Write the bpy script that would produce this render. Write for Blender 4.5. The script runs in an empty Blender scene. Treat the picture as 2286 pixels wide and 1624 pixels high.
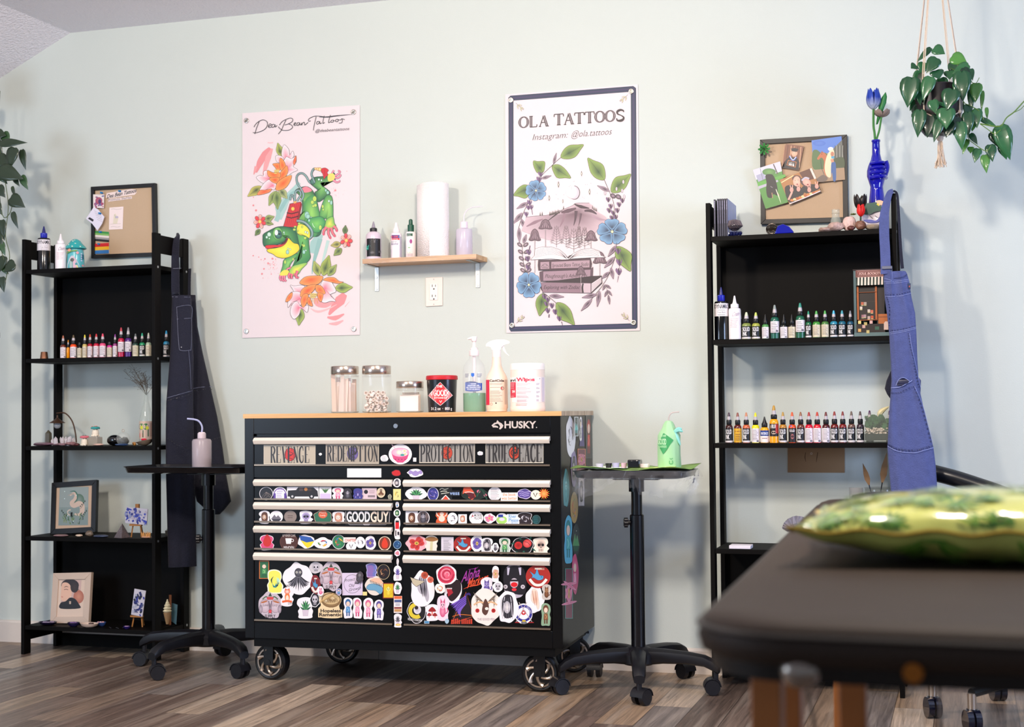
import bpy, bmesh, math, random
from mathutils import Vector, Matrix, geometry
SC = bpy.context.scene
COL = SC.collection
PI = math.pi
# ---------------------------------------------------------------- camera
PW, PH = 2286, 1624
FPX, YAW, PITCH, ROLL = 3198.5, .3068, .0336, -.0092
CAM = Vector((1.7398, -5.2256, .9628))
_fw = Vector((-math.sin(YAW)*math.cos(PITCH), math.cos(YAW)*math.cos(PITCH), math.sin(PITCH)))
_r0 = Vector((math.cos(YAW), math.sin(YAW), 0)); _u0 = _r0.cross(_fw)
_rt = _r0*math.cos(ROLL)+_u0*math.sin(ROLL); _up = -_r0*math.sin(ROLL)+_u0*math.cos(ROLL)
cd = bpy.data.cameras.new('camera'); co = bpy.data.objects.new('camera', cd); COL.objects.link(co)
cd.sensor_width = 36; cd.lens = FPX/PW*36; cd.clip_start = .05
co.matrix_world = Matrix((( _rt.x,_up.x,-_fw.x,CAM.x),(_rt.y,_up.y,-_fw.y,CAM.y),(_rt.z,_up.z,-_fw.z,CAM.z),(0,0,0,1)))
cd.dof.use_dof = True; cd.dof.focus_distance = 5.0; cd.dof.aperture_fstop = 4.0
SC.camera = co
# ---------------------------------------------------------------- world, lamps, exposure
w = bpy.data.worlds.new('world'); SC.world = w; w.use_nodes = True
w.node_tree.nodes['Background'].inputs[0].default_value = (.72, .82, 1, 1)
w.node_tree.nodes['Background'].inputs[1].default_value = .3
SC.view_settings.view_transform = 'Standard'; SC.view_settings.look = 'None'
SC.view_settings.exposure = .3; SC.view_settings.gamma = 1
def lamp(name, loc, target, size, power, col, sy=None):
    l = bpy.data.lights.new(name, 'AREA'); l.energy = power; l.color = col; l.size = size
    if sy: l.shape = 'RECTANGLE'; l.size_y = sy
    o = bpy.data.objects.new(name, l); COL.objects.link(o); o.location = loc
    o.rotation_euler = (Vector(target)-Vector(loc)).to_track_quat('-Z', 'Y').to_euler()
    return o
lamp('ceiling_lamp',(.9,-2.5,2.45),(.5,-.4,1.0),.22,36,(1,.87,.75))
lamp('ceiling_lamp',(-.8,-3.6,2.45),(-.6,0,1.2),.25,44,(1,.87,.75))
lamp('ceiling_lamp',(1.9,-3.0,2.4),(1.85,-3.0,.8),.25,27,(1,.87,.72))
lamp('window_light',(4.6,-2.4,1.4),(.4,-.2,1.1),1.2,66,(.5,.65,1),1.4)
lamp('window_light',(-3.2,-5.2,1.4),(-.8,-.4,2.5),1.6,64,(.64,.79,1),1.3)
# ---------------------------------------------------------------- helpers
def ray(px, py): return _fw + _rt*((px-PW/2)/FPX) - _up*((py-PH/2)/FPX)
def at(ax, v, px, py):
    d = ray(px, py); return CAM + d*((v-CAM[ax])/d[ax])
def atY(y, px, py): return at(1, y, px, py)
def atZ(z, px, py): return at(2, z, px, py)
def mpp(y, px, py):                      # metres per photo pixel at that depth
    return (atY(y, px, py)-CAM).dot(_fw)/FPX
def lin(h, a=1):
    h = h.lstrip('#'); r = [int(h[i:i+2], 16)/255 for i in (0, 2, 4)]
    return tuple((c/12.92 if c <= .04045 else ((c+.055)/1.055)**2.4) for c in r)+(a,)
MATS = {}
def M(hexc,rough=.5,metal=0,coat=0,alpha=1,trans=0,ior=1.45,noise=0,nscale=30,bump=0,bscale=60,sheen=0,key=None,spec=.5):
    k = key or (hexc,rough,metal,coat,alpha,trans,noise,bump,sheen,spec)
    if k in MATS: return MATS[k]
    m = bpy.data.materials.new('mat_'+hexc); m.use_nodes = True; nt = m.node_tree; b = nt.nodes['Principled BSDF']
    b.inputs['Base Color'].default_value = lin(hexc); b.inputs['Roughness'].default_value = rough
    b.inputs['Metallic'].default_value = metal; b.inputs['Coat Weight'].default_value = coat
    b.inputs['Alpha'].default_value = alpha; b.inputs['Transmission Weight'].default_value = trans; b.inputs['IOR'].default_value = ior
    b.inputs['Sheen Weight'].default_value = sheen; b.inputs['Specular IOR Level'].default_value = spec
    if noise:
        tc = nt.nodes.new('ShaderNodeTexCoord'); n = nt.nodes.new('ShaderNodeTexNoise'); n.inputs['Scale'].default_value = nscale; n.inputs['Detail'].default_value = 5
        mr = nt.nodes.new('ShaderNodeMapRange'); mr.inputs[3].default_value = 1-noise; mr.inputs[4].default_value = 1+noise
        mx = nt.nodes.new('ShaderNodeMix'); mx.data_type = 'RGBA'; mx.blend_type = 'MULTIPLY'; mx.inputs[0].default_value = 1
        mx.inputs[6].default_value = lin(hexc)
        nt.links.new(tc.outputs['Object'], n.inputs['Vector']); nt.links.new(n.outputs[0], mr.inputs[0]); nt.links.new(mr.outputs[0], mx.inputs[7]); nt.links.new(mx.outputs[2], b.inputs['Base Color'])
    if bump:
        tc = nt.nodes.new('ShaderNodeTexCoord'); n = nt.nodes.new('ShaderNodeTexNoise'); n.inputs['Scale'].default_value = bscale; n.inputs['Detail'].default_value = 4
        bp = nt.nodes.new('ShaderNodeBump'); bp.inputs['Strength'].default_value = bump; bp.inputs['Distance'].default_value = .01
        nt.links.new(tc.outputs['Object'], n.inputs['Vector']); nt.links.new(n.outputs[0], bp.inputs['Height']); nt.links.new(bp.outputs[0], b.inputs['Normal'])
    MATS[k] = m; return m
def print_mat(rough=.45, coat=0, key='print'):
    if key in MATS: return MATS[key]
    m = bpy.data.materials.new('mat_'+key); m.use_nodes = True; nt = m.node_tree; b = nt.nodes['Principled BSDF']
    a = nt.nodes.new('ShaderNodeAttribute'); a.attribute_name = 'Col'; nt.links.new(a.outputs['Color'], b.inputs['Base Color'])
    b.inputs['Roughness'].default_value = rough; b.inputs['Coat Weight'].default_value = coat
    MATS[key] = m; return m
WM = {}                                   # world matrices of things
def tag(o, label, cat=None, group=None, kind=None):
    if label: o['label'] = label
    if cat: o['category'] = cat
    if group: o['group'] = group
    if kind: o['kind'] = kind
    return o
def thing(name, label, cat, loc=(0, 0, 0), rotz=0, group=None):
    o = bpy.data.objects.new(name, None); COL.objects.link(o); o.empty_display_size = .05
    o.location = loc; o.rotation_euler = (0, 0, rotz); WM[o.name] = Matrix.Translation(loc) @ Matrix.Rotation(rotz, 4, 'Z')
    return tag(o, label, cat, group)
def root_of(p):
    while p.parent: p = p.parent
    return p
def finish(name,me,mats,parent=None,smooth=True,ang=35,bevel=0,subd=0,world=True,label=None):
    for m in (mats if isinstance(mats, (list, tuple)) else [mats]): me.materials.append(m)
    if smooth:
        me.polygons.foreach_set('use_smooth', [True]*len(me.polygons)); me.set_sharp_from_angle(angle=math.radians(ang))
    o = bpy.data.objects.new(name, me); COL.objects.link(o)
    if parent:
        o.parent = parent
        if world: me.transform(WM[root_of(parent).name].inverted())
    if bevel:
        b = o.modifiers.new('bevel', 'BEVEL'); b.width = bevel; b.segments = 2; b.limit_method = 'ANGLE'; b.angle_limit = .6; b.harden_normals = False
    if subd:
        s = o.modifiers.new('subd', 'SUBSURF'); s.levels = subd; s.render_levels = subd
    if label: o['label'] = label
    return o
def origin_to_base(o):                    # a lone mesh: origin at the middle of its foot
    me = o.data; xs = [v.co for v in me.vertices]
    c = Vector(((min(v.x for v in xs)+max(v.x for v in xs))/2, (min(v.y for v in xs)+max(v.y for v in xs))/2, min(v.z for v in xs)))
    me.transform(Matrix.Translation(-c)); o.location = c; return o
class MB:
    def __init__(s): s.v = []; s.f = []; s.m = []; s.mi = 0
    def add(s, vs, fs, mi=None):
        n = len(s.v); s.v += [tuple(v) for v in vs]; s.f += [tuple(i+n for i in f) for f in fs]; s.m += [s.mi if mi is None else mi]*len(fs); return s
    def box(s, x0, x1, y0, y1, z0, z1, T=None, mi=None):
        vs = [Vector((x, y, z)) for z in (z0, z1) for y in (y0, y1) for x in (x0, x1)]
        if T: vs = [T @ v for v in vs]
        return s.add(vs,[(0,2,3,1),(4,5,7,6),(0,1,5,4),(2,6,7,3),(0,4,6,2),(1,3,7,5)],mi)
    def rings(s, R, cap0=True, cap1=True, closed=True, mi=None):
        n = len(R[0]); vs = [p for r in R for p in r]; fs = []
        for i in range(len(R)-1):
            for j in range(n if closed else n-1):
                k = (j+1) % n; fs.append((i*n+j, i*n+k, (i+1)*n+k, (i+1)*n+j))
        if cap0: fs.append(tuple(reversed(range(n))))
        if cap1: fs.append(tuple(range((len(R)-1)*n, len(R)*n)))
        return s.add(vs, fs, mi)
    def lathe(s, c, prof, n=24, T=None, mi=None, cap0=True, cap1=True):  # prof: (r, z)
        R = []
        for r, z in prof:
            ring = [Vector((c[0]+r*math.cos(2*PI*j/n), c[1]+r*math.sin(2*PI*j/n), c[2]+z)) for j in range(n)]
            if T: ring = [T @ p for p in ring]
            R.append(ring)
        return s.rings(R, cap0, cap1, mi=mi)
    def tube(s, pts, r, n=8, mi=None, closed=False):
        pts = [Vector(p) for p in pts]; rs = r if isinstance(r, (list, tuple)) else [r]*len(pts); R = []; up = None
        for i, p in enumerate(pts):
            d = (pts[min(i+1, len(pts)-1)]-pts[max(i-1, 0)]).normalized()
            if up is None: up = Vector((0, 0, 1)) if abs(d.z) < .9 else Vector((1, 0, 0))
            a = d.cross(up).normalized(); b = a.cross(d).normalized(); up = b
            R.append([p+a*rs[i]*math.cos(2*PI*j/n)+b*rs[i]*math.sin(2*PI*j/n) for j in range(n)])
        return s.rings(R, mi=mi)
    def cyl(s,p0,p1,r0,r1=None,n=16,mi=None): return s.tube([p0,p1],[r0,r0 if r1 is None else r1],n,mi)
    def ball(s,c,rx,ry=None,rz=None,n=14,k=8,T=None,mi=None,jit=0):
        ry = ry or rx; rz = rz or rx; R = []
        for i in range(1, k):
            a = PI*i/k; ring = []
            for j in range(n):
                b = 2*PI*j/n; q = 1+random.uniform(-jit, jit)
                p = Vector((rx*math.sin(a)*math.cos(b)*q, ry*math.sin(a)*math.sin(b)*q, -rz*math.cos(a)*q))
                if T: p = T @ p
                ring.append(p+Vector(c))
            R.append(ring)
        return s.rings(R, mi=mi)
    def prism(s, poly, off, mi=None):     # poly: list of Vector (planar), off: Vector
        n = len(poly); P = [Vector(p) for p in poly]; tri = geometry.tessellate_polygon([P]); O = Vector(off)
        fs = [tuple(t) for t in tri]+[tuple(reversed([i+n for i in t])) for t in tri]+[(i, (i+1) % n, (i+1) % n+n, i+n) for i in range(n)]
        return s.add(P+[p+O for p in P], fs, mi)
    def build(s, name, mats, parent=None, **k):
        me = bpy.data.meshes.new(name); me.from_pydata(s.v, [], s.f)
        if any(s.m): me.polygons.foreach_set('material_index', s.m)
        bm = bmesh.new(); bm.from_mesh(me); bmesh.ops.recalc_face_normals(bm, faces=bm.faces); bm.to_mesh(me); bm.free()
        return finish(name, me, mats, parent, **k)
def cat(pts, closed=False, k=5):          # Catmull-Rom through 2D or 3D points
    P = [Vector(p) for p in pts]; n = len(P); out = []
    if n < 3: return P
    for i in range(n if closed else n-1):
        if closed: a, b, c, d = P[i-1], P[i], P[(i+1) % n], P[(i+2) % n]
        else: a, b, c, d = P[max(i-1, 0)], P[i], P[i+1], P[min(i+2, n-1)]
        for j in range(k):
            t = j/k; out.append(.5*((2*b)+(c-a)*t+(2*a-5*b+4*c-d)*t*t+(3*b-a-3*c+d)*t**3))
    if not closed: out.append(P[-1])
    return out
_TX = {}
def glyphs(txt, bold=0, sp=1):
    k = (txt, bold, sp)
    if k in _TX: return _TX[k]
    c = bpy.data.curves.new('t', 'FONT'); c.body = txt; c.size = 1; c.offset = bold; c.resolution_u = 3; c.space_character = sp
    o = bpy.data.objects.new('t', c); me = bpy.data.meshes.new_from_object(o)
    vs = [(v.co.x, v.co.y) for v in me.vertices]; fs = [tuple(p.vertices) for p in me.polygons]
    wd = max([v[0] for v in vs]) if vs else 1
    x0 = min([v[0] for v in vs]) if vs else 0
    vs = [(a-x0, b) for a, b in vs]; _TX[k] = (vs, fs, wd-x0)
    bpy.data.objects.remove(o); bpy.data.curves.remove(c); bpy.data.meshes.remove(me)
    return _TX[k]
# a tiny slab-serif stroke face: (kind, points); s thick stem, h hairline, c curve swelling at the sides
SG = {'O': [('o',.5,.5,.42,.5)],'L': [('s',(.22,0),(.22,1)),('h',(.1,0),(.8,0)),('h',(.8,0),(.82,.22)),('h',(.05,1),(.4,1))],
 'A': [('h',(.1,0),(.46,1)),('s',(.48,1),(.82,0)),('h',(.27,.36),(.66,.36)),('h',(0,0),(.22,0)),('h',(.68,0),(1,0))],
 'T': [('s',(.5,0),(.5,1)),('h',(.06,1),(.94,1)),('h',(.06,1),(.04,.76)),('h',(.94,1),(.96,.76)),('h',(.32,0),(.68,0))],
 'S': [('c',(.82,.78),(.78,.92),(.5,1),(.2,.86),(.25,.64),(.55,.5),(.82,.3),(.74,.08),(.46,0),(.2,.06),(.14,.26))],
 'R': [('s',(.2,0),(.2,1)),('c',(.2,.98),(.6,.97),(.8,.76),(.6,.53),(.2,.5)),('s',(.5,.5),(.84,0)),('h',(.04,0),(.38,0)),('h',(.04,1),(.3,1)),('h',(.74,0),(.98,0))],
 'E': [('s',(.2,0),(.2,1)),('h',(.06,0),(.84,0)),('h',(.06,1),(.82,1)),('h',(.2,.5),(.62,.5)),('h',(.84,0),(.86,.24)),('h',(.82,1),(.84,.76))],
 'V': [('s',(.16,1),(.5,0)),('h',(.5,0),(.86,1)),('h',(.02,1),(.34,1)),('h',(.72,1),(1,1))],
 'N': [('h',(.18,0),(.18,1)),('s',(.18,1),(.82,0)),('h',(.82,0),(.82,1)),('h',(.04,0),(.34,0)),('h',(.66,1),(.98,1))],
 'G': [('c',(.82,.74),(.74,.93),(.5,1),(.2,.82),(.12,.5),(.2,.18),(.5,0),(.8,.12),(.82,.42)),('h',(.58,.42),(.94,.42))],
 'D': [('s',(.2,0),(.2,1)),('c',(.2,.98),(.6,.97),(.86,.76),(.9,.5),(.86,.24),(.6,.03),(.2,.02)),('h',(.04,0),(.3,0)),('h',(.04,1),(.3,1))],
 'M': [('h',(.12,0),(.12,1)),('s',(.12,1),(.48,.1)),('h',(.48,.1),(.84,1)),('s',(.84,0),(.84,1)),('h',(0,0),(.24,0)),('h',(.7,0),(.98,0))],
 'P': [('s',(.2,0),(.2,1)),('c',(.2,.98),(.6,.97),(.84,.74),(.6,.48),(.2,.46)),('h',(.04,0),(.38,0)),('h',(.04,1),(.3,1))],
 'I': [('s',(.5,0),(.5,1)),('h',(.24,0),(.76,0)),('h',(.24,1),(.76,1))],
 'C': [('c',(.84,.72),(.76,.93),(.52,1),(.2,.82),(.12,.5),(.2,.18),(.52,0),(.78,.08),(.86,.28))],
 'U': [('c',(.2,1),(.2,.4),(.26,.1),(.5,0),(.74,.1),(.8,.4),(.8,1)),('h',(.04,1),(.38,1)),('h',(.66,1),(.96,1))],
 'H': [('s',(.2,0),(.2,1)),('s',(.8,0),(.8,1)),('h',(.2,.5),(.8,.5))]}
class Art:
    """flat printed artwork: polygons with colours, mapped onto a real surface; each later shape lies a hair above"""
    def __init__(s, fn, step=3e-5, base=2e-4):
        s.fn = fn; s.v = []; s.f = []; s.c = []; s.l = 0; s.step = step; s.base = base; s.o = (0, 0, 1, 1)
    def org(s, x, y, k, ky=None): s.o = (x, y, k, ky or k); return s
    def _e(s, pts, fs, cols):
        n = len(s.v); x, y, k, ky = s.o; h = s.base+s.l*s.step; s.l += 1
        s.v += [s.fn(x+p[0]/k, y+p[1]/ky, h) for p in pts]; s.f += [tuple(i+n for i in f) for f in fs]; s.c += cols
    def poly(s, pts, c, smooth=False, line=None, lw=2):
        P = cat(pts, True, 4) if smooth else [Vector(p) for p in pts]
        P3 = [Vector((p[0], p[1], 0)) for p in P]; cc = lin(c)
        s._e(P, [tuple(t) for t in geometry.tessellate_polygon([P3])], [cc]*len(P))
        if line: s.line(list(P)+[P[0]], lw, line, smooth=False)
        return s
    def grad(s, pts, c, ctr, c2, smooth=True, line=None, lw=2):     # colour c at the rim, c2 at ctr
        P = cat(pts, True, 4) if smooth else [Vector(p) for p in pts]
        n = len(P); s._e(list(P)+[Vector(ctr)], [(i, (i+1) % n, n) for i in range(n)], [lin(c)]*n+[lin(c2)])
        if line: s.line(list(P)+[P[0]], lw, line, smooth=False)
        return s
    def line(s, pts, wd, c, smooth=True, k=4):
        P = cat(pts, False, k) if smooth and len(pts) > 2 else [Vector(p) for p in pts]
        n = len(P); W = wd if isinstance(wd, (list, tuple)) else None; L = []; Rr = []
        for i, p in enumerate(P):
            d = P[min(i+1, n-1)]-P[max(i-1, 0)]; d = Vector((d[0], d[1])); d = d.normalized() if d.length > 1e-9 else Vector((1, 0))
            if W:
                t = i/(n-1)*(len(W)-1); a = int(t); b = min(a+1, len(W)-1); ww = W[a]+(W[b]-W[a])*(t-a)
            else: ww = wd
            q = Vector((-d.y, d.x))*ww/2; pp = Vector((p[0], p[1])); L.append(pp+q); Rr.append(pp-q)
        s._e(L+Rr, [(i, i+1, n+i+1, n+i) for i in range(n-1)], [lin(c)]*2*n); return s
    def slices(s, pts, c, n=16):               # a convex shape cut into upright strips, for wrapping round a bottle
        x0 = min(p[0] for p in pts); x1 = max(p[0] for p in pts); V = []; m = len(pts)
        for i in range(n+1):
            x = x0+(x1-x0)*(i/n*.998+.001); ys = []
            for j in range(m):
                a, b = pts[j], pts[(j+1) % m]
                if (a[0]-x)*(b[0]-x) <= 0 and a[0] != b[0]: ys.append(a[1]+(b[1]-a[1])*(x-a[0])/(b[0]-a[0]))
            V.append((x, min(ys), max(ys)))
        s._e([(v[0], v[1]) for v in V]+[(v[0], v[2]) for v in V], [(i, i+1, n+2+i, n+1+i) for i in range(n)], [lin(c)]*(2*n+2)); return s
    def ell(s,cx,cy,rx,ry=None,c='ffffff',c2=None,rot=0,n=18,line=None,lw=2):
        ry = ry or rx; P = []
        for i in range(n):
            a = 2*PI*i/n; x, y = rx*math.cos(a), ry*math.sin(a); P.append(Vector((cx+x*math.cos(rot)-y*math.sin(rot), cy+x*math.sin(rot)+y*math.cos(rot))))
        return s.grad(P, c, (cx, cy), c2 or c, smooth=False, line=line, lw=lw)
    def ring(s,cx,cy,r,wd,c,ry=None,a0=0,a1=2*PI,n=28):
        ry = ry or r; return s.line([(cx+r*math.cos(a0+(a1-a0)*i/n), cy+ry*math.sin(a0+(a1-a0)*i/n)) for i in range(n+1)], wd, c, smooth=False)
    def rect(s, x0, y0, x1, y1, c, rot=0, n=1):
        cx, cy = (x0+x1)/2, (y0+y1)/2; P = []
        for a, b in ((x0, y0), (x1, y0), (x1, y1), (x0, y1)):
            a -= cx; b -= cy; P.append((cx+a*math.cos(rot)-b*math.sin(rot), cy+a*math.sin(rot)+b*math.cos(rot)))
        if n > 1:                          # split along x, for wrapping round a bottle
            V = [Vector((x0+(x1-x0)*i/n, yy)) for yy in (y0, y1) for i in range(n+1)]
            s._e(V, [(i, i+1, n+2+i, n+1+i) for i in range(n)], [lin(c)]*len(V)); return s
        return s.poly(P, c)
    def text(s,t,x,y,h,c,width=None,shear=0,rot=0,bold=0,slope=0,vert=False,al='l',sp=1):
        vs, fs, wd = glyphs(t, bold, sp); k = h/.7; kx = (width/wd) if width else k
        if al == 'c': x -= wd*kx/2*math.cos(rot); y -= wd*kx/2*(math.sin(rot)+slope)
        P = []
        for a, b in vs:
            X = a*kx+b*k*shear; Y = -b*k
            if vert: X, Y = Y, -X
            P.append((x+X*math.cos(rot)-Y*math.sin(rot), y+X*(math.sin(rot)+slope)+Y*math.cos(rot)))
        s._e(P, fs, [lin(c)]*len(P)); return s
    def serif(s,t,x,y,wd,h,c,slope=0,thick=.2,thin=.07,gap=.06,fill=None):
        n = len(t); cw = wd/n
        for i, ch in enumerate(t):
            if ch not in SG: continue
            bx = x+i*cw+cw*gap/2; w2 = cw*(1-gap); T = w2*thick; H = w2*thin*1.2
            q = lambda a, b: (bx+a*w2, y+slope*(bx+a*w2-x)-b*h)
            for g in SG[ch]:
                if g[0] == 'o':
                    pts = [q(g[1]+g[3]*math.cos(2*PI*j/24), g[2]+g[4]*math.sin(2*PI*j/24)) for j in range(25)]
                    s.line(pts, [T if k % 2 == 0 else H for k in range(5)], c, smooth=False)
                    if fill: s.line(pts, [T*.45 if k % 2 == 0 else 0 for k in range(5)], fill, smooth=False)
                elif g[0] == 's':
                    s.line([q(*g[1]), q(*g[2])], T, c, smooth=False)
                    if fill: s.line([q(*g[1]), q(*g[2])], T*.45, fill, smooth=False)
                elif g[0] == 'h': s.line([q(*g[1]), q(*g[2])], H if abs(g[1][0]-g[2][0]) < .3 or 1 else T, c, smooth=False)
                else: s.line([q(*p) for p in g[1:]],[H,T*.9,H,T,H] if ch == 'S' else ([T,T,H,H,T,T] if ch == 'U' else [H,T,T,H]),c)
        return s
    def lines(s, x0, x1, ys, wd, c, n=1, seed=0):
        r = random.Random(seed)
        for y in ys: s.rect(x0, y-wd/2, x0+(x1-x0)*r.uniform(.6, 1), y+wd/2, c, n=n)
        return s
    def build(s, name, parent, mat=None, label=None):
        me = bpy.data.meshes.new(name); me.from_pydata([tuple(v) for v in s.v], [], s.f)
        a = me.color_attributes.new('Col', 'FLOAT_COLOR', 'POINT'); a.data.foreach_set('color', [x for c in s.c for x in c])
        return finish(name, me, mat or print_mat(), parent, smooth=False, label=label)
def on_wall(Y):                            # artwork given in photo pixels, lying on the plane y = Y
    return lambda x, y, h: atY(Y, x, y)+Vector((0, -h, 0))
def on_plane(P, N):
    P = Vector(P); N = Vector(N).normalized()
    def f(x, y, h):
        d = ray(x, y); return CAM+d*((P-CAM).dot(N)/d.dot(N))+N*h
    return f
def on_cyl(c, R0, s, zb, R1=None, H=1):    # x, y in photo pixels right of the axis and above the foot; s metres per pixel
    face = math.atan2(CAM.y-c[1], CAM.x-c[0])
    def f(x, y, h):
        z = -y*s; r = R0+((R1-R0)*min(max(z/H, 0), 1) if R1 else 0); q = max(-.999, min(.999, x*s/r)); a = face+math.asin(q)
        return Vector((c[0]+(r+h)*math.cos(a), c[1]+(r+h)*math.sin(a), zb+z))
    return f
# ================================================================ the room
def floor_mat():
    m = bpy.data.materials.new('floor_planks'); m.use_nodes = True; nt = m.node_tree; N = nt.nodes; L = nt.links; b = N['Principled BSDF']
    def node(t, **k):
        n = N.new(t)
        for a, v in k.items(): setattr(n, a, v)
        return n
    def math_(op, a, bb=None):
        n = node('ShaderNodeMath', operation=op)
        for i, q in enumerate((a, bb)):
            if q is None: continue
            if isinstance(q, (int, float)): n.inputs[i].default_value = q
            else: L.new(q, n.inputs[i])
        return n.outputs[0]
    g = node('ShaderNodeNewGeometry'); sx = node('ShaderNodeSeparateXYZ'); L.new(g.outputs['Position'], sx.inputs[0])
    X, Y = sx.outputs[0], sx.outputs[1]
    u = math_('DIVIDE', math_('ADD', X, 20), .125); iu = math_('FLOOR', u); fu = math_('FRACT', u)
    wn = node('ShaderNodeTexWhiteNoise', noise_dimensions='1D'); L.new(iu, wn.inputs['W'])
    v = math_('ADD',math_('DIVIDE',math_('ADD',Y,20),.92),math_('MULTIPLY',wn.outputs['Value'],7)); iv = math_('FLOOR',v); fv = math_('FRACT',v)
    cb = node('ShaderNodeCombineXYZ'); L.new(iu, cb.inputs[0]); L.new(iv, cb.inputs[1])
    w2 = node('ShaderNodeTexWhiteNoise', noise_dimensions='3D'); L.new(cb.outputs[0], w2.inputs['Vector'])
    cr = node('ShaderNodeValToRGB'); L.new(w2.outputs['Value'], cr.inputs[0]); e = cr.color_ramp; e.interpolation = 'CONSTANT'
    cols = ['5a4b42','8a7460','6b5b51','9c8a78','776557','ab9885','64534a','82705f','937b64','766c66']
    e.elements[0].color = lin(cols[0]); e.elements[1].position = .1; e.elements[1].color = lin(cols[1])
    for i, c in enumerate(cols[2:]): q = e.elements.new(.2+i*.1); q.color = lin(c)
    # grain
    mp = node('ShaderNodeCombineXYZ'); L.new(math_('MULTIPLY',X,58),mp.inputs[0]); L.new(math_('ADD',math_('MULTIPLY',Y,2.6),math_('MULTIPLY',w2.outputs['Value'],40)),mp.inputs[1]); L.new(math_('MULTIPLY',iu,3.7),mp.inputs[2])
    n1 = node('ShaderNodeTexNoise'); n1.inputs['Scale'].default_value = 1; n1.inputs['Detail'].default_value = 7; n1.inputs['Roughness'].default_value = .65; n1.inputs['Distortion'].default_value = 1.2; L.new(mp.outputs[0], n1.inputs['Vector'])
    mr = node('ShaderNodeMapRange'); mr.inputs[1].default_value = .3; mr.inputs[2].default_value = .7; mr.inputs[3].default_value = .4; mr.inputs[4].default_value = 1.5; L.new(n1.outputs[0], mr.inputs[0])
    mx = node('ShaderNodeMix', data_type='RGBA', blend_type='MULTIPLY'); mx.inputs[0].default_value = 1; L.new(cr.outputs[0], mx.inputs[6]); L.new(mr.outputs[0], mx.inputs[7])
    # whitewash patches
    n2 = node('ShaderNodeTexNoise'); n2.inputs['Scale'].default_value = .55; n2.inputs['Detail'].default_value = 6; L.new(mp.outputs[0], n2.inputs['Vector'])
    m2 = node('ShaderNodeMapRange'); m2.inputs[1].default_value = .52; m2.inputs[2].default_value = .72; m2.inputs[4].default_value = .55; L.new(n2.outputs[0], m2.inputs[0])
    mx2 = node('ShaderNodeMix', data_type='RGBA'); L.new(m2.outputs[0], mx2.inputs[0]); L.new(mx.outputs[2], mx2.inputs[6]); mx2.inputs[7].default_value = lin('a89a8c')
    # joints
    j = math_('MAXIMUM', math_('LESS_THAN', fu, .018), math_('LESS_THAN', fv, .0022))
    mx3 = node('ShaderNodeMix', data_type='RGBA'); L.new(math_('MULTIPLY', j, .75), mx3.inputs[0]); L.new(mx2.outputs[2], mx3.inputs[6]); mx3.inputs[7].default_value = lin('1d1613')
    L.new(mx3.outputs[2], b.inputs['Base Color']); b.inputs['Roughness'].default_value = .38
    bp = node('ShaderNodeBump'); bp.inputs['Strength'].default_value = .25; bp.inputs['Distance'].default_value = .002; L.new(n1.outputs[0], bp.inputs['Height']); L.new(bp.outputs[0], b.inputs['Normal'])
    return m
def struct(name, mb, mat, **k):
    o = mb.build(name, mat, **k); o['kind'] = 'structure'; return o
struct('floor', MB().box(-5, 6, -8, .1, -.1, 0), floor_mat(), smooth=False)
CX, CZ = -1.883, 2.6                       # where the flat ceiling meets the slope
SL = (2.593-2.426)/(2.238-1.883)
w_ = MB(); zl = CZ-(5+CX)*SL
w_.prism([(-5,0,0),(6,0,0),(6,0,CZ),(CX,0,CZ),(-5,0,zl)],(0,.12,0))
struct('wall_back', w_, M('cbd2cc', .75, noise=.015, nscale=3, bump=.04, bscale=220), smooth=False)
ceil_m = M('fbf8ff', .9, bump=1, bscale=95, key='ceil')
struct('ceiling',MB().prism([(CX,-8,CZ),(6,-8,CZ),(6,-8,CZ+.12),(CX-.03,-8,CZ+.12)],(0,8.1,0))
       .prism([(-5,-8,zl),(CX,-8,CZ),(CX-.03,-8,CZ+.12),(-5,-8,zl+.12)],(0,8.1,0)),ceil_m,smooth=False)
bb = MB()
for a, b_ in ((-5, -.47), (-.468, 6)):
    bb.rings([[Vector((a,y,z)),Vector((b_,y,z))][::1] for y,z in ((-.0005,0),(-.015,0),(-.015,.083),(-.009,.09),(-.0005,.092))],False,False,closed=False)
struct('baseboard_back', bb, M('d9cfc6', .5, noise=.02), smooth=False)
# side walls out of the frame, so the room has its bounce and its edges
struct('wall_left',MB().box(-5.1,-5,-8,.1,0,2.2),M('c3d2c8',.75),smooth=False)
# ================================================================ drawer cabinet on casters
CA, CR = Vector((-.7398, -.5945, 0)), .0448
CW, CD_, CZ0, CZ1, CZ2 = 1.168, .518, .161, .947, .963
ca, sa = math.cos(CR), math.sin(CR)
CT = Matrix.Translation(CA) @ Matrix.Rotation(CR, 4, 'Z'); CTi = CT.inverted()
CN = Vector((sa, -ca, 0)); CNS = Vector((ca, sa, 0))
_cf = on_plane(CA, CN)
def cf(x, y, h=0): return _cf(x, y, h)
def cl(x, y): return CTi @ cf(x, y)        # photo pixel on the front -> cabinet coordinates
cab = thing('tool_chest', 'black steel drawer chest on casters covered in stickers, with a butcher block top', 'tool chest', CA, CR)
BLK = M('040405', .3, key='chest_black', spec=.3); blk2 = M('020203', .5, spec=.2)
f = MB()
f.box(0, CW, .012, CD_, CZ0, CZ1)
PO = .036
f.box(0,PO,0,.012,CZ0,CZ1); f.box(CW-PO,CW,0,.012,CZ0,CZ1)
zt = cl(900, 968).z; zm0 = cl(900, 1068).z; zm1 = cl(900, 1042).z; zb = cl(900, 1399).z; xm0 = cl(878, 1200).x; xm1 = cl(899, 1200).x
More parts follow.
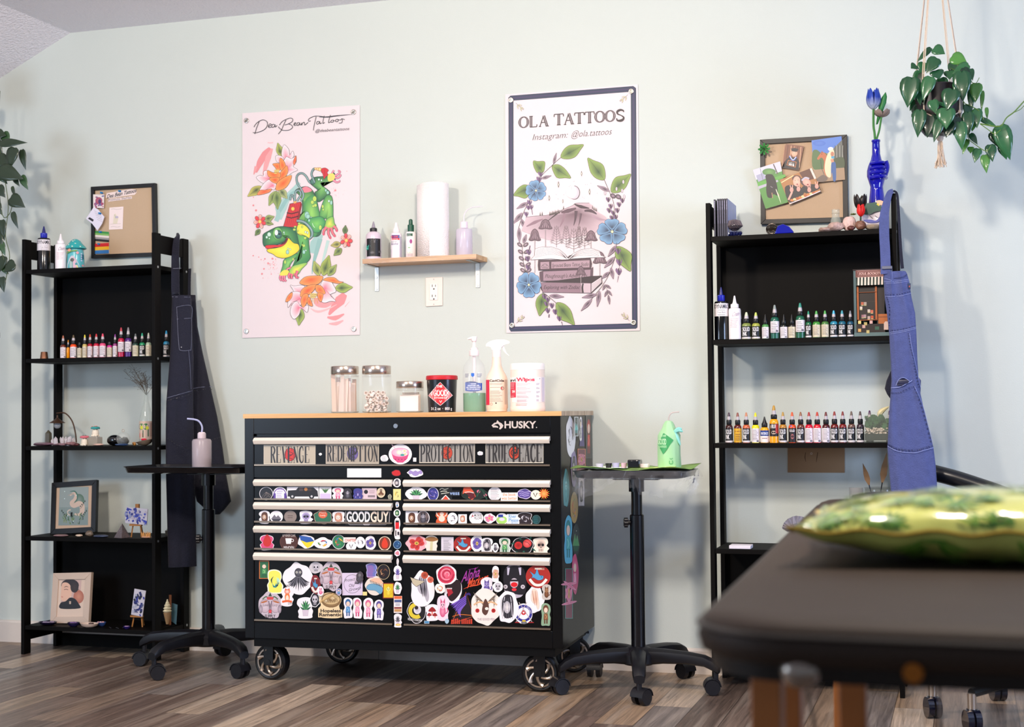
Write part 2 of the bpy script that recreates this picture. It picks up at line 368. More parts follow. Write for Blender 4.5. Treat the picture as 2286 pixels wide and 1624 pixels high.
f.box(PO,CW-PO,0,.012,zt,CZ1); f.box(PO,CW-PO,.001,.012,zm0,zm1); f.box(PO,CW-PO,0,.012,CZ0,zb); f.box(xm0,xm1,.001,.012,zb,zm0)
f.box(PO-.004, PO, -.002, .01, zb, zt)
f.build('body', BLK, cab, world=False, bevel=.0012)
MB().box(.03, CW-.03, .01, CD_-.01, CZ0-.03, CZ0).build('underframe', blk2, cab, world=False)
def wood_mat(key, c1, c2, sx=2, sy=40, sz=40):
    m = bpy.data.materials.new(key); m.use_nodes = True; nt = m.node_tree; b = nt.nodes['Principled BSDF']
    tc = nt.nodes.new('ShaderNodeTexCoord'); mp = nt.nodes.new('ShaderNodeMapping'); mp.inputs['Scale'].default_value = (sx, sy, sz)
    n = nt.nodes.new('ShaderNodeTexNoise'); n.inputs['Scale'].default_value = 1; n.inputs['Detail'].default_value = 6; n.inputs['Distortion'].default_value = .6
    cr = nt.nodes.new('ShaderNodeValToRGB'); cr.color_ramp.elements[0].position = .35; cr.color_ramp.elements[1].position = .65
    cr.color_ramp.elements[0].color = lin(c1); cr.color_ramp.elements[1].color = lin(c2)
    nt.links.new(tc.outputs['Object'], mp.inputs[0]); nt.links.new(mp.outputs[0], n.inputs['Vector']); nt.links.new(n.outputs[0], cr.inputs[0]); nt.links.new(cr.outputs[0], b.inputs['Base Color'])
    b.inputs['Roughness'].default_value = .45; return m
top_m = wood_mat('butcher_block', 'c08a52', 'e0b47c'); end_m = wood_mat('butcher_block_end', 'a98a72', 'cdb49c', 40, 30, 8)
t_ = MB(); random.seed(3)
xs = [0, .16, .34, .55, .8, .98, CW+.004]
for i in range(6):
    for j in range(7):
        y0 = -.004+j*.0752; t_.box(xs[i]-(.004 if i == 0 else 0), xs[i+1], y0, y0+.0752, CZ1, CZ2, mi=0)
t_.box(CW+.004, CW+.0045, -.004, .522, CZ1, CZ2, mi=1)
t_.build('worktop', [top_m, end_m], cab, world=False)
# lock and badge
MB().cyl((.0,0,0),(0,-.005,0),.0095,.008,20).build('lock',M('c9c9cc',.2,1),cab,world=False).location = cl(884,951.5)
bd = Art(cf).org(890, 900, 4.7756)
bd.text('HUSKY',1128,268,72,'c4b8b2',width=338,bold=.03); bd.ell(1470,262,6,6,'c4b8b2')
bd.poly([(990,240),(1020,212),(1040,210),(1052,183),(1072,205),(1098,218),(1116,240),(1108,262),(1085,283),(1070,278),(1082,250),(1060,222),(1035,226),(1008,242),(1030,240),(1058,250),(1062,266),(1040,262),(1005,262),(1000,252)],'c4b8b2')
bd.build('badge', cab, label='silver lettered badge with a dog head')
# drawers ---------------------------------------------------------
metal_h = M('f6ecdf', .3, .15, key='handle_metal')
def drawer(px0, px1, py0, py1, hy0, hy1, label):
    a = cl(px0, (py0+py1)/2); b = cl(px1, (py0+py1)/2); z1 = cl(900, py0).z; z0 = cl(900, py1).z; h1 = cl(900, hy0).z; h0 = cl(900, hy1).z
    d = MB().box(a.x,b.x,.002,.02,z0,z1).build('drawer',BLK,cab,world=False,bevel=.001,label=label)
    MB().box(a.x+.004,b.x-.004,-.004,.002,z0,z0+.006).build('drawer_lip',M('8a7a6a',.3,.7),d,world=False)
    H = h1-h0; pr = [(.002,h1),(-.009,h1-.001),(-.020,h1-H*.42),(-.018,h1-H*.6),(-.012,h0+.001),(-.009,h0),(-.010,h0+H*.3),(.002,h0+H*.45)]
    R = [[Vector((x, y, z)) for y, z in pr] for x in (a.x+.006, b.x-.002)]
    MB().rings(R).build('handle', metal_h, d, world=False, ang=25)
    return d
DR = {}
DR['top'] = drawer(566, 1230, 973, 1041, 976, 991.5, 'full width top drawer')
for i,(p0,h0_,h1_,p1) in enumerate(((1069,1071.5,1087,1119),(1121,1124,1140.5,1171),(1173,1178,1194,1233),(1236,1239.5,1257,1397))):
    DR['L%d' % i] = drawer(566,878,p0,p1,h0_,h1_,'left column drawer'); DR['R%d' % i] = drawer(899,1231,p0,p1,h0_,h1_,'right column drawer')
# casters ---------------------------------------------------------
chrome = M('b8a898', .28, .85); rub = M('0d0d10', .45); hubm = M('060607', .4)
def caster(cx, cy, ang, label):
    r = .066; T = Matrix.Translation((cx, cy, r)) @ Matrix.Rotation(ang, 4, 'Z')
    c = MB()                                # fork and plate, axis along local y
    for s_ in (-1, 1): c.box(-.02, .02, s_*.026-.0025, s_*.026+.0025, -.012, .062, T)
    c.box(-.03,.03,-.03,.03,.058,.066,T); c.lathe((0,0,0),[(.036,.066),(.04,.072),(.036,.082)],20,T); c.box(-.05,.05,-.045,.045,.08,.088,T)
    o = c.build('caster', hubm, cab, world=True, bevel=.001, label=label)
    R = []
    for k in range(36):
        a = 2*PI*k/36; ring = []
        for (rr,yy) in ((.05,-.019),(.058,-.021),(.064,-.016),(r,0),(.064,.016),(.058,.021),(.05,.019)): ring.append(T @ Vector((rr*math.cos(a),yy,rr*math.sin(a))))
        R.append(ring)
    R.append(R[0]); MB().rings(R, False, False).build('tyre', rub, o)
    m = MB()
    for s_ in (-1, 1):
        y0 = s_*.0185
        R = []
        for k in range(37):
            a = 2*PI*k/36; R.append([T @ Vector((q*math.cos(a),y0+s_*e,q*math.sin(a))) for q,e in ((.0505,0),(.0505,.003),(.045,.003),(.045,0))])
        m.rings(R, False, False)
        for k in range(6):
            a = 2*PI*k/6; P = []
            for t in range(7):
                q = .014+t*.0052; P.append((T @ Vector((q*math.cos(a+t*.13), y0+s_*.002, q*math.sin(a+t*.13)))))
            m.tube(P, [.0075, .0062, .0052, .005, .0055, .007, .01], 8)
        m.cyl(T @ Vector((0, y0-.002, 0)), T @ Vector((0, y0+s_*.008, 0)), .014, .011, 16)
    m.build('rim', chrome, o, label='chrome swirl spokes')
    MB().cyl(T @ Vector((0,-.031,0)),T @ Vector((0,.031,0)),.009,n=12).cyl(T @ Vector((0,-.017,0)),T @ Vector((0,.017,0)),.049,n=30).build('axle',hubm,o)
def cw(x, y): q = CT @ Vector((x, y, 0)); return q.x, q.y
caster(*cw(.065,.09),-.10,'front left caster'); caster(*cw(1.070,.080),.12,'front right caster'); caster(*cw(.19,.46),.2,'rear left caster'); caster(*cw(1.1,.46),.5,'rear right caster')
# ---------------------------------------------------------------- stickers
random.seed(11)
STK = []
PALS = {'bw': ['2a2730','6c6872','b8b2bc','e8e2ea'],'red': ['9c1c22','d8433f','f08a7a','2a1416'],'green': ['1e5a3a','4f9a5c','a7cf8a','173324'],'blue': ['24508c','4f8fc8','a9cfe8','152a48'],
        'purp': ['4a3a86','7a68b8','c0b0e0','241c48'],'pink': ['d0487a','f09ab8','f8d4e0','7a2a4a'],'yel': ['d8b21e','f0dc5a','f8f0a8','6a4a10'],'org': ['d85a1e','f0963c','f8cf98','6a2410'],
        'brn': ['5a3220','8a5a3a','c89a70','2a1810'],'teal': ['1c7a80','4ab4b4','a8e0dc','12383c'],'mix': ['c83a3a','3a7ac0','f0c040','4a9a50'],'skin': ['c88a70','e8bca4','f6dccc','4a2a28']}
def outline(cx, cy, w, h, kind, seed, grow=0):
    r = random.Random(seed); a, b = w/2+grow, h/2+grow
    if kind == 'rect': return [(cx-a, cy-b), (cx+a, cy-b), (cx+a, cy+b), (cx-a, cy+b)], False
    if kind == 'disc': return [(cx+a*math.cos(t*PI/12), cy+b*math.sin(t*PI/12)) for t in range(24)], False
    if kind == 'tri': return [(cx, cy-b), (cx+a, cy+b), (cx-a, cy+b)], False
    if kind == 'fig':                       # head over body over feet
        return [(cx+a*x*r.uniform(.9,1.15),cy+b*y*r.uniform(.93,1.05)) for x,y in ((0,-1),(.75,-.8),(.9,-.35),(.72,0),(.9,.3),(.85,.6),(.75,.95),(0,1),(-.75,.95),(-.85,.6),(-.9,.3),(-.72,0),(-.9,-.35),(-.75,-.8))],True
    n = 14; return [(cx+a*math.cos(2*PI*i/n)*r.uniform(.9, 1.12), cy+b*math.sin(2*PI*i/n)*r.uniform(.9, 1.12)) for i in range(n)], True
def motif(A, cx, cy, w, h, mo, pal, seed):
    r = random.Random(seed+5); P = PALS[pal]; a, b = w/2, h/2
    if mo == 'flower':
        for k in range(6):
            t = k*PI/3+r.random(); A.ell(cx+a*.42*math.cos(t), cy+b*.42*math.sin(t), a*.4, b*.34, P[1], P[0], rot=t, line=P[3], lw=1)
        A.ell(cx, cy, a*.22, b*.22, 'f0d060', P[3])
    elif mo == 'skull':
        A.ell(cx,cy-b*.15,a*.62,b*.6,P[2],P[3],line=P[0],lw=1); A.rect(cx-a*.32,cy+b*.3,cx+a*.32,cy+b*.72,P[2])
        for q in (-1, 1): A.ell(cx+q*a*.26, cy-b*.1, a*.16, b*.17, '1a1418')
        A.poly([(cx, cy+b*.08), (cx+a*.08, cy+b*.26), (cx-a*.08, cy+b*.26)], '1a1418')
        for k in range(5): A.line([(cx-a*.26+k*a*.13, cy+b*.36), (cx-a*.26+k*a*.13, cy+b*.7)], w*.025, '2a2024')
    elif mo == 'animal':
        A.ell(cx,cy+b*.3,a*.5,b*.5,P[0],P[1]); A.ell(cx,cy-b*.25,a*.42,b*.36,P[1],P[2])
        for q in (-1,1): A.poly([(cx+q*a*.38,cy-b*.35),(cx+q*a*.36,cy-b*.85),(cx+q*a*.08,cy-b*.5)],P[0]); A.ell(cx+q*a*.16,cy-b*.26,a*.07,b*.07,'141014')
        A.ell(cx,cy-b*.1,a*.07,b*.05,P[3]); A.line([(cx+a*.45,cy+b*.5),(cx+a*.8,cy+b*.3),(cx+a*.75,cy)],w*.08,P[0])
    elif mo == 'head':
        A.poly([(cx-a*.6,cy+b*.1),(cx-a*.5,cy-b*.6),(cx,cy-b*.85),(cx+a*.55,cy-b*.6),(cx+a*.6,cy+b*.5),(cx+a*.2,cy+b*.75),(cx-a*.35,cy+b*.7)],P[0],True)
        A.ell(cx-a*.05, cy+b*.02, a*.36, b*.42, P[2], 'f4ece8'); 
        for q in (-1,1): A.ell(cx-a*.05+q*a*.16,cy,a*.07,b*.06,P[3]); A.line([(cx+q*a*.3,cy-b*.7),(cx+q*a*.42,cy-b*.2),(cx+q*a*.48,cy+b*.6)],w*.03,P[3])
        A.line([(cx-a*.14,cy+b*.24),(cx+a*.05,cy+b*.25)],h*.03,P[3]); A.line([(cx-a*.5,cy-b*.3),(cx-a*.1,cy-b*.45),(cx+a*.4,cy-b*.3)],w*.06,P[0])
        for k in range(6): A.line([(cx-a*.6+k*a*.22, cy-b*.6), (cx-a*.7+k*a*.26, cy-b*.1), (cx-a*.5+k*a*.2, cy+b*.8)], w*.015, P[1])
    elif mo == 'land':
        A.poly([(cx-a*.85,cy+b*.4),(cx-a*.3,cy-b*.4),(cx,cy+b*.05),(cx+a*.3,cy-b*.3),(cx+a*.85,cy+b*.4)],P[1],line=P[2],lw=1)
        A.poly([(cx-a*.8,cy+b*.4),(cx+a*.8,cy+b*.4),(cx+a*.5,cy+b*.75),(cx-a*.5,cy+b*.75)],P[0]); A.ell(cx+a*.1,cy-b*.6,w*.05,w*.05,'f4f0e0')
    elif mo == 'plant':
        for k in range(7):
            t = -PI*(.1+.8*k/6); A.line([(cx,cy+b*.3),(cx+a*.4*math.cos(t),cy+b*.3+b*.7*math.sin(t)),(cx+a*.75*math.cos(t),cy+b*.2+b*.95*math.sin(t))],[w*.05,w*.12,1],P[k % 2])
        A.poly([(cx-a*.4,cy+b*.2),(cx+a*.4,cy+b*.2),(cx+a*.3,cy+b*.8),(cx-a*.3,cy+b*.8)],'d8c8d8',line=P[3],lw=1)
    elif mo == 'figure':
        A.ell(cx,cy-b*.5,a*.62,b*.38,P[0],P[1]); A.ell(cx,cy-b*.4,a*.42,b*.24,'f0d0bc'); A.poly([(cx-a*.4,cy-b*.1),(cx+a*.4,cy-b*.1),(cx+a*.5,cy+b*.5),(cx-a*.5,cy+b*.5)],P[1],line=P[3],lw=1)
        for q in (-1, 1): A.rect(cx+q*a*.25-a*.14, cy+b*.45, cx+q*a*.25+a*.14, cy+b*.85, P[0])
        A.line([(cx-a*.2, cy), (cx+a*.15, cy+b*.2), (cx-a*.1, cy+b*.4)], w*.06, P[2])
    elif mo == 'feather':
        for k in range(13):
            t = -PI/2+(k-6)*.24; A.line([(cx+a*.1*math.cos(t),cy-b*.2),(cx+a*.55*math.cos(t),cy+b*.3*abs(math.sin(t*2))+b*.1),(cx+a*.85*math.sin((k-6)*.24),cy+b*.85-abs(k-6)*b*.1)],[w*.03,w*.07,1],P[k % 2])
        A.ell(cx, cy-b*.42, a*.3, b*.32, P[0], P[1], line=P[3], lw=1)
        for q in (-1, 1): A.ell(cx+q*a*.13, cy-b*.45, a*.08, b*.08, 'e8e4d8', '141214')
    elif mo == 'swirl':
        for k in range(9):
            t = r.uniform(0,2*PI); q = r.uniform(.1,.6); A.line([(cx+a*q*math.cos(t),cy+b*q*math.sin(t)),(cx+a*.5*math.cos(t+.8),cy+b*.5*math.sin(t+.8)),(cx+a*.75*math.cos(t+1.5)*r.uniform(.3,1),cy+b*.75*math.sin(t+1.5)*r.uniform(.3,1))],[1,w*.09,1],P[k % 4])
    elif mo == 'mush':
        for (dx,dy,q) in ((0,-.25,.6),(-.45,.3,.35),(.42,.32,.38)):
            A.line([(cx+a*dx,cy+b*(dy)),(cx+a*dx*1.05,cy+b*(dy+q*.95))],w*.12*q*1.6,P[2]); A.poly([(cx+a*(dx-q),cy+b*(dy+.05)),(cx+a*dx,cy+b*(dy-q*.8)),(cx+a*(dx+q),cy+b*(dy+.05)),(cx+a*dx,cy+b*(dy+.14))],P[0],True,line=P[3],lw=1)
    elif mo == 'bird':
        A.poly([(cx-a*.75,cy-b*.5),(cx-a*.3,cy-b*.2),(cx-a*.1,cy-b*.75),(cx+a*.1,cy-b*.15),(cx+a*.45,cy-b*.05),(cx+a*.4,cy+b*.25),(cx,cy+b*.35),(cx-a*.45,cy+b*.1),(cx-a*.75,cy+b*.3),(cx-a*.5,cy-b*.05)],'4f9ac8',True,line='16324a',lw=2)
        A.ell(cx+a*.3,cy+b*.04,a*.04,b*.04,'101010'); A.line([(cx-a*.75,cy+b*.25),(cx-a*.3,cy+b*.75),(cx+a*.3,cy+b*.75),(cx+a*.75,cy+b*.25)],h*.12,'f0e8e0'); A.line([(cx-a*.3,cy-b*.72),(cx+a*.3,cy-b*.72)],h*.07,'f0e0d0')
    elif mo == 'eagle':
        for q in (-1, 1):
            for k in range(7): A.line([(cx+q*a*.1,cy-b*.05),(cx+q*a*(.3+.05*k),cy-b*(.35+.03*k)),(cx+q*a*(.95-.05*k),cy-b*(.9-.16*k))],[h*.02,h*.055,1],'2a2226' if k % 2 else '8a7868')
            A.ell(cx+q*a*.62,cy+b*.22,a*.16,b*.13,'c82a28','7a1216'); A.line([(cx+q*a*.1,cy-b*.25),(cx+q*a*.5,cy-b*.3),(cx+q*a*.9,cy-b*.12)],h*.05,'e0b48a')
        A.poly([(cx,cy-b*.5),(cx+a*.25,cy-b*.1),(cx+a*.2,cy+b*.3),(cx,cy+b*.5),(cx-a*.25,cy+b*.3),(cx-a*.2,cy-b*.1)],'5a3a30',True,line='1a1414',lw=1); A.ell(cx+a*.1,cy+b*.1,a*.14,b*.09,'f0eae0')
    elif mo == 'horse':
        A.poly([(cx-a*.3,cy-b*.8),(cx+a*.2,cy-b*.75),(cx+a*.4,cy-b*.2),(cx+a*.55,cy+b*.5),(cx+a*.35,cy+b*.8),(cx+a*.05,cy+b*.3),(cx-a*.2,cy+b*.3),(cx-a*.5,cy-b*.1)],P[2],True,line=P[3],lw=1)
        for k in range(4): A.line([(cx-a*.3+k*a*.18,cy-b*.7),(cx-a*.15+k*a*.15,cy),(cx+k*a*.1,cy+b*.5)],[w*.03,w*.07,1],P[k % 2])
    elif mo == 'bowl':
        A.poly([(cx-a*.85,cy-b*.2),(cx+a*.85,cy-b*.2),(cx+a*.65,cy+b*.5),(cx+a*.25,cy+b*.9),(cx-a*.25,cy+b*.9),(cx-a*.65,cy+b*.5)],P[0]); A.ell(cx,cy-b*.22,a*.84,b*.5,P[1],P[2])
        A.ell(cx+a*.4,cy-b*.35,a*.22,b*.14,'f6efe4','f0b040'); A.ell(cx+a*.45,cy-b*.02,a*.2,b*.15,'f6efe4','f0b040'); A.ell(cx-a*.1,cy-b*.2,a*.26,b*.24,'f4d4c0','f8ece4')
        A.ell(cx+a*.2,cy+b*.08,a*.2,b*.12,'3a9a90'); A.line([(cx-a*.8,cy-b*1.05),(cx-a*.3,cy-b*.4)],w*.04,'d8b4c0'); [A.ell(cx+(k-1.5)*a*.3,cy+b*.55,w*.025,w*.025,P[3]) for k in range(4)]
    elif mo == 'lines':
        for k in range(max(3, int(h/9))): A.line([(cx-a*.7, cy-b*.7+k*9), (cx-a*.7+w*.7*r.uniform(.6, 1), cy-b*.7+k*9)], 2.2, P[0])
    elif mo == 'plain': pass
def stk(par,o,cx,cy,w,h,kind='blob',border='f4eef2',fill=None,mo='plain',pal='bw',label=None,bw=4,txt=None,rot=0,fn=cf,ex=None):
    STK.append(dict(par=par,o=o,cx=cx,cy=cy,w=w,h=h,kind=kind,border=border,fill=fill,mo=mo,pal=pal,label=label,bw=bw,txt=txt,fn=fn,ex=ex,seed=len(STK)*7+3,area=w*h/(o[2]*o[2])))
def draw_stk(A, d):
    A.org(*d['o']); cx, cy, w, h = d['cx'], d['cy'], d['w'], d['h']
    if d['border']:
        P, sm = outline(cx, cy, w, h, d['kind'], d['seed']); A.poly(P, d['border'], sm)
    if d['fill']:
        P,sm = outline(cx,cy,w,h,d['kind'],d['seed'],-d['bw']); A.poly(P,d['fill'],sm)
    motif(A, cx, cy, w*.92, h*.92, d['mo'], d['pal'], d['seed'])
    if d['txt']:
        for (t,x,y,hh,wd,c) in d['txt']: A.text(t,x,y,hh,c,width=wd,bold=.015)
    if d['ex']: d['ex'](A)
D = DR
oA = (540, 900, 4.7775); oB = (890, 900, 4.7756); oC = (540, 1230, 5.2395); oD = (860, 1230, 4.7625)
# big word stickers on the top drawer
def word(par,o,x0,y0,x1,y1,t,tx0,ty,tw,th,bg,red,label,slope=0):
    def ex(A):
        A.rect(x0+3, y0+3, x1-3, y1-8, bg)
        cx = tx0+tw*.5; 
        A.ell(cx,(y0+y1)/2-2,60,73,'1a1214' if red != 'purple' else '3a3450'); A.ell(cx,(y0+y1)/2-2,56,68,{'red': 'c8281e','purple': '6a5a96','org': 'b8402a'}[red])
        A.line([(cx-40,y0+60),(cx+30,y0+90),(cx-20,y0+130),(cx+35,y0+150)],[3,9,3],'3a1214')
        A.serif(t, tx0, ty, tw, th, '2e2a2a', slope=slope, thick=.3, thin=.07)
    stk(par,o,(x0+x1)/2,(y0+y1)/2,x1-x0,y1-y0,'rect',border='cfc4b0',ex=ex,label=label)
word(D['top'],oA,230,450,783,655,'REVENGE',300,638,425,172,'b8ac98','red','metallic sticker reading REVENGE')
word(D['top'],oA,893,437,1460,650,'REDEMPTION',905,624,548,166,'a89c8c','purple','metallic sticker reading REDEMPTION')
word(D['top'],oB,218,430,812,642,'PROTECTION',228,628,572,180,'96928c','org','metallic sticker reading PROTECTION')
def tp(A):
    A.rect(930,438,1540,630,'8a8884'); A.ell(1232,532,62,76,'1a1214'); A.ell(1232,532,54,66,'b8402a'); A.ring(1232,532,34,8,'1a1214'); A.ell(1232,532,12,14,'1a1214')
    A.serif('TRUE',936,632,240,186,'2e2a2a',thick=.34,thin=.08); A.serif('PEACE',1210,628,318,186,'2e2a2a',thick=.34,thin=.08)
stk(D['top'],oB,1234,536,618,214,'rect',border='c0b8a8',ex=tp,label='metallic sticker reading TRUE PEACE')
stk(D['top'],oA,1688,548,248,216,'disc',mo='bowl',pal='pink',label='pink noodle bowl sticker')
stk(D['top'],oA,1518,592,82,72,'blob',mo='lines',pal='bw'); stk(D['top'],oA,836,548,34,28,mo='plain'); stk(D['top'],oA,1842,606,34,42,'rect'); stk(D['top'],oB,868,538,58,44,'blob',ex=lambda A: [A.ring(868,552,8+6*k,3,c,a0=PI,a1=2*PI) for k,c in enumerate(('c8b4c8','a890a8','e0c8d8'))])
# strip under the top drawer and the middle post
stk(cab,oA,1305,747,364,96,'rect',border='f8f4fa',ex=lambda A: [A.line([(1160+k*21,732),(1158+k*21,760)],5,'ecdce6',smooth=False) for k in range(14)],label='white strip sticker with faint pink letters')
stk(cab,oA,1648,750,104,72,border='2a0a0c',fill='c41c1e',bw=6,label='red blot sticker'); stk(cab,oB,180,745,165,88,border='f4f0f6',mo='plain',label='purple bat sticker',ex=lambda A: A.poly([(180,722),(205,735),(240,715),(255,745),(240,762),(222,755),(205,772),(180,780),(155,772),(138,755),(120,762),(105,745),(120,715),(155,735)],'9a86c0',line='4a3a70',lw=2))
stk(cab,oA,1654,853,84,100,mo='head',pal='bw',label='grey ghost sticker'); stk(cab,oA,1656,978,82,118,'rect',border='e0d890',mo='swirl',pal='yel',label='yellow rectangular sticker'); stk(cab,oA,1658,1086,38,62,mo='figure',pal='blue')
stk(cab,oA,1657,1175,76,80,'disc',mo='head',pal='green'); stk(cab,oA,1580,1003,38,56,'blob',border='cac8b0',fill='8a8a78',bw=3)
stk(cab,oA,1658,1338,68,236,'fig',label='ink bottle shaped sticker',ex=lambda A: (A.rect(1638,1270,1678,1345,'d81c24'),A.rect(1640,1255,1676,1275,'1a1014'),A.rect(1634,1345,1682,1430,'e8e0e4'),A.rect(1660,1375,1680,1410,'2a2430'),A.rect(1638,1360,1648,1420,'2a2430')))
stk(cab,oA,1660,1512,88,92,'disc',border='a0b8c8',fill='1e4a78',bw=5,mo='swirl',pal='blue',label='round navy sticker')
stk(cab,oC,1822,30,64,74,mo='flower',pal='pink'); stk(cab,oC,1826,130,26,90,mo='lines'); stk(cab,oC,1826,265,100,180,'fig',mo='plant',pal='purp',label='stack of books sticker'); stk(cab,oC,1826,440,96,148,mo='plant',pal='green',label='leafy succulent sticker')
stk(cab,oC,1826,630,98,200,'rect',border='e8dcd8',label='jar of books sticker',ex=lambda A: (A.rect(1782,532,1872,565,'e0683c'),A.rect(1784,575,1868,605,'4a5a8c'),A.rect(1782,660,1870,680,'8a3a3a'),A.rect(1784,684,1868,715,'c8945a'),A.rect(1786,612,1866,655,'f4f0f4'),A.lines(1796,1856,(625,640),6,'4a4a6a')))
stk(cab,oC,1828,815,96,160,'fig',mo='plant',pal='bw',label='campfire kettle sticker',ex=lambda A: A.ell(1832,865,30,14,'e8b84a','f8e8a0'))
# drawer rows, left column
L0,L1,L2,L3 = D['L0'],D['L1'],D['L2'],D['L3']; R0_,R1_,R2_,R3_ = D['R0'],D['R1'],D['R2'],D['R3']
stk(L0,oA,258,968,146,142,'disc',fill='140f16',bw=5,ex=lambda A: [A.line([(200+k*16,1010-(k % 3)*8),(225+k*14,985+(k % 2)*20),(258,950)],2,'8a7a72') for k in range(8)],label='round black mountain night sticker')
stk(L0,oA,405,968,148,142,'disc',mo='plain',ex=lambda A: (A.ring(405,975,62,10,'6a4a9a',a0=PI,a1=2*PI),A.rect(335,965,360,1025,'5a3a96'),A.rect(450,965,475,1025,'5a3a96'),A.lines(370,440,(925,945,965,985,1005),7,'a890d0')),label='purple headphones sticker')
def truck(A):
    A.poly([(490,935),(575,930),(600,900),(760,900),(805,940),(812,1000),(485,1000)],'1c1416'); A.rect(610,908,650,940,'4a3a3a'); A.rect(662,908,740,940,'3a2a24'); A.ell(680,922,18,18,'b8783a')
    for x in (536,742): A.ell(x,998,28,28,'101014'); A.ell(x,998,12,12,'c8c4c8')
stk(L0, oA, 648, 965, 338, 138, 'rect', ex=truck, label='black pickup truck sticker')
stk(L0,oA,888,968,130,142,'rect',ex=lambda A: (A.rect(832,965,944,1030,'d4c0ea'),A.rect(832,955,944,968,'efe8f6'),[A.line([(888,958),(888+(k-3)*16,905)],[14,2],'2c5a34' if k % 2 else '4a7a3c') for k in range(7)]),label='potted succulent sticker')
stk(L0,oA,1022,968,122,140,'fig',mo='figure',pal='pink',label='pink and green sticker'); stk(L0,oA,1130,972,104,128,'fig',border='2a2226',mo='animal',pal='bw'); stk(L0,oA,1240,972,108,130,'fig',border='3a3a8c',mo='mush',pal='purp',label='dark blue mushroom sticker')
stk(L0,oA,1358,966,158,118,'rect',border='dcc4cc',ex=lambda A: (A.ell(1322,950,22,22,'1a141c'),A.lines(1355,1420,(940,960),6,'8a7078'),A.rect(1342,985,1420,1008,'8a7a80')),label='pale pink ticket sticker'); stk(L0,oA,1487,958,92,108,'disc',border='d8c8a8',mo='feather',pal='brn',label='round cream mushroom sticker')
stk(L1,oA,240,1218,122,138,'fig',mo='head',pal='brn',label='dark haired profile sticker'); stk(L1,oA,366,1216,142,130,'disc',mo='land',pal='bw',label='round grey mountain sticker'); stk(L1,oA,515,1214,134,130,'disc',border='8a7c74',label='round taupe sticker',ex=lambda A: A.lines(485,545,(1205,1225),7,'5a4a42'))
stk(L1,oA,682,1220,150,140,'fig',mo='skull',pal='purp',label='white and violet mecha torso sticker'); stk(L1,oA,862,1220,200,150,border='c8a890',fill='2e6a4e',bw=5,ex=lambda A: (A.ell(862,1190,48,42,'d8603c'),A.text('Plant',825,1180,18,'f8e0d0',width=70),A.text('Lady',832,1208,18,'f8e0d0',width=60)),label='green clover sticker with orange heart')
stk(L1,oA,1028,1222,146,132,'fig',mo='head',pal='skin',label='two sitters sticker')
def gg(A):
    A.rect(1104,1156,1576,1298,'060606'); A.line([(1104,1158),(1108,1275),(1150,1300),(1530,1300),(1570,1275),(1576,1158)],5,'c8c0c0',smooth=False)
    A.text('GOOD',1115,1268,108,'f6f0f2',width=250,bold=.03); A.text('GUY',1372,1268,108,'f2dcc8',width=195,bold=.03); A.poly([(1280,1278),(1378,1278),(1358,1305),(1300,1305)],'e8e0e4')
stk(L1,oA,1340,1228,476,150,'rect',border='060606',ex=gg,label='black sticker with white letters GOODGUY')
stk(L2,oA,268,1490,154,168,'fig',fill='d8487c',bw=7,ex=lambda A: A.poly([(268,1400),(310,1470),(300,1520),(268,1535),(235,1520),(228,1470)],'c8281e',True),label='red flame in pink bowl sticker')
stk(L2,oA,500,1484,196,186,'disc',border='5a2e1e',fill='4a2416',bw=8,ex=lambda A: (A.poly([(462,1445),(530,1445),(522,1505),(472,1505)],'f4f0ee'),A.ring(536,1468,14,6,'f4f0ee'),A.text('UP RIVER CAFE',432,1428,26,'f0e4d8',width=138),A.text('MINDEN',446,1560,32,'f4f0ee',width=108)),label='round brown cafe sticker with a white cup')
stk(L2,oA,688,1480,180,140,border='f4eef2',ex=lambda A: (A.poly([(610,1415),(680,1425),(735,1435),(770,1475),(690,1490),(625,1465)],'2a56a8'),A.poly([(625,1465),(690,1490),(770,1475),(735,1530),(700,1550),(665,1520)],'f0d428')),label='blue and yellow map sticker')
stk(L2,oA,862,1498,186,116,mo='swirl',pal='mix',label='sticker crowded with small animals'); stk(L2,oA,1030,1484,140,154,'disc',fill='2e7a50',bw=5,mo='swirl',pal='mix',label='round green sticker'); stk(L2,oA,1152,1462,132,56,'rect',border='f6e4e0',txt=[('CHAPTER',1102,1478,28,118,'c84a3c')],label='sticker reading CHAPTER')
stk(L2,oA,1170,1530,112,96,'disc',ex=lambda A: A.line([(1150,1510),(1168,1550),(1186,1510)],8,'2a2a30',smooth=False)); stk(L2,oA,1268,1488,104,122,'disc',mo='swirl',pal='bw',label='round line drawing sticker'); stk(L2,oA,1368,1495,118,152,mo='flower',pal='purp',label='violet flower on stalk sticker')
stk(L2,oA,1522,1500,136,154,'disc',border='e8dcc0',fill='7a3420',bw=9,ex=lambda A: A.poly([(1522,1440),(1555,1500),(1545,1545),(1500,1545),(1490,1500)],'d83a1c',True),label='round brown campfire flame sticker')
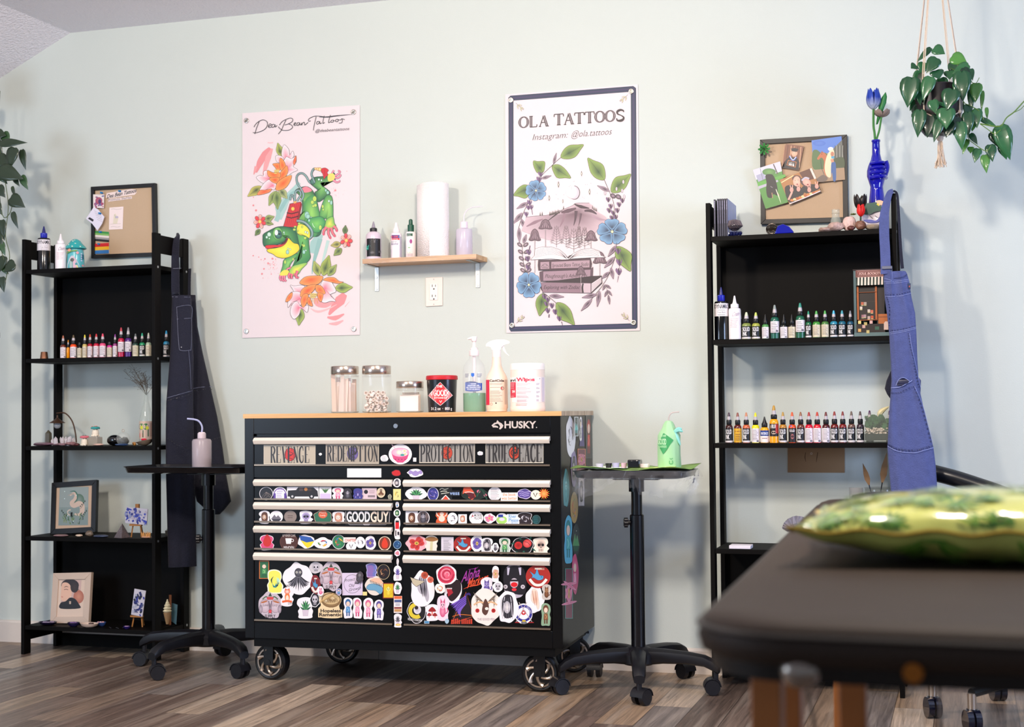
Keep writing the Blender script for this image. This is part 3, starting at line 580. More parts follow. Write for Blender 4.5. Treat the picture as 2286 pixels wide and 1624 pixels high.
# right column rows
stk(R0_,oB,185,972,216,148,mo='plant',pal='green',label='palm leaf sticker with pink starfish'); stk(R0_,oB,365,972,122,146,'disc',fill='3a3a8c',bw=6,mo='swirl',pal='purp',label='blue and violet galaxy sticker')
stk(R0_,oB,500,972,140,148,'rect',border='10100f',ex=lambda A: (A.line([(438,925),(460,912),(490,922),(530,912)],6,'e8e8d8'),A.line([(445,948),(480,940),(515,944)],6,'e8e8d8'),A.line([(452,970),(500,962),(545,956)],6,'e8e8d8'),A.poly([(500,980),(555,1035),(445,1035)],'f0ece8'),A.poly([(500,990),(535,1030),(465,1030)],'d84a2e')),label='black camping tent sticker')
stk(R0_,oB,600,965,116,60,'rect',border='0e0e12',txt=[('vess',548,980,40,104,'9ab4e0')],label='small sticker with pale blue letters')
def fox(A):
    A.poly([(690,905),(760,895),(800,950),(820,1000),(780,1036),(740,1010),(760,980),(700,960),(680,975)],'e05a3a'); A.poly([(720,960),(800,955),(815,1010),(765,1030)],'5a1620'); A.line([(700,955),(750,950),(800,962)],6,'f6f0ec')
    A.ell(850,945,18,18,'e06a8a'); A.ell(922,985,16,16,'e06a8a'); A.line([(830,1000),(880,920),(940,1030)],14,'1e4a38')
stk(R0_,oB,800,970,290,140,border='2a3a32',fill='16241e',bw=5,ex=fox,label='open mouthed red fox sticker')
stk(R0_,oB,1024,970,144,150,'disc',mo='lines',pal='bw',label='round white antler sticker'); stk(R0_,oB,1182,1000,180,88,'rect',border='fbf4f0',txt=[('the book',1112,992,34,140,'e88a5a'),('was better',1100,1032,34,165,'e88a5a')],label='sticker reading the book was better')
stk(R0_,oB,1340,972,162,104,border='e4d8f0',fill='5a4a96',bw=6,ex=lambda A: [A.line([(1280+k*6,950+k*20),(1310,942+k*20),(1340,954+k*20),(1400-k*6,946+k*20)],5,'c8bcec') for k in range(3)],label='purple speech blob sticker'); stk(R0_,oB,1465,980,110,102,'disc',border='f0e8d4',ex=lambda A: A.line([(1440,960),(1460,1000),(1480,960)],9,'3a342c',smooth=False),label='round cream sticker with a V')
def sun(A):
    for k in range(16): t = k*PI/8; A.line([(1552+28*math.cos(t), 968+28*math.sin(t)), (1552+62*math.cos(t), 968+62*math.sin(t))], [16, 1], 'f0a83c' if k % 2 else 'e05a2a')
    A.ell(1552, 968, 32, 32, 'f07a3a', 'f8b060')
stk(R0_,oB,1552,968,70,70,'disc',border='e05a2a',ex=sun,label='orange sun sticker')
stk(R1_,oB,138,1228,130,146,'rect',mo='head',pal='brn',label='figure in brown robe sticker'); stk(R1_,oB,260,1226,138,152,'disc',mo='animal',pal='bw',fill='6a5a5a',bw=7,label='round grey dog sticker')
stk(R1_,oB,458,1230,132,142,'fig',border='d85a2a',ex=lambda A: (A.ell(458,1235,34,34,'f0d8c8'),A.ell(458,1186,22,20,'f0d8c8'),A.line([(400,1170),(412,1200),(430,1210)],12,'f0d8c8'),A.line([(516,1170),(504,1200),(486,1210)],12,'f0d8c8')),label='seated laughing monk sticker')
stk(R1_,oB,578,1232,112,126,'disc',mo='swirl',pal='bw'); stk(R1_,oB,686,1236,92,98,'rect',mo='head',pal='skin'); stk(R1_,oB,826,1228,152,138,'disc',border='faf6fa',txt=[('MUSKIES',805,1212,24,84,'2a1a20'),('PILLOWS',805,1242,24,84,'2a1a20')],ex=lambda A: (A.line([(770,1228),(788,1190)],5,'2a1a20'),A.ell(790,1208,8,8,'c82a3c')),label='round white sticker with two small black words')
stk(R1_,oB,972,1230,130,100,'blob',mo='flower',pal='pink',label='pale rose sticker'); stk(R1_,oB,1100,1240,132,130,'disc',ex=lambda A: (A.ell(1100,1250,58,42,'a8d86a'),A.ell(1100,1242,30,18,'d8d0e0'),A.rect(1060,1192,1112,1220,'2a3a9a')),label='green river tube sticker')
stk(R1_,oB,1222,1245,140,118,'rect',border='e8f0fa',txt=[('River',1172,1228,36,82,'4a8ac0'),('Please',1172,1268,36,105,'4a8ac0'),('MINDEN',1200,1286,10,70,'4a8ac0')],label='sticker reading River Please'); stk(R1_,oB,1346,1235,160,136,'fig',fill='2e2226',bw=6,mo='swirl',pal='bw',label='dark hooded sticker'); stk(R1_,oB,1472,1242,92,96,'disc',border='4a6a6a',fill='1e3a3c',bw=4,mo='lines',pal='teal',label='round dark teal sticker')
stk(R2_,oB,190,1498,220,180,border='f0b0b8',mo='flower',pal='red',label='cluster of red flower heads sticker'); stk(R2_,oB,350,1500,140,172,'fig',border='e8e0d4',ex=lambda A: (A.poly([(278,1460),(320,1432),(380,1432),(420,1460),(350,1480)],'9a6a3a',True),A.line([(350,1478),(345,1580)],28,'cfc8a0')),label='tan mushroom sticker')
stk(R2_,oB,518,1515,132,170,'rect',border='d8d0dc',mo='lines',pal='bw',label='grey scroll sticker'); stk(R2_,oB,688,1510,206,190,'disc',border='b02a26',fill='9c2420',bw=8,mo='bird',label='round red sticker with a blue bird, upper'); stk(R2_,oB,835,1500,130,190,mo='flower',pal='purp',label='violet blossom sticker'); stk(R2_,oB,940,1520,140,172,'fig',mo='head',pal='bw',label='black haired figure sketch sticker')
stk(R2_,oB,1036,1540,70,100,mo='animal',pal='bw'); stk(R2_,oB,1130,1525,126,180,'fig',fill='b8c8b8',bw=8,mo='figure',pal='green',label='hooded figure sticker')
def cherry(A):
    A.ell(1275,1520,42,40,'c82a28','8a1418'); A.ell(1370,1500,46,44,'c8302e','e87070')
    for (x,y,t) in ((1230,1495,2.8),(1260,1585,2),(1330,1580,1.2),(1430,1560,.6),(1300,1460,-1.8),(1400,1450,-1)): A.line([(x,y),(x+42*math.cos(t),y+42*math.sin(t))],[22,2],'1c5a4a')
    A.line([(1340, 1480), (1375, 1490), (1400, 1520)], 5, '5a1016')
stk(R2_,oB,1320,1520,230,170,border='ece6ea',fill='0e0e10',bw=5,ex=cherry,label='cherry and rose sticker'); stk(R2_,oB,1515,1525,176,190,'fig',border='f4e8d8',mo='skull',pal='skin',label='decorated sugar skull sticker')
# bottom drawers
stk(L3,oC,258,225,116,210,'rect',border='d86a2a',fill='2a6a3c',bw=8,mo='figure',pal='green',label='orange framed card sticker'); stk(L3,oC,385,360,190,290,'fig',border='faf8e0',fill='f0ec60',bw=14,mo='swirl',pal='teal',label='yellow sticker with a pale blue ribbon creature')
stk(L3,oC,660,330,340,370,'blob',mo='feather',pal='bw',label='large owl headdress portrait sticker'); stk(L3,oC,865,200,150,130,'blob',border='cfc8cc',mo='skull',pal='bw',label='grey pattern owl sticker'); stk(L3,oC,860,400,120,220,border='a82a2c',fill='7a1c22',bw=4,mo='bird',label='red and blue round sticker behind the owl')
def supply(cx, cy, k):
    def ex(A):
        for q in (-1, 1):
            A.ell(cx+q*62*k,cy+20*k,60*k,78*k,'c0a8b4','d8c8d0',line='5a4a54',lw=3); A.line([(cx+q*16*k,cy-40*k),(cx+q*8*k,cy+60*k),(cx+q*20*k,cy+110*k)],10*k,'6a5a66'); A.ell(cx+q*70*k,cy-30*k,40*k,10*k,'b86a3a',rot=q*.3); A.ell(cx+q*110*k,cy+55*k,22*k,50*k,'8a7a86','c0b0ba')
            A.line([(cx+q*90*k, cy-60*k), (cx+q*50*k, cy-90*k), (cx+q*20*k, cy-70*k)], 14*k, '4a6a44')
        for q in (-1, 0, 1): A.ell(cx+q*22*k, cy-72*k, 18*k, 18*k, 'c82a34', 'e05a5a')
        A.poly([(cx,cy-140*k),(cx+22*k,cy-95*k),(cx-22*k,cy-95*k)],'3a4a3a'); A.ell(cx,cy+82*k,18*k,22*k,'c82430','e86060'); A.text('SUPPLY',cx-62*k,cy+158*k,40*k,'3a3036',width=124*k,bold=.02); A.text('Love',cx-84*k,cy+20*k,30*k,'6a5a66',width=60*k,shear=.2); A.text('Lucy',cx+24*k,cy+20*k,30*k,'6a5a66',width=60*k,shear=.2)
    return ex
stk(L3,oC,1042,300,250,330,'blob',border='cabcc6',ex=supply(1042,290,1),label='mirrored faces sticker, upper one'); stk(L3,oC,330,645,262,320,'blob',border='cabcc6',ex=supply(330,630,1),label='mirrored faces sticker, lower one')
stk(L3,oC,1292,392,238,262,'rect',border='dccce4',ex=lambda A: (A.ring(1290,390,98,4,'3a3440',ry=108),A.text('Protect',1200,370,36,'2a2430',width=118,shear=.25,slope=-.18),A.text('Old',1248,425,36,'2a2430',width=60,shear=.25),A.text('Growth',1248,478,36,'2a2430',width=140,shear=.25,slope=-.18),[A.poly([(1318+k*16,390),(1326+k*16,345),(1334+k*16,390)],'2a2430') for k in range(3)]),label='lilac square sticker reading Protect Old Growth')
stk(L3,oC,1386,310,86,130,border='4a4248',mo='feather',pal='bw'); stk(L3,oC,1512,230,140,172,'fig',border='b8b0d8',fill='6a78c0',bw=10,mo='lines',pal='pink',label='blue and pink book sticker'); stk(L3,oC,1655,250,150,180,'disc',border='c8b48a',fill='1a1014',bw=5,mo='swirl',pal='brn',label='round dark sticker with thin gold rim')
stk(L3,oC,1552,410,215,210,border='e8dcd0',ex=lambda A: (A.poly([(1455,430),(1500,390),(1600,400),(1650,450),(1620,510),(1560,470),(1480,460)],'6aa0c0',True,line='2a4a60',lw=3),A.poly([(1500,340),(1600,320),(1650,390),(1540,370)],'e8b89a',True),[A.line([(1500+k*18,345+k*7),(1504+k*18,375+k*7)],7,'4a2a24',smooth=False) for k in range(8)]),label='blue fish sticker')
stk(L3,oC,1712,470,130,180,'rect',border='8a2a24',fill='e0c024',bw=10,mo='animal',pal='yel',label='yellow and red cat sticker'); stk(L3,oC,930,470,80,110,mo='animal',pal='pink'); stk(L3,oC,1142,480,66,80,border='c8bcd8',mo='figure',pal='blue'); stk(L3,oC,1448,500,50,44,'rect',border='f0dc90')
stk(L3,oC,530,540,150,220,'fig',ex=lambda A: (A.ell(530,545,30,55,'f0803c'),A.ell(530,480,34,30,'e8622a','f8e8dc'),A.poly([(500,465),(508,435),(522,462)],'e8622a'),A.poly([(560,465),(552,435),(538,462)],'e8622a'),A.ell(530,560,18,38,'f8e0cc'),A.line([(470,600),(530,590),(585,600)],24,'e8622a'),A.text('ZERO',505,425,24,'2a1a1a',width=58),A.text('GIVEN',538,632,24,'2a1a1a',width=56)),label='meditating fox sticker')
stk(L3,oC,742,670,200,260,'fig',mo='plant',pal='green',label='plants on a cart sticker'); stk(L3,oC,852,580,118,170,border='f0ecf0',fill='1c1a22',bw=8,mo='skull',pal='bw',label='black plague mask sticker')
def ram(A):
    A.rect(890,690,1172,782,'ecd4a8'); A.ell(1042,580,116,88,'7a5a34','c0a070'); A.ell(1042,568,100,62,'d8bc8a','8a6a40'); A.ell(985,588,26,20,'8a6a44','f0e0b8'); A.ell(1060,560,30,24,'b08a58','f0e0b8')
    for k in range(5): A.line([(990+k*22, 610), (1010+k*22, 560+k % 2*12), (1040+k*20, 600)], 4, '6a4a28')
    A.line([(905,600),(1070,500)],10,'d8b47a'); A.line([(912,612),(1076,512)],8,'b08a50'); A.text('Hopeless',918,722,38,'2e1a10',width=238,bold=.03); A.text('Ramentic',902,768,38,'2e1a10',width=264,bold=.03)
stk(L3,oC,1030,640,280,300,'fig',border='ecd4a8',ex=ram,label='tan sticker of a noodle bowl reading Hopeless Ramentic')
for i,(x,y,pl) in enumerate(((1240,668,'blue'),(1350,672,'pink'),(1476,678,'pink'),(1602,692,'purp'))): stk(L3,oC,x,y,116,250,'fig',mo='figure',pal=pl,label=['pale blue','rosy pink, round skirted','bright pink','dark haired'][i]+' little figure sticker')
# right bottom drawer
stk(R3_,oD,400,410,260,370,'blob',mo='horse',pal='bw',label='horse skull with moth and orange blossoms sticker',ex=lambda A: (A.ell(418,262,38,38,'c85a3c','8a2a1c'),A.ell(480,310,34,34,'d8705a','a83a2a'),A.poly([(262,280),(340,310),(420,330),(330,385),(290,350)],'c8bca0',line='1c1818',lw=5)))
def rose(A):
    A.ell(648, 258, 92, 92, 'd02a4c', 'e86a84')
    for k in range(4): A.ring(648+k*3, 252, 76-k*18, 9, 'f4a0b0' if k % 2 else 'a81838', a0=k, a1=k+4.4)
stk(R3_,oD,645,262,215,215,'blob',ex=rose,label='pink rose sticker'); stk(R3_,oD,590,400,110,110,border='f4ece8',mo='swirl',pal='org')
def wolf(A):
    A.poly([(640,340),(700,310),(790,320),(805,420),(760,500),(700,540),(650,470),(690,420),(640,400)],'241014',True); A.poly([(648,400),(700,400),(720,450),(670,490)],'a81c2c'); [A.poly([(650+k*12,398),(656+k*12,415),(662+k*12,398)],'f4f0ee') for k in range(5)]; A.ell(678,335,16,16,'e8dce0')
stk(R3_,oD,722,420,190,270,'blob',border='f0ecf0',ex=wolf,label='snarling black wolf sticker')
def am(A):
    A.text('Alpha',805,340,105,'a0389a',width=190,shear=.3,slope=-.35,bold=.01); A.text('Markers',870,400,90,'e0502a',width=210,shear=.3,slope=-.35,bold=.01); A.line([(830,410),(900,380),(1000,360),(1075,290)],[2,10,2],'e0502a'); A.line([(880,200),(960,190),(990,170)],[1,6,1],'a0389a')
stk(R3_,oD,940,300,280,250,'rect',border=None,ex=am,label='purple and orange script sticker')
stk(R3_,oD,1078,380,140,190,'fig',border='eee8f4',mo='animal',pal='purp',label='lilac winged dragon sticker'); stk(R3_,oD,1180,245,80,170,'fig',mo='flower',pal='skin',label='pale blossoms sticker'); stk(R3_,oD,1205,380,110,110,mo='skull',pal='bw',label='small skull with red bow sticker')
def nun(A):
    A.poly([(1270,200),(1370,160),(1475,200),(1500,380),(1460,470),(1280,430),(1255,340)],'1c1820',True)
    for q in (-1,1): A.line([(1370+q*60,180),(1370+q*66,260)],[30,44,14],'d0c8dc'); A.ell(1370+q*92,385,22,22,'e8e0e8','5a5058')
    A.ell(1370,345,44,52,'c8b8c4','e8e0e8'); A.ell(1370,362,36,26,'d81c24'); A.ell(1370,415,26,16,'e0303a'); A.line([(1330,318),(1410,318)],20,'141016')
stk(R3_,oD,1372,330,250,370,'blob',border='b8b0be',ex=nun,label='dark portrait sticker with red lips')
stk(R3_,oD,1625,275,262,250,'disc',border='b8342c',fill='a82a24',bw=6,mo='bird',label='round red sticker with a blue bird, lower right',txt=[('TATTOO',1612,205,22,80,'f0dcc8')]); stk(R3_,oD,1715,440,105,170,'fig',border='c8c0b8',mo='animal',pal='brn',label='brown otter sticker')
stk(R3_,oD,1590,520,190,290,'blob',border='f4eef0',mo='horse',pal='skin',label='cream skull and ribbons sticker')
stk(R3_,oD,335,650,200,230,'blob',fill='181214',bw=5,ex=lambda A: (A.ring(330,640,66,40,'e0c838',a0=1,a1=4.6),A.ell(340,630,40,46,'e8e4ea','b8b0c0'),A.ell(330,608,20,20,'2a1a24'),A.text('RELAX HARDER',240,740,26,'f4f0f0',width=150,slope=.12)),label='astronaut on a yellow moon sticker reading RELAX HARDER')
stk(R3_,oD,498,660,150,180,'fig',mo='mush',pal='red',label='three red mushrooms sticker'); stk(R3_,oD,610,610,140,270,'fig',border='f8dce8',mo='animal',pal='pink',label='small pink creature sticker'); stk(R3_,oD,450,757,54,30,'rect',border='e0e8f0',fill='4a8ab8',bw=3); stk(R3_,oD,664,746,40,56,border='a8c4d8')
def raven(A):
    A.poly([(700, 780), (940, 700), (860, 440)], '1c1014', line='d85a1e', lw=5)
    for k in range(9): A.line([(860,480+k*10),(790,540+k*12),(690+k*14,580+k*16)],[8,34,2],'4a3088' if k % 2 else '7a58c0')
    A.line([(850,470),(890,460),(905,480)],[20,24,4],'3a2470'); [A.rect(700+k*20+(k > 4)*10,735-(k % 4)*5,714+k*20+(k > 4)*10,780,'c83a22') for k in range(11)]; A.line([(715,700),(800,680),(920,690)],6,'e87a2a')
stk(R3_,oD,810,620,250,330,'tri',border='140c10',ex=raven,label='purple raven sticker')
stk(R3_,oD,1065,600,300,380,'blob',border='f4e8e0',mo='eagle',label='eagle and roses sticker',txt=[('THE GOOD PEN',978,742,24,185,'b0a0a8')]); stk(R3_,oD,1300,600,220,340,'blob',border='f4eef2',mo='head',pal='bw',label='black and white portrait with wild hair sticker')
def curl(A):
    A.ring(1470,668,78,26,'2a2a8c'); A.ring(1470,668,62,6,'e8e4f0'); A.ell(1470,660,26,26,'c82028'); A.ell(1470,660,10,10,'f0e8e8')
    A.line([(1420,550),(1560,760)],7,'b8a8a8'); A.line([(1505,550),(1390,760)],7,'b8a8a8'); A.ell(1474,768,32,16,'5a5a5e','8a8a90'); A.rect(1455,740,1492,756,'e0c030'); A.line([(1378,765),(1425,765)],10,'a01c22'); A.line([(1520,765),(1578,765)],10,'a01c22')
    A.text('MINDEN',1392,680,20,'f4f0fa',width=70,rot=-1.1); A.text('ONTARIO',1498,598,20,'f4f0fa',width=88,rot=1.0)
stk(R3_,oD,1470,672,190,220,'disc',border='f4f0f4',ex=curl,label='curling club sticker reading MINDEN ONTARIO'); stk(R3_,oD,1706,680,104,250,'fig',border='8aa88a',mo='figure',pal='brn',label='green edged figure sticker')
# right side of the chest
SN = CNS; SP = CT @ Vector((CW, 0, 0)); _sf = on_plane(SP, SN)
oS = (1240, 900, 3.1231)
side = [(105,235,66,290,'blob','f0ecf4','bw','swirl','tall crowded white sticker'),(125,165,28,135,'rect','f0f0f4','teal','land','tarot card sticker'),(155,180,18,170,'fig','f4f0f4','bw','figure','pale spoon sticker'),(183,200,36,205,'tri','4a3a8c','purp','swirl','purple and red banner sticker'),(230,235,42,300,'rect','2a4a50','red','figure','tall teal card sticker'),
 (180,395,56,150,'rect','e88a5a','pink','flower','orange and pink square sticker'),(126,460,44,230,'blob','8a7aa8','bw','head','grey horned sticker'),(74,600,46,260,'blob','4a9a9c','teal','animal','teal fish sticker'),(180,620,44,200,'rect','7a7a8c','bw','head','grey photo sticker'),(130,730,54,220,'disc','b89a5a','mix','swirl','gold rimmed oval sticker'),
 (88,950,60,330,'fig','5ab8d8','teal','figure','cyan dancing figure sticker'),(142,955,56,225,'disc','2a342e','green','land','dark green oval sticker'),(134,1200,50,270,'blob','d04a7a','pink','figure','bright pink sticker'),(92,1330,54,350,'rect','3a9a8c','pink','flower','tall green and pink sticker')]
sd = cab
for (x,y,w0,h0,kd,bo,pl,mo,lb) in side: stk(cab,oS,x,y,w0,h0,kd,border=bo,fill=PALS[pl][3] if kd == 'rect' else None,bw=4,mo=mo,pal=pl,label=lb+' on the right side',fn=_sf)
order = sorted(range(len(STK)), key=lambda i: -STK[i]['area'])
named = set(order[:99]); rest = None
for i, d in enumerate(STK):
    if i in named:
        A = Art(d['fn'], base=3e-4+(i % 9)*1.2e-4, step=2e-5); 
        if d['fn'] is cf and d['par'] is not cab: A.base -= .002
        draw_stk(A, d); A.build('sticker', d['par'], print_mat(.35, .15, 'sticker'), d['label'])
    else:
        if rest is None: rest = Art(d['fn'], base=3e-4)
        rest.fn = d['fn']; rest.base = 4e-4-(.002 if d['fn'] is cf and d['par'] is not cab else 0); draw_stk(rest, d)
if rest: tag(rest.build('small_stickers', cab, print_mat(.35, .15, 'sticker')), None, kind='stuff')
# ================================================================ two open shelving units
SHW = M('060403', .6, noise=.3, nscale=20, spec=.14)
SY0, SY1 = -.275, -.018
def shelf_unit(x0, x1, tops, label):
    t = thing('shelving_unit', label, 'shelf unit', (x0, SY0, 0))
    zt = 1.684; e = .0155
    for i, (xa, xb) in enumerate(((x0, x0+e), (x1-e, x1))):
        MB().box(xa, xb, SY0, SY0+.043, 0, zt).build('post', SHW, t, bevel=.001)
        MB().box(xa, xb, SY1-.043, SY1, 0, zt).build('post', SHW, t, bevel=.001)
        MB().box(xa+.002, xb-.002, SY0+.043, SY1-.043, zt-.078, zt-.006).build('rail', SHW, t, bevel=.001)
        MB().box(xa+.002, xb-.002, SY0+.043, SY1-.043, .055, .112).build('rail', SHW, t, bevel=.001)
        s_ = MB()
        for z in tops:
            for y in (SY0+.02, SY1-.02):
                X = xa if i == 0 else xb
                s_.cyl((X-.0005,y,z-.01),(X+.0012,y,z-.01),.005,n=10) if i else s_.cyl((X+.0005,y,z-.01),(X-.0012,y,z-.01),.005,n=10)
        s_.build('screws', M('b8b8bc', .3, 1), t)
    for z in tops: MB().box(x0+e, x1-e, SY0+.004, SY1-.002, z-.0165, z).build('shelf', SHW, t, bevel=.001)
    for za, zb_ in ((tops[1], tops[0]-.0165), (tops[4], tops[3]-.0165)):
        MB().box(x0+e, x1-e, SY1-.012, SY1-.002, za, zb_).build('back_panel', SHW, t)
    MB().box(x0+e, x1-e, SY1-.012, SY1-.002, .0, .05).build('rail', SHW, t)
    return t
TL = [1.559, 1.1955, .8405, .4755, .1165]; TR = [1.5665, 1.206, .8465, .4815, .1165]
LX0, LX1, RX0, RX1 = -1.9215, -1.3025, .885, 1.5265
shelf_unit(LX0, LX1, TL, 'black wooden shelving unit on the left beside the dark overalls')
shelf_unit(RX0, RX1, TR, 'black wooden shelving unit on the right beside the blue overalls')
# ---------------------------------------------------------------- ink bottles
CAPB = M('0c0c0e', .4); NOZ = 'b8b0b4'
def bottle(px,Y,z,wpx,hpx,body,tip,lab,label,group=None,tall=False,nocap=False):
    """px: photo column of the axis; wpx width and hpx full height in photo pixels"""
    c = atY(Y, px, 900); s = mpp(Y, px, 900); r = wpx*s/2; H = hpx*s
    t = thing('ink_bottle',label,'ink bottle',(c.x,Y,z),0,group); cc = (c.x,Y,z)
    hb = H*(.60 if not tall else .64); ht = H*.24; hc = H-hb-ht
    MB().lathe(cc,[(r*.9,0),(r,.001),(r,hb*.82),(r*.93,hb*.92),(r*.7,hb*.985),(r*.5,hb)],20).build('bottle',M(body,.22,coat=.3),t)
    MB().lathe(cc,[(r*.66,hb),(r*.7,hb+.001),(r*.7,hb+hc*.8),(r*.6,hb+hc)],16).build('cap',CAPB,t)
    if tip == 'cap': MB().lathe(cc,[(r*.55,hb+hc),(r*.3,hb+hc+ht*.5),(r*.12,H),],12).build('nozzle',CAPB,t)
    elif tip:
        m_ = MB(); m_.lathe(cc,[(r*.5,hb+hc),(r*.4,hb+hc+ht*.45)],14,mi=0,cap1=False); m_.lathe(cc,[(r*.4,hb+hc+ht*.45),(r*.22,H*.985),(r*.1,H)],14,mi=1,cap0=False)
        m_.build('nozzle', [M(NOZ, .35), M(tip, .35)], t)
    if lab:
        A = Art(on_cyl(cc, r, s, z), base=2.5e-4, step=6e-5); q = r/s; HB = hb/s; y0, y1 = -HB*.80, -HB*.04
        if tall: y0, y1 = -HB*.80, -HB*.28
        bg = {'solid': '0a0a0b', 'white': 'e6dce0', 'cream': 'd8ccb0', 'yellow': 'd8a420', 'blue': 'e8e0dc', 'devil': '1a1012', 'true': '181214'}[lab]
        A.rect(-q*.985, y0, q*.985, y1, bg, n=12)
        if lab == 'solid':
            A.text('SOLID',-q*.85,y0+HB*.30,HB*.24,'f2eef0',width=q*1.5,bold=.02); A.text('INK',-q*.85,y0+HB*.58,HB*.24,'f2eef0',width=q*.9,bold=.02); A.rect(-q*.985,y1-HB*.1,q*.985,y1,'d8d0d0',n=12)
        elif lab in ('white', 'cream'):
            for k in range(7 if tall else 8): A.rect(-q*.75, y0+HB*(.08+.075*k), q*(.2+.5*((k*7) % 5)/5), y0+HB*(.08+.075*k)+HB*.022, '6a6068' if k % 3 else '2a2428', n=6)
            if lab == 'white': A.rect(q*.2, y1-HB*.1, q*.7, y1-HB*.04, '3a3438', n=4)
        elif lab == 'yellow': A.rect(-q*.8,y0+HB*.12,q*.8,y0+HB*.2,'6a1a10',n=6); [A.rect(-q*.6,y0+HB*(.3+.1*k),q*.6,y0+HB*(.34+.1*k),'7a4a10',n=6) for k in range(4)]
        elif lab == 'blue': A.rect(-q*.985,y0,q*.985,y0+HB*.35,'1e3a86',n=12); A.text('INTENZE',-q*.8,y0+HB*.27,HB*.16,'f0f0f4',width=q*1.6,bold=.02); A.rect(-q*.6,y0+HB*.48,q*.6,y0+HB*.52,'8a4a4a',n=6)
        elif lab == 'devil': A.text('SOLID',-q*.7,y0+HB*.2,HB*.13,'e8e0e0',width=q*1.3,bold=.02); A.ell(0,y0+HB*.45,q*.4,HB*.14,'b06a6a','3a1416'); A.ell(-q*.3,-HB*.92,q*.18,q*.18,'2a5ac0')
        elif lab == 'true': A.text('TRUE',-q*.85,y0+HB*.18,HB*.15,'f0e8e4',width=q*1.3,bold=.03); A.rect(q*.3,y0+HB*.02,q*.95,y0+HB*.4,'b0281e',n=4); A.ell(-q*.1,y0+HB*.36,q*.5,HB*.07,'e0c8b0','3a1a14')
        A.build('label', t)
    return t
ORD = ['first','second','third','fourth','fifth','sixth','seventh','eighth','ninth','tenth','eleventh','twelfth','thirteenth','fourteenth','fifteenth','sixteenth','seventeenth','eighteenth']
LN = {'solid': 'black label', 'white': 'white label', 'cream': 'cream label', 'yellow': 'yellow label', 'blue': 'blue and white label', 'devil': 'dark pictorial label', 'true': 'black and red label', None: 'no label'}
def row(items, ox, k, Y, z, where, group, hpx0):
    for i,(x,w0,top,base,body,tip,lab,cn,*ex) in enumerate(items):
        tall = 'tall' in ex; hp = (base-top)/k; yy = Y+(.03 if 'back' in ex else 0)
        n = ORD[i]+' from left'
        bottle(ox+x/k,yy,z,w0/k*.97,hp,body,tip,lab,'%s%s ink bottle, %s, %s, %s' % ('tall ' if tall else '',cn,LN[lab],n,where),group,tall)
row([(170,105,220,640,'6b2b1a','b06a50','white','brown red'),(262,62,300,636,'e8930c','e8930c',None,'narrow orange'),(358,122,210,636,'f4511e','5a4a30','white','bright orange'),(470,88,260,634,'0c0a0a',None,'cream','black'),
     (565,92,205,630,'c9b268','e0d040','cream','khaki'),(662,98,195,628,'a3122b','b8452a','white','crimson'),(775,108,190,626,'c2163a','c9383f','white','red'),(892,122,185,624,'e0527e','e0506a','white','pink'),
     (1018,100,240,614,'c42a8a',None,'cream','magenta'),(1118,84,190,612,'8e3a78','8c3f92','white','mauve'),(1228,118,70,612,'b8123f','b8404f','white','raspberry','tall'),(1358,122,68,610,'45156e','8a8488','white','violet','tall'),
     (1490,112,180,604,'1c3a30','6a7070','cream','dark green'),(1612,104,168,600,'178a5a','2fa080','solid','emerald'),(1728,104,165,597,'9fb39a','c9cbb8','cream','grey green')],
    120, 8.164, -.235, TL[1], 'left unit', 'ink bottles on the left shelving unit', 50)
bottle(371.5,-.12,TL[1],13.8,60,'2b87b0','2b90c0','solid','sky blue ink bottle with black label, last on the left unit beyond the post','ink bottles on the left shelving unit')
row([(412,60,300,636,'20302a','b0b0a8','solid','half hidden dark','back'),(485,116,300,634,'7d8a45','c9d0b0','solid','olive'),(600,102,305,634,'a0a545','b5c25a','solid','light olive'),(715,88,330,632,'4a8a4a','cap','white','leaf green'),
     (830,108,215,630,'1e5a48','8a9490','white','teal green','tall'),(940,92,335,630,'101412','cap','white','black'),(1037,90,335,628,'1a1412','cap','cream','black brown'),(1140,113,195,626,'1b5a40','3a8a78','white','deep green','tall'),
     (1240,75,290,620,'10603a','2a8a6a','solid','green'),(1337,98,288,618,'3f8a35','4aa04a','cream','grass green'),(1442,93,285,616,'4a7a3a','4aa04a','cream','moss green'),(1548,93,278,608,'2f86a0','4ab0d0','solid','cyan'),
     (1650,93,278,606,'20637a','3a98a8','solid','petrol blue'),(1750,80,280,603,'20506a','7a8088','solid','slate blue')],
    1580, 5.443, -.235, TR[1], 'upper right shelf', 'ink bottles on the upper shelf of the right unit', 60)
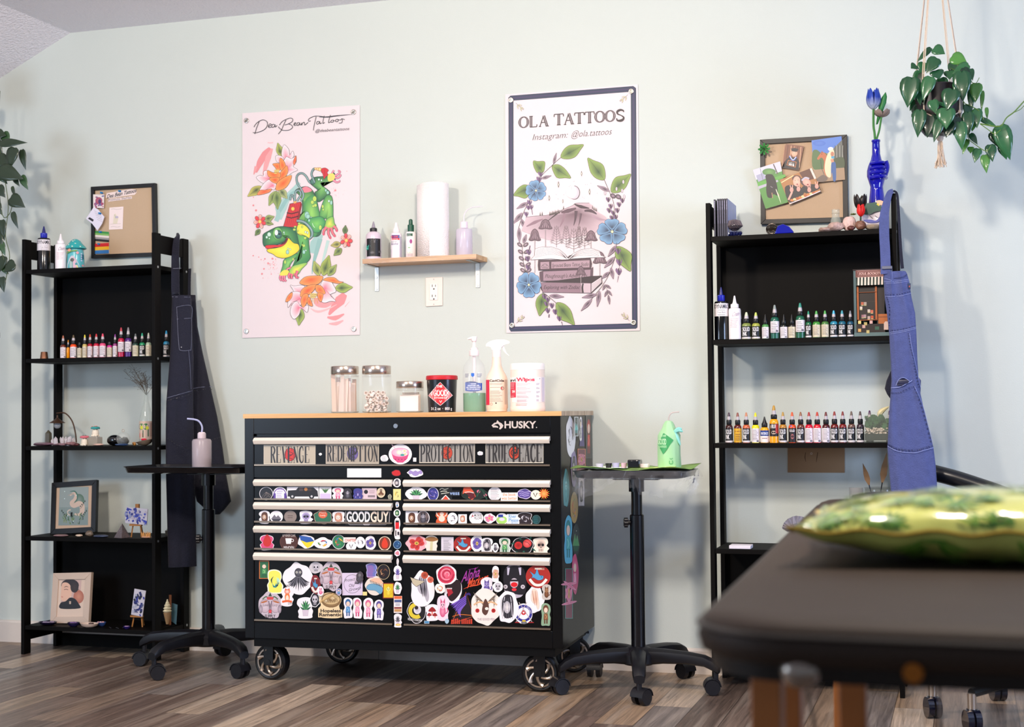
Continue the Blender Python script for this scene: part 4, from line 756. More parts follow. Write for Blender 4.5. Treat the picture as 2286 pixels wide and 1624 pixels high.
row([(165,77,135,442,'3a1a18','4a3a48','solid','dark brown'),(252,79,137,442,'5a1a12','8a5046','yellow','maroon'),(338,77,135,442,'c0603a','c08060','solid','terracotta'),(430,79,138,442,'e6d81e','e0d820','white','yellow'),
     (520,87,180,444,'f0a818','cap','blue','short amber'),(615,93,68,444,'f0a010','b88a30','true','orange yellow','tall'),(705,77,135,445,'b07a28','b08a40','solid','ochre'),(797,79,137,446,'d84a1a','d8562a','devil','orange'),
     (882,77,135,446,'6a3020','8a5a40','solid','chestnut'),(965,80,137,446,'c8102e','a02a2a','white','scarlet'),(1048,80,137,447,'d01a28','b83a2a','white','bright red'),(1135,80,137,447,'4a1418','6a2a2a','white','wine'),
     (1220,80,132,447,'6a1a14','8a2e2a','solid','rust'),(1303,77,132,447,'7a1e1a','7a2a2a','solid','brick red'),(1390,77,131,447,'6a4a40','6a5a50','solid','taupe'),(1478,76,131,447,'3a2a34','4a3a3a','solid','aubergine'),
     (1572,78,58,380,'2a1430','4a1a50',None,'purple tipped','tall','back'),(1772,78,60,380,'2a1430','4a1a50',None,'plum tipped','tall','back')],
    1590, 4.482, -.245, TR[2], 'middle right shelf', 'ink bottles on the middle shelf of the right unit', 68)
# big bottles: black with blue cap and the white one, on both units
def big_pair(ox,oy,k,Y,z,cx1,w1,cx2,w2,h1,h2,where):
    px = ox+cx1/k; c = atY(Y, px, 700); s = mpp(Y, px, 700); r = w1/k*s/2; H = h1/k*s; cc = (c.x, Y, z)
    t = thing('ink_bottle', 'large black ink bottle with blue cap on '+where, 'ink bottle', cc)
    hb = H*.74
    MB().lathe(cc,[(r*.92,0),(r,.002),(r,hb*.93),(r*.9,hb*.98),(r*.55,hb)],28).build('bottle',M('07070a',.12,coat=.5),t)
    MB().lathe(cc,[(r*.5,hb),(r*.52,hb+.001),(r*.52,hb+H*.1),(r*.42,hb+H*.11)],20).build('cap',M('1c24a8',.3),t)
    MB().lathe(cc,[(r*.3,hb+H*.11),(r*.2,H*.93),(r*.08,H)],14).build('nozzle',M('20246a',.3),t)
    A = Art(on_cyl(cc, r, s, z), base=3e-4, step=6e-5); q = r/s; HB = hb/s
    A.rect(-q*.985,-HB*.93,q*.985,-HB*.60,'e6dfe4',n=16); A.text('DYNAMIC',-q*.92,-HB*.80,HB*.1,'121014',width=q*1.84,bold=.03); A.rect(-q*.5,-HB*.76,q*.5,-HB*.75,'8a8288',n=8); A.text('Triple Black',-q*.55,-HB*.68,HB*.04,'5a5258',width=q*1.1); A.rect(-q*.5,-HB*.64,q*.5,-HB*.63,'4a4248',n=8); A.build('label',t)
    px = ox+cx2/k; c = atY(Y-.005, px, 700); r = w2/k*s/2; H = h2/k*s; cc = (c.x, Y-.005, z); hb = H*.72
    t = thing('ink_bottle', 'white squeeze bottle beside the large black bottle on '+where, 'ink bottle', cc)
    wm = M('f4ecee', .3, coat=.2)
    MB().lathe(cc,[(r*.92,0),(r,.002),(r,hb*.93),(r*.9,hb*.98),(r*.55,hb)],28).build('bottle',wm,t)
    MB().lathe(cc,[(r*.6,hb),(r*.66,hb+.001),(r*.66,hb+H*.08),(r*.4,hb+H*.1),(r*.3,H*.85),(r*.12,H*.99),(r*.05,H)],20).build('cap',wm,t)
    A = Art(on_cyl(cc, r, s, z), base=3e-4, step=6e-5); q = r/s; HB = hb/s
    A.text('Clean',-q*.5,-HB*.72,HB*.13,'8a6a86',width=q*1.1,shear=.4,slope=-.15); A.lines(-q*.7,q*.6,[-HB*(.64-.05*j) for j in range(6)],HB*.012,'c89aa8',n=6); A.build('label',t)
big_pair(1580,640,5.443,-.235,TR[1],165,172,328,148,645,535,'the right unit')
big_pair(0,280,2.9,-.235,TL[0]-.002,283,84,392,68,288,232,'top of the left unit')
# ================================================================ posters
def poster(pxs, label, paper, ht=.0015, Y=-.004):
    P = [atY(Y, *p) for p in pxs]; c = sum(P, Vector())/4
    t = thing('poster', label, 'poster', (c.x, Y, min(p.z for p in P)))
    MB().prism(P, (0, .0025, 0)).build('sheet', paper, t, smooth=False)
    return t, c
Y0 = -.0045
def grommet(t, px, py):
    p = atY(Y0, px, py); R = []
    for k in range(25):
        a = 2*PI*k/24; R.append([Vector((p.x+(.0075+.003*math.cos(b))*math.cos(a), Y0-.0005-.002*(1+math.sin(b)), p.z+(.0075+.003*math.cos(b))*math.sin(a))) for b in [j*PI/4 for j in range(8)]])
    m = MB(); m.rings(R,False,False); m.cyl((p.x,Y0,p.z),(p.x,Y0-.001,p.z),.0055,n=14)
    m.build('grommet', M('b8b2a8', .25, 1), t)
pt,_ = poster([(541,755),(803,748),(803,235),(541,253)],'pale pink poster with a green frog and red flowers under thin black script',M('e2d5d7',.5))
for g in ((550.5, 269.5), (789.5, 250.5), (550.5, 740), (790.5, 735)): grommet(pt, *g)
A = Art(on_wall(Y0), base=3e-4, step=3e-6); A.org(520, 220, 5.8)
K = '23242c'
# brush smears
for (p,w_,c) in (([(480,640),(420,720),(350,830),(300,960)],[30,90,80,20],'e08a8c'),([(510,650),(460,760),(430,860),(400,990)],[20,70,60,30],'ea9fa0'),([(450,570),(480,575),(520,572)],14,'ecbcbe'),([(300,880),(285,940),(270,985)],[40,30,10],'e59a9a'),
                   ([(860,1090),(800,1170),(700,1290),(640,1420),(590,1560)],[40,60,90,110,80],'a4c6c0'),([(830,1180),(740,1250),(640,1400),(570,1530)],[10,40,50,30],'8cb6b2'),([(560,1400),(590,1500),(560,1590)],[30,60,60],'9cc0bb')): A.line(p,w_,c)
A.org(520, 480, 5.6)
for (p,w_,c) in (([(1100,240),(1030,360),(1000,480)],[60,130,80],'9cc0ba'),([(1090,300),(1040,480),(1000,640),(990,740)],[60,50,24,8],'8cb6b0'),([(1190,320),(1150,480),(1110,620)],[40,36,10],'b4d0ca'),
                   ([(1400,990),(1340,1070),(1260,1160),(1200,1250)],[60,130,80,20],'ea8a8c'),([(1040,1040),(1060,1110),(1160,1130),(1260,1090)],[50,70,60,20],'ee9a9c'),([(970,1170),(1060,1210),(1180,1180),(1300,1120)],[6,30,20,6],'f2b4b4'),
                   ([(1180,1280),(1280,1290),(1390,1240)],[20,60,14],'e98e90'),([(1200,1360),(1290,1360),(1380,1320)],[10,46,14],'eea6a8'),([(1460,1080),(1400,1150)],[3,8],'f0b0b0')): A.line(p,w_,c)
rr = random.Random(4)
for k in range(60):
    x,y = rr.gauss(520,90),rr.gauss(610,55); q = rr.choice([2,3,4,5,8]); A.ell(x,y,q,q,'e89a9c',n=7)
for (x,y,q) in ((254,510,9),(388,675,11),(364,738,12),(400,550,10),(495,548,13),(440,605,12),(376,790,5)): A.ell(x,y,q,q,'e58a8c',n=9)
A.org(520, 220, 5.8)
for k in range(45): A.ell(rr.gauss(1280,80),rr.gauss(1180,70),rr.choice([2,3,5]),3,'e89aa4',n=7)
for (x,y,q) in ((1327,1190,13),(265,1280,7),(265,1385,12),(300,1450,14),(1475,942,5)): A.ell(x,y,q,q,'e58a8c',n=9)
def leafp(A,tip,base,wd,c1='4c6a38',c2='c8c46a',line=K,lw=3,vein=True,skew=0):
    t = Vector(tip); b = Vector(base); d = t-b; n = Vector((-d.y, d.x)).normalized()*wd
    P = [b, b+d*.2+n*.75, b+d*.5+n*(1+skew), b+d*.8+n*.45, t, b+d*.8-n*.45, b+d*.5-n*(1-skew), b+d*.2-n*.75]
    A.grad(P, c2, b+d*.35, c1, line=line, lw=lw)
    if vein: A.line([b, b+d*.5+n*.06, t-d*.08], 2, line)
def petal(A, pts, c1, c2, ctr=None, lw=4): 
    c = ctr or (sum(p[0] for p in pts)/len(pts), sum(p[1] for p in pts)/len(pts)); A.grad(pts, c2, c, c1, line=K, lw=lw)
# upper flower
leafp(A,(580,575),(628,750),46,'2f4a30','b8c060'); leafp(A,(190,1270),(370,1140),56,'2f4a30','c8c060'); leafp(A,(465,1390),(560,1200),52,'34502e','a8b868'); leafp(A,(705,1300),(600,1170),50,'2f4a30','b8c080'); leafp(A,(580,1440),(565,1200),54,'3c5830','98ac60')
WP, PK = 'f8e4e6', 'e86a84'
petal(A,[(632,690),(662,600),(725,660),(735,730),(775,680),(790,745),(740,800),(700,800),(640,760)],PK,WP,(690,790)); petal(A,[(555,745),(620,742),(660,780),(640,830),(570,820)],PK,WP,(640,820))
petal(A,[(680,770),(700,755),(760,780),(815,745),(820,820),(780,880),(840,925),(770,960),(700,1000),(660,930),(640,850)],PK,WP,(700,920)); petal(A,[(815,740),(822,800),(795,860),(780,820)],'e0502a','f08a5a')
petal(A,[(305,1020),(350,995),(395,1000),(400,945),(450,940),(480,1010),(470,1070),(400,1100),(330,1060)],PK,WP,(470,1040)); petal(A,[(410,1090),(480,1050),(560,1110),(540,1180),(500,1180),(420,1190),(350,1220),(320,1250),(360,1160)],PK,WP,(520,1130)); petal(A,[(315,1250),(350,1190),(420,1185),(500,1170),(480,1210),(400,1240)],'e8502a','f4905a')
OR, OD = 'ee5a28', 'f59a50'
petal(A,[(515,850),(570,838),(610,850),(620,920),(575,930),(545,890)],OR,OD); petal(A,[(610,775),(655,800),(685,870),(670,930),(630,935),(605,880)],OR,OD); petal(A,[(700,870),(715,950),(670,1030),(610,1090),(585,1060),(600,980),(650,920)],OR,OD)
petal(A,[(450,930),(520,960),(600,960),(620,1000),(580,1040),(490,1030),(450,990)],OR,OD); petal(A,[(470,1040),(540,1020),(600,1030),(590,1100),(520,1090)],'e2481e',OD); petal(A,[(760,995),(740,1080),(680,1160),(600,1190),(555,1180),(570,1100),(620,1050),(690,1010)],OR,OD,(650,1100))
for k in range(10): A.ell(545+(k % 4)*15, 930+(k//4)*20, 9, 9, 'f0c84a', 'f8e8a0', line='8a5a1a', lw=2)
A.line([(700, 1000), (740, 990), (760, 990)], 10, '9ab8b8')
# rope coils
def rope(pts, w_=22, c='6f9492'):
    A.line(pts, w_+6, K); A.line(pts, w_, c); A.line(pts, w_*.35, 'a8c4c0')
    P = cat(pts, False, 6)
    for i in range(1, len(P)-1):
        d = (P[i+1]-P[i-1]).normalized(); q = Vector((-d.y, d.x))*w_*.5; A.line([P[i]+q, P[i]-q], 2.5, K, smooth=False)
GR, GL, GD = '5aa84e', '8cc85a', '1f5a3c'
# far hind leg and foot
A.grad([(1000,1060),(1060,1020),(1150,1010),(1240,1000),(1300,960),(1330,1000),(1320,1060),(1250,1080),(1130,1100),(1250,1200),(1250,1250),(1180,1300),(1100,1340),(1060,1220),(1100,1190),(1010,1110)],GD,(1160,1150),'7cc060',line=K,lw=5)
for p in ([(1270,1010),(1290,960),(1310,930)],[(1290,1010),(1350,990),(1390,950),(1360,935)],[(1300,1020),(1360,1030),(1395,1000),(1385,985)],[(1290,1045),(1340,1085),(1380,1075),(1375,1062)]): A.line(p,[34,24,22],K); A.line(p,[28,18,16],'e88aa0')
A.grad([(1230,990),(1290,970),(1320,1000),(1310,1050),(1240,1075)],'d8d860',(1260,1030),'e8c870')
# body and thigh (lies head down)
A.org(520, 220, 5.8)
A.grad([(810,1200),(860,1160),(940,1140),(1000,1160),(1050,1220),(1090,1330),(1120,1470),(1150,1600),(1140,1750),(1060,1790),(960,1700),(900,1640),(870,1720),(740,1700),(760,1600),(870,1540),(900,1400),(880,1280)],GD,(990,1400),'8cd060',line=K,lw=5)
A.poly([(870,1180),(940,1142),(1000,1165),(1020,1200),(940,1220),(880,1200)],'e8808c',True)
A.grad([(930,1340),(1000,1260),(1070,1270),(1100,1400),(1130,1560),(1090,1760),(1020,1790),(950,1680),(930,1500)],'3a8a4a',(1020,1480),'94d060')
A.grad([(1200,1270),(1270,1258),(1295,1330),(1300,1500),(1290,1640),(1200,1640),(1210,1560),(1130,1560),(1130,1450)],'3a8a48',(1240,1400),'9cd464',line=K,lw=5)
rope([(740,1320),(760,1250),(790,1290),(800,1330)]); rope([(800,1330),(810,1220),(850,1190),(880,1240),(830,1330)]); rope([(880,1330),(915,1260),(890,1180),(840,1110),(825,1030),(850,980),(900,970),(950,1010),(990,1080),(1030,1100),(1050,1060),(1020,990),(1030,940),(1060,905)])
A.ell(1035,1075,34,40,'2f5c50','5a8a7a',line=K,lw=4); rope([(1060,1090),(1040,1040),(1018,980),(1040,920),(1070,908)])
for k in range(3): A.ell(1070+k*28, 910+k*4, 14+k*4, 14+k*5, 'e8b05a', 'f8dca0', line='8a4a1a', lw=3)
A.poly([(1150,910),(1200,900),(1240,930),(1220,960),(1235,990),(1200,1020),(1180,1045),(1165,980),(1145,950)],'c8202c',True,line=K,lw=3); A.line([(1190,920),(1190,1000)],4,'7a1018')
# dynamite-like red pack
A.poly([(740,1365),(880,1340),(893,1370),(840,1650),(800,1670),(655,1660)],'c8282c',line=K,lw=6); A.poly([(880,1340),(893,1370),(850,1640),(820,1600)],'8a1418')
for y in (1500,1555): A.line([(700,y-20),(760,y-5),(850,y-30)],14,'3a0e10',smooth=False)
for k in range(5): A.line([(750+k*25, 1370), (700+k*25, 1640)], 3, '8a1418', smooth=False)
A.ell(778,1430,24,26,'f0a83c','f8d060',line='8a2a10',lw=3); A.poly([(785,1335),(825,1330),(825,1355),(790,1362)],'e8b060',line=K,lw=2)
def spots(L):
    for (x,y,a,b,c) in L: A.ell(x,y,a,b,{'t': '8cc0b0','y': 'c8dc5a','w': 'b8dcc8'}[c],{'t': 'a8d4c4','y': 'a8d058','w': 'd8ece0'}[c],line='2a5a44',lw=3)
spots([(960,1510,30,45,'t'),(1015,1545,11,15,'t'),(985,1585,16,22,'t'),(1060,1300,24,34,'y'),(1030,1345,20,24,'y'),(1070,1385,18,20,'y'),(1042,1395,14,16,'y'),(1205,1190,14,20,'t'),(1230,1220,18,24,'t'),(1115,1050,14,14,'w'),(1148,1060,10,14,'w'),(1275,1350,16,30,'t'),(1245,1330,14,16,'w'),(1165,1400,14,22,'y'),(1170,1440,12,16,'y')])
A.org(520, 480, 5.6)
# rear foot
A.grad([(1170,60),(1250,20),(1270,100),(1290,140),(1250,180),(1170,190),(1140,160)],'5ab04e',(1210,110),'e0dc58',line=K,lw=4)
for p in ([(1170,150),(1140,200),(1135,245)],[(1200,160),(1195,230),(1220,290)],[(1230,160),(1245,220),(1275,265)],[(1260,140),(1290,170),(1300,200)]): A.line(p,[40,32,30],K); A.line(p,[34,24,22],'e8707c'); A.ell(p[-1][0],p[-1][1],13,13,'e0506c')
A.grad([(930,60),(1100,20),(1160,100),(1100,200),(1060,225),(1010,215),(960,150)],'2f8a50',(1050,110),'7cc85c',line=K,lw=4); A.line([(995,105),(1005,135),(1025,160)],6,'d8f0d0')
rope([(800,75),(860,80),(920,110),(985,190),(990,260),(950,300)],30)
# far arm
A.grad([(640,560),(720,520),(800,480),(820,500),(740,590),(700,680),(700,740),(600,740),(620,650)],'3a8a4a',(700,600),'8ccc64',line=K,lw=4)
for p in ([(610,730),(590,790),(610,825)],[(630,740),(618,800),(640,832)],[(655,740),(645,800),(668,832)],[(680,730),(680,680),(740,660)]): A.line(p,[34,26,24],K); A.line(p,[27,19,17],'ea7c94')
A.poly([(590,735),(640,690),(700,700),(690,750),(600,760)],'e8d850',True)
# chest, head
A.grad([(760,180),(880,150),(960,200),(950,300),(960,450),(970,540),(900,620),(800,680),(740,650),(860,530),(830,440),(740,330)],'2f7c46',(880,320),'6ab858',line=K,lw=5)
A.grad([(820,120),(900,130),(960,200),(960,290),(900,260),(830,250),(800,200)],'e8d83c',(870,200),'f4e850',line=K,lw=4); A.line([(790,240),(860,245),(910,275),(930,310)],5,K)
A.grad([(375,290),(385,240),(470,190),(560,150),(680,150),(780,200),(820,320),(830,420),(750,350),(690,260),(650,330),(560,370),(420,400),(380,370)],GD,(600,250),'6cbc5c',line=K,lw=5)
A.grad([(435,430),(560,410),(640,370),(690,290),(760,350),(820,370),(830,440),(760,500),(660,540),(560,530),(500,490),(440,465)],'e8d028',(640,440),'f8ec50',line=K,lw=5)
A.poly([(410,385),(500,375),(580,375),(640,340),(670,290),(690,300),(660,360),(600,400),(520,410),(430,425)],'d82a2a',True,line=K,lw=5); A.poly([(590,375),(640,345),(670,295),(685,305),(650,360)],'4a1a20',True); A.line([(665,270),(690,275),(700,290)],5,K)
A.ell(562,235,62,78,'6ab458','9ad070',line=K,lw=4); A.ell(570,245,45,55,'1c4a44','5a9484',line=K,lw=4); A.ell(545,222,22,35,'f4f4f4',line=K,lw=2); A.ell(582,240,16,10,'0c1a1c')
spots([(455,245,24,28,'w'),(425,280,14,18,'w'),(458,296,9,10,'w'),(640,220,10,12,'w'),(645,240,7,8,'w'),(780,150,16,12,'y'),(770,185,18,14,'y'),(815,200,10,12,'y'),(830,110,16,14,'y'),(868,150,12,15,'y'),(910,215,12,15,'w'),(935,225,10,18,'w'),(685,465,20,27,'t'),(692,422,9,10,'w'),(718,432,9,12,'w'),(888,385,18,18,'y'),(870,375,10,10,'y'),(890,465,18,26,'t'),(915,445,8,12,'w'),(905,290,18,16,'y'),(655,590,14,24,'y'),(755,555,12,18,'y'),(940,20,26,30,'t'),(1095,160,18,30,'y'),(955,70,13,20,'t')])
# near hand
A.grad([(740,650),(820,620),(900,600),(930,610),(860,680),(820,740),(740,770),(700,740)],'7cc058',(790,690),'f0e050',line=K,lw=3)
for p in ([(720,730),(700,760),(712,795)],[(745,740),(735,770),(740,800)],[(780,730),(790,770),(825,790)],[(810,700),(795,750),(800,795)]): A.line(p,[40,30,28],K); A.line(p,[33,23,20],'e86a80')
# lower flower
leafp(A,(1205,505),(1130,760),62,'2f4a28','a8b850'); leafp(A,(1015,575),(1080,760),50,'2f4a28','b8c060'); leafp(A,(1298,620),(1190,760),46,'2f4a28','a8b860')
leafp(A,(1500,905),(1280,920),62,'2c4626','a8bc58'); leafp(A,(825,1385),(850,1170),56,'2c4626','a8bc58')
petal(A,[(720,880),(770,890),(850,880),(900,900),(850,1000),(790,1040),(760,950)],PK,WP,(860,980)); petal(A,[(660,1085),(700,1000),(760,960),(860,980),(880,1100),(800,1140),(790,1080),(740,1100),(690,1160),(690,1090)],PK,WP,(840,1050)); petal(A,[(660,1085),(690,1010),(745,970),(740,1030),(700,1080)],OR,OD)
petal(A,[(740,1130),(800,1080),(860,1150),(940,1130),(930,1220),(860,1170),(830,1250),(765,1305),(720,1230)],PK,WP,(830,1160)); petal(A,[(1120,830),(1200,800),(1260,880),(1290,960),(1220,1000),(1290,1080),(1220,1080),(1160,1100),(1110,1080),(1090,950)],PK,WP,(1150,920))
petal(A,[(835,850),(900,780),(1000,762),(1125,770),(1090,850),(1000,885),(900,880)],OR,OD,(980,810)); petal(A,[(1130,815),(1180,785),(1270,785),(1330,830),(1385,840),(1330,860),(1260,850),(1180,830)],OR,OD)
petal(A,[(845,1020),(860,940),(930,890),(1040,870),(1030,920),(980,980),(900,1020)],'e8501e',OD); petal(A,[(1040,880),(1110,890),(1160,980),(1100,990),(1040,950)],OR,OD); petal(A,[(850,1080),(880,1000),(940,990),(935,1080),(880,1160)],OR,OD); petal(A,[(930,1060),(960,1030),(1000,1140),(940,1120)],'e85020',OD); petal(A,[(1060,980),(1130,990),(1120,1060),(1100,1090),(1070,1050)],'e2481e',OD)
for k in range(14): A.ell(975+(k % 5)*17, 990+(k//5)*20, 9, 9, 'f0c84a', 'f8e8a0', line='8a5a1a', lw=2)
for k in range(4): A.line([(990+k*22, 1035), (1000+k*20, 1085+(k % 2)*25)], 5, 'd8b860')
# side flowers
def small(cx, cy, q, sd):
    A.line([(cx-60*q, cy+20), (cx-100*q, cy-60)], [2, 5, 1], 'e89a9a')
    for k in range(7):
        t = k*2*PI/7+sd; P = [(cx+14*math.cos(t-.5),cy+14*math.sin(t-.5)),(cx+60*math.cos(t-.35),cy+72*math.sin(t-.35)),(cx+78*math.cos(t),cy+90*math.sin(t)),(cx+60*math.cos(t+.35),cy+72*math.sin(t+.35)),(cx+14*math.cos(t+.5),cy+14*math.sin(t+.5))]
        petal(A, P, 'e87468' if k % 2 else 'd8303c', 'f4c0b4' if k % 2 else 'e0484c', (cx+20*math.cos(t), cy+20*math.sin(t)), 3)
    A.ell(cx, cy, 22, 24, 'f0a040', 'f8e080', line='8a3a1a', lw=2)
leafp(A,(520,20),(400,60),40,'34502e','a8b868'); leafp(A,(510,118),(400,90),30,'34502e','a8b868'); leafp(A,(280,260),(340,180),30,'34502e','7c9450'); small(340,85,1,.3)
leafp(A,(1410,130),(1400,240),32,'34502e','6c8448'); leafp(A,(1225,385),(1350,360),40,'34502e','c8bc68'); leafp(A,(1262,510),(1360,420),42,'34502e','98a858'); small(1420,320,1,1)
# lettering
A.org(520, 220, 5.8)
for p in ([(345,290),(330,330),(310,380),(285,460)],[(275,372),(300,330),(345,295),(390,278),(430,290),(450,320),(440,370),(400,410),(340,435),(290,447),(262,440)],
          [(460,365),(490,350),(500,335),(480,330),(462,355),(470,378),(500,370)],[(545,340),(520,335),(505,360),(515,378),(540,360),(550,340),(548,372),(575,350)],
          [(690,280),(660,340),(630,410),(590,462)],[(605,345),(640,300),(700,268),(745,255),(775,265),(770,300),(720,330),(670,345)],[(720,330),(760,345),(775,375),(740,405),(690,415),(640,410),(600,380),(592,365)],
          [(790,340),(815,325),(812,312),(795,325),(795,350),(825,345)],[(865,315),(840,315),(830,340),(845,352),(862,330),(868,315),(870,345),(890,330)],[(890,315),(893,348),(905,320),(925,308),(930,330),(935,345),(975,310)],
          [(1080,235),(1065,300),(1050,370),(1045,415)],[(1010,290),(985,295),(980,275),(1010,250),(1080,228),(1200,240)],[(1125,300),(1095,300),(1085,325),(1100,335),(1120,315),(1128,300),(1130,330),(1150,315)],
          [(1185,225),(1170,290),(1168,325),(1190,310)],[(1265,215),(1245,280),(1240,315),(1262,305)],[(1285,280),(1270,295),(1275,310),(1300,305),(1305,285),(1290,278),(1320,290)],
          [(1345,270),(1330,285),(1335,300),(1360,298),(1365,275),(1348,270),(1385,280)],[(1390,285),(1415,262),(1418,290),(1410,315),(1375,320)],[(1415,262),(1450,275)]): A.line(p,7,'23242c')
A.line([(1120,240),(1230,240),(1350,225),(1545,207)],[5,14,12,2],'23242c')
A.text('@deabeantattoos', 1065, 440, 38, '6a6468', width=440, shear=.35, slope=-.07)
A.build('artwork', pt, label='printed frog, flowers and lettering')
# ---------------------------------------------------------------- second poster
p2,_ = poster([(1130.5,744),(1428.5,738.5),(1424,188.5),(1128,211)],'tall pale poster with navy border, blue flowers and a stack of books',M('e1d3d6',.5))
for g in ((1141, 223.5), (1409, 204), (1143.5, 727), (1414.5, 721)): grommet(p2, *g)
A = Art(on_wall(Y0), base=3e-4, step=3e-6); B1 = (1120, 180, 5.4125); B2 = (1120, 460, 5.4125); A.org(*B1)
NV = '232f4c'
A.poly([(82,210),(105,183),(1590,66),(1622,90),(1625,150),(1565,135),(142,242),(142,270)],NV); A.poly([(82,200),(142,240),(148,2975),(90,3010)],NV); A.poly([(1560,134),(1624,110),(1642,2960),(1575,2955)],NV)
A.poly([(148,2975),(1576,2935),(1642,2950),(1640,2985),(1620,3000),(110,3035),(90,3000)],NV)
for q in ([(112,215),(118,2990)],[(112,213),(1590,100)],[(1592,100),(1608,2960)],[(118,2995),(1608,2965)]): A.line(q,14,'3a2f5a',smooth=False)
def sprig(x, y, dx, dy):
    A.line([(x, y), (x+dx*50, y+dy*45), (x+dx*95, y+dy*85)], 3, '2a2a26')
    for (a,b,c,d) in ((.25,.25,.75,.3),(.2,.25,.3,.75),(.55,.5,1,.75),(.5,.5,.85,.6),(.6,.6,.7,1)): leafp(A,(x+dx*c*100,y+dy*d*100),(x+dx*a*100,y+dy*b*100),8,'a8b070','e8dcc8','2a2a26',2,False)
sprig(170, 270, 1, 1); sprig(1525, 170, -1, 1)
A.org(*B1)
A.serif('OLA',205,572,366,128,'2c2024',slope=-.065,thick=.26,thin=.07,gap=.02,fill='8a7c80'); A.serif('TATTOOS',628,540,868,130,'2c2024',slope=-.068,thick=.26,thin=.07,gap=0,fill='8a7c80')
A.text('Instagram:',372,722,74,'2c2428',width=415,shear=.3,slope=-.075,bold=-.014); A.text('@ola.tattoos',838,688,78,'2c2428',width=482,shear=.3,slope=-.075,bold=-.014)
LG, LD = '8aa04c', '2f4a2c'
def gleaf(tip,base,wd,skew=0): leafp(A,tip,base,wd,LD,'86a04e','231c1c',3.5,True,skew)
def bleaf(tip,base,wd): leafp(A,tip,base,wd,'2a1a22','a890a0','1e161a',3,False)
A.line([(990,775),(860,840),(715,930),(600,1035),(500,1130),(460,1190)],5,'2a2026')
gleaf((990,775),(715,930),78); gleaf((835,1180),(610,1030),72,.2); gleaf((385,970),(500,1110),74,.3); bleaf((662,875),(625,1005),16); bleaf((600,1150),(480,1185),18)
gleaf((145, 1390), (350, 1290), 78, -.2)
def bud(x,y,q=1,c='5a3c62'): [A.poly([(x,y+34*q),(x+(-30+k*22)*q,y-8*q),(x+(-22+k*18)*q,y-32*q),(x+(-8+k*16)*q,y-4*q)],c if k % 2 else '7a5884',True,line='2a1a30',lw=2) for k in range(3)]
bud(470, 1130); bud(455, 1195, 1.1)
def flower(cx, cy, R, rot, sq=1):
    for k in range(5):
        t = rot+k*2*PI/5; e = lambda r_, a: (cx+R*r_*math.cos(t+a), cy+R*r_*sq*math.sin(t+a))
        A.grad([e(.1,-.3),e(.55,-.62),e(.9,-.55),e(1,-.25),e(.93,0),e(1,.25),e(.9,.55),e(.55,.62),e(.1,.3)],'7aa6cc',e(.3,0),'22304e',line='2a3a5a',lw=4)
    A.ell(cx, cy, R*.09, R*.09, 'e8e0a0', 'f8f4c8', line='4a4a2a', lw=2)
flower(415, 1330, 128, -.55)
A.line([(410,1340),(350,1430),(280,1560),(235,1680),(200,1800)],5,'2a2026')
for (tp_,bs,wq) in (((180,1550),(315,1475),24),((140,1730),(250,1600),26),((285,1800),(235,1670),22),((215,1960),(210,1780),24)): bleaf(tp_,bs,wq)
bud(340,1475); bud(325,1535,.9); bud(360,1530,.9); bud(300,1615,.9); A.line([(300,1640),(288,1720)],8,'5a3c62'); A.line([(365,1560),(372,1620)],7,'5a3c62')
# right branch
gleaf((1040,935),(1240,1200),86,.1); A.line([(1240,1200),(1300,1340),(1350,1470),(1370,1640)],5,'2a2026'); gleaf((1560,1130),(1325,1350),86,-.1); bleaf((1155,1270),(1305,1340),22)
for (x,y) in ((1388,1310),(1470,1225),(1455,1330),(1250,1360),(1480,1405)): A.ell(x,y,12,24,'e8dce2','b8a0b0',line='2a1a24',lw=3)
for (x,y) in ((1290,1440),(1460,1450),(1320,1520),(1420,1500),(1300,1570),(1400,1570),(1350,1600),(1335,1660),(1380,1650)): bud(x,y,.95,'3a222e')
for (x,y) in ((1345,1395),(1410,1405)): A.ell(x,y,36,26,'2a1a22','a08898',rot=.6,line='1e161a',lw=3)
# sky
A.ell(880,1355,66,84,'3a3036','e8dce0'); A.ell(876,1355,62,79,'cbbcc6','d8ccd4'); A.ell(846,1345,64,80,'e1d3d6')
for (x,y,q) in ((966,1125,1),(687,1257,1.2),(1062,1345,1.2),(574,1420,1.1),(740,1458,.8)): A.poly([(x,y-34*q),(x+9*q,y),(x,y+34*q),(x-9*q,y)],'3a3420'); A.poly([(x,y-18*q),(x+5*q,y),(x,y+18*q),(x-5*q,y)],'f4e8d8')
for k in range(26): A.ell(rr.uniform(500, 1220), rr.uniform(1000, 1480), 2.5, 2.5, '5a4a50', n=6)
# mountain
A.org(*B2)
A.grad([(240,300),(300,135),(460,120),(560,110),(640,90),(740,40),(840,5),(900,-30),(1050,-35),(1090,-10),(1110,40),(1180,85),(1240,120),(1300,180),(1200,240),(1130,330),(900,380),(600,420),(450,380)],'c8b0b8',(900,90),'6a4c58',smooth=False)
for (p,w_,c) in (([(880,-20),(960,10),(1060,30)],[10,40,10],'3a2630'),([(720,80),(800,60),(900,30)],[20,50,20],'5a404c'),([(900,60),(890,160),(870,240)],[40,24,4],'4a3440'),([(960,90),(945,180),(930,240)],[30,16,4],'5a424e'),([(560,180),(650,110),(740,50)],[6,16,3],'2a1c22'),
                   ([(300,250),(400,200),(500,160)],[10,40,10],'8a6c78'),([(1000,60),(1080,60),(1150,100)],[20,40,10],'4a3440'),([(760,90),(740,180),(700,260)],[30,26,4],'8a6c78'),([(1100,120),(1180,160),(1260,170)],[30,30,6],'a88c98'),([(300,135),(460,118),(560,110),(700,60),(850,0),(900,-32),(1060,-35)],4,'2a1c22')): A.line(p,w_,c)
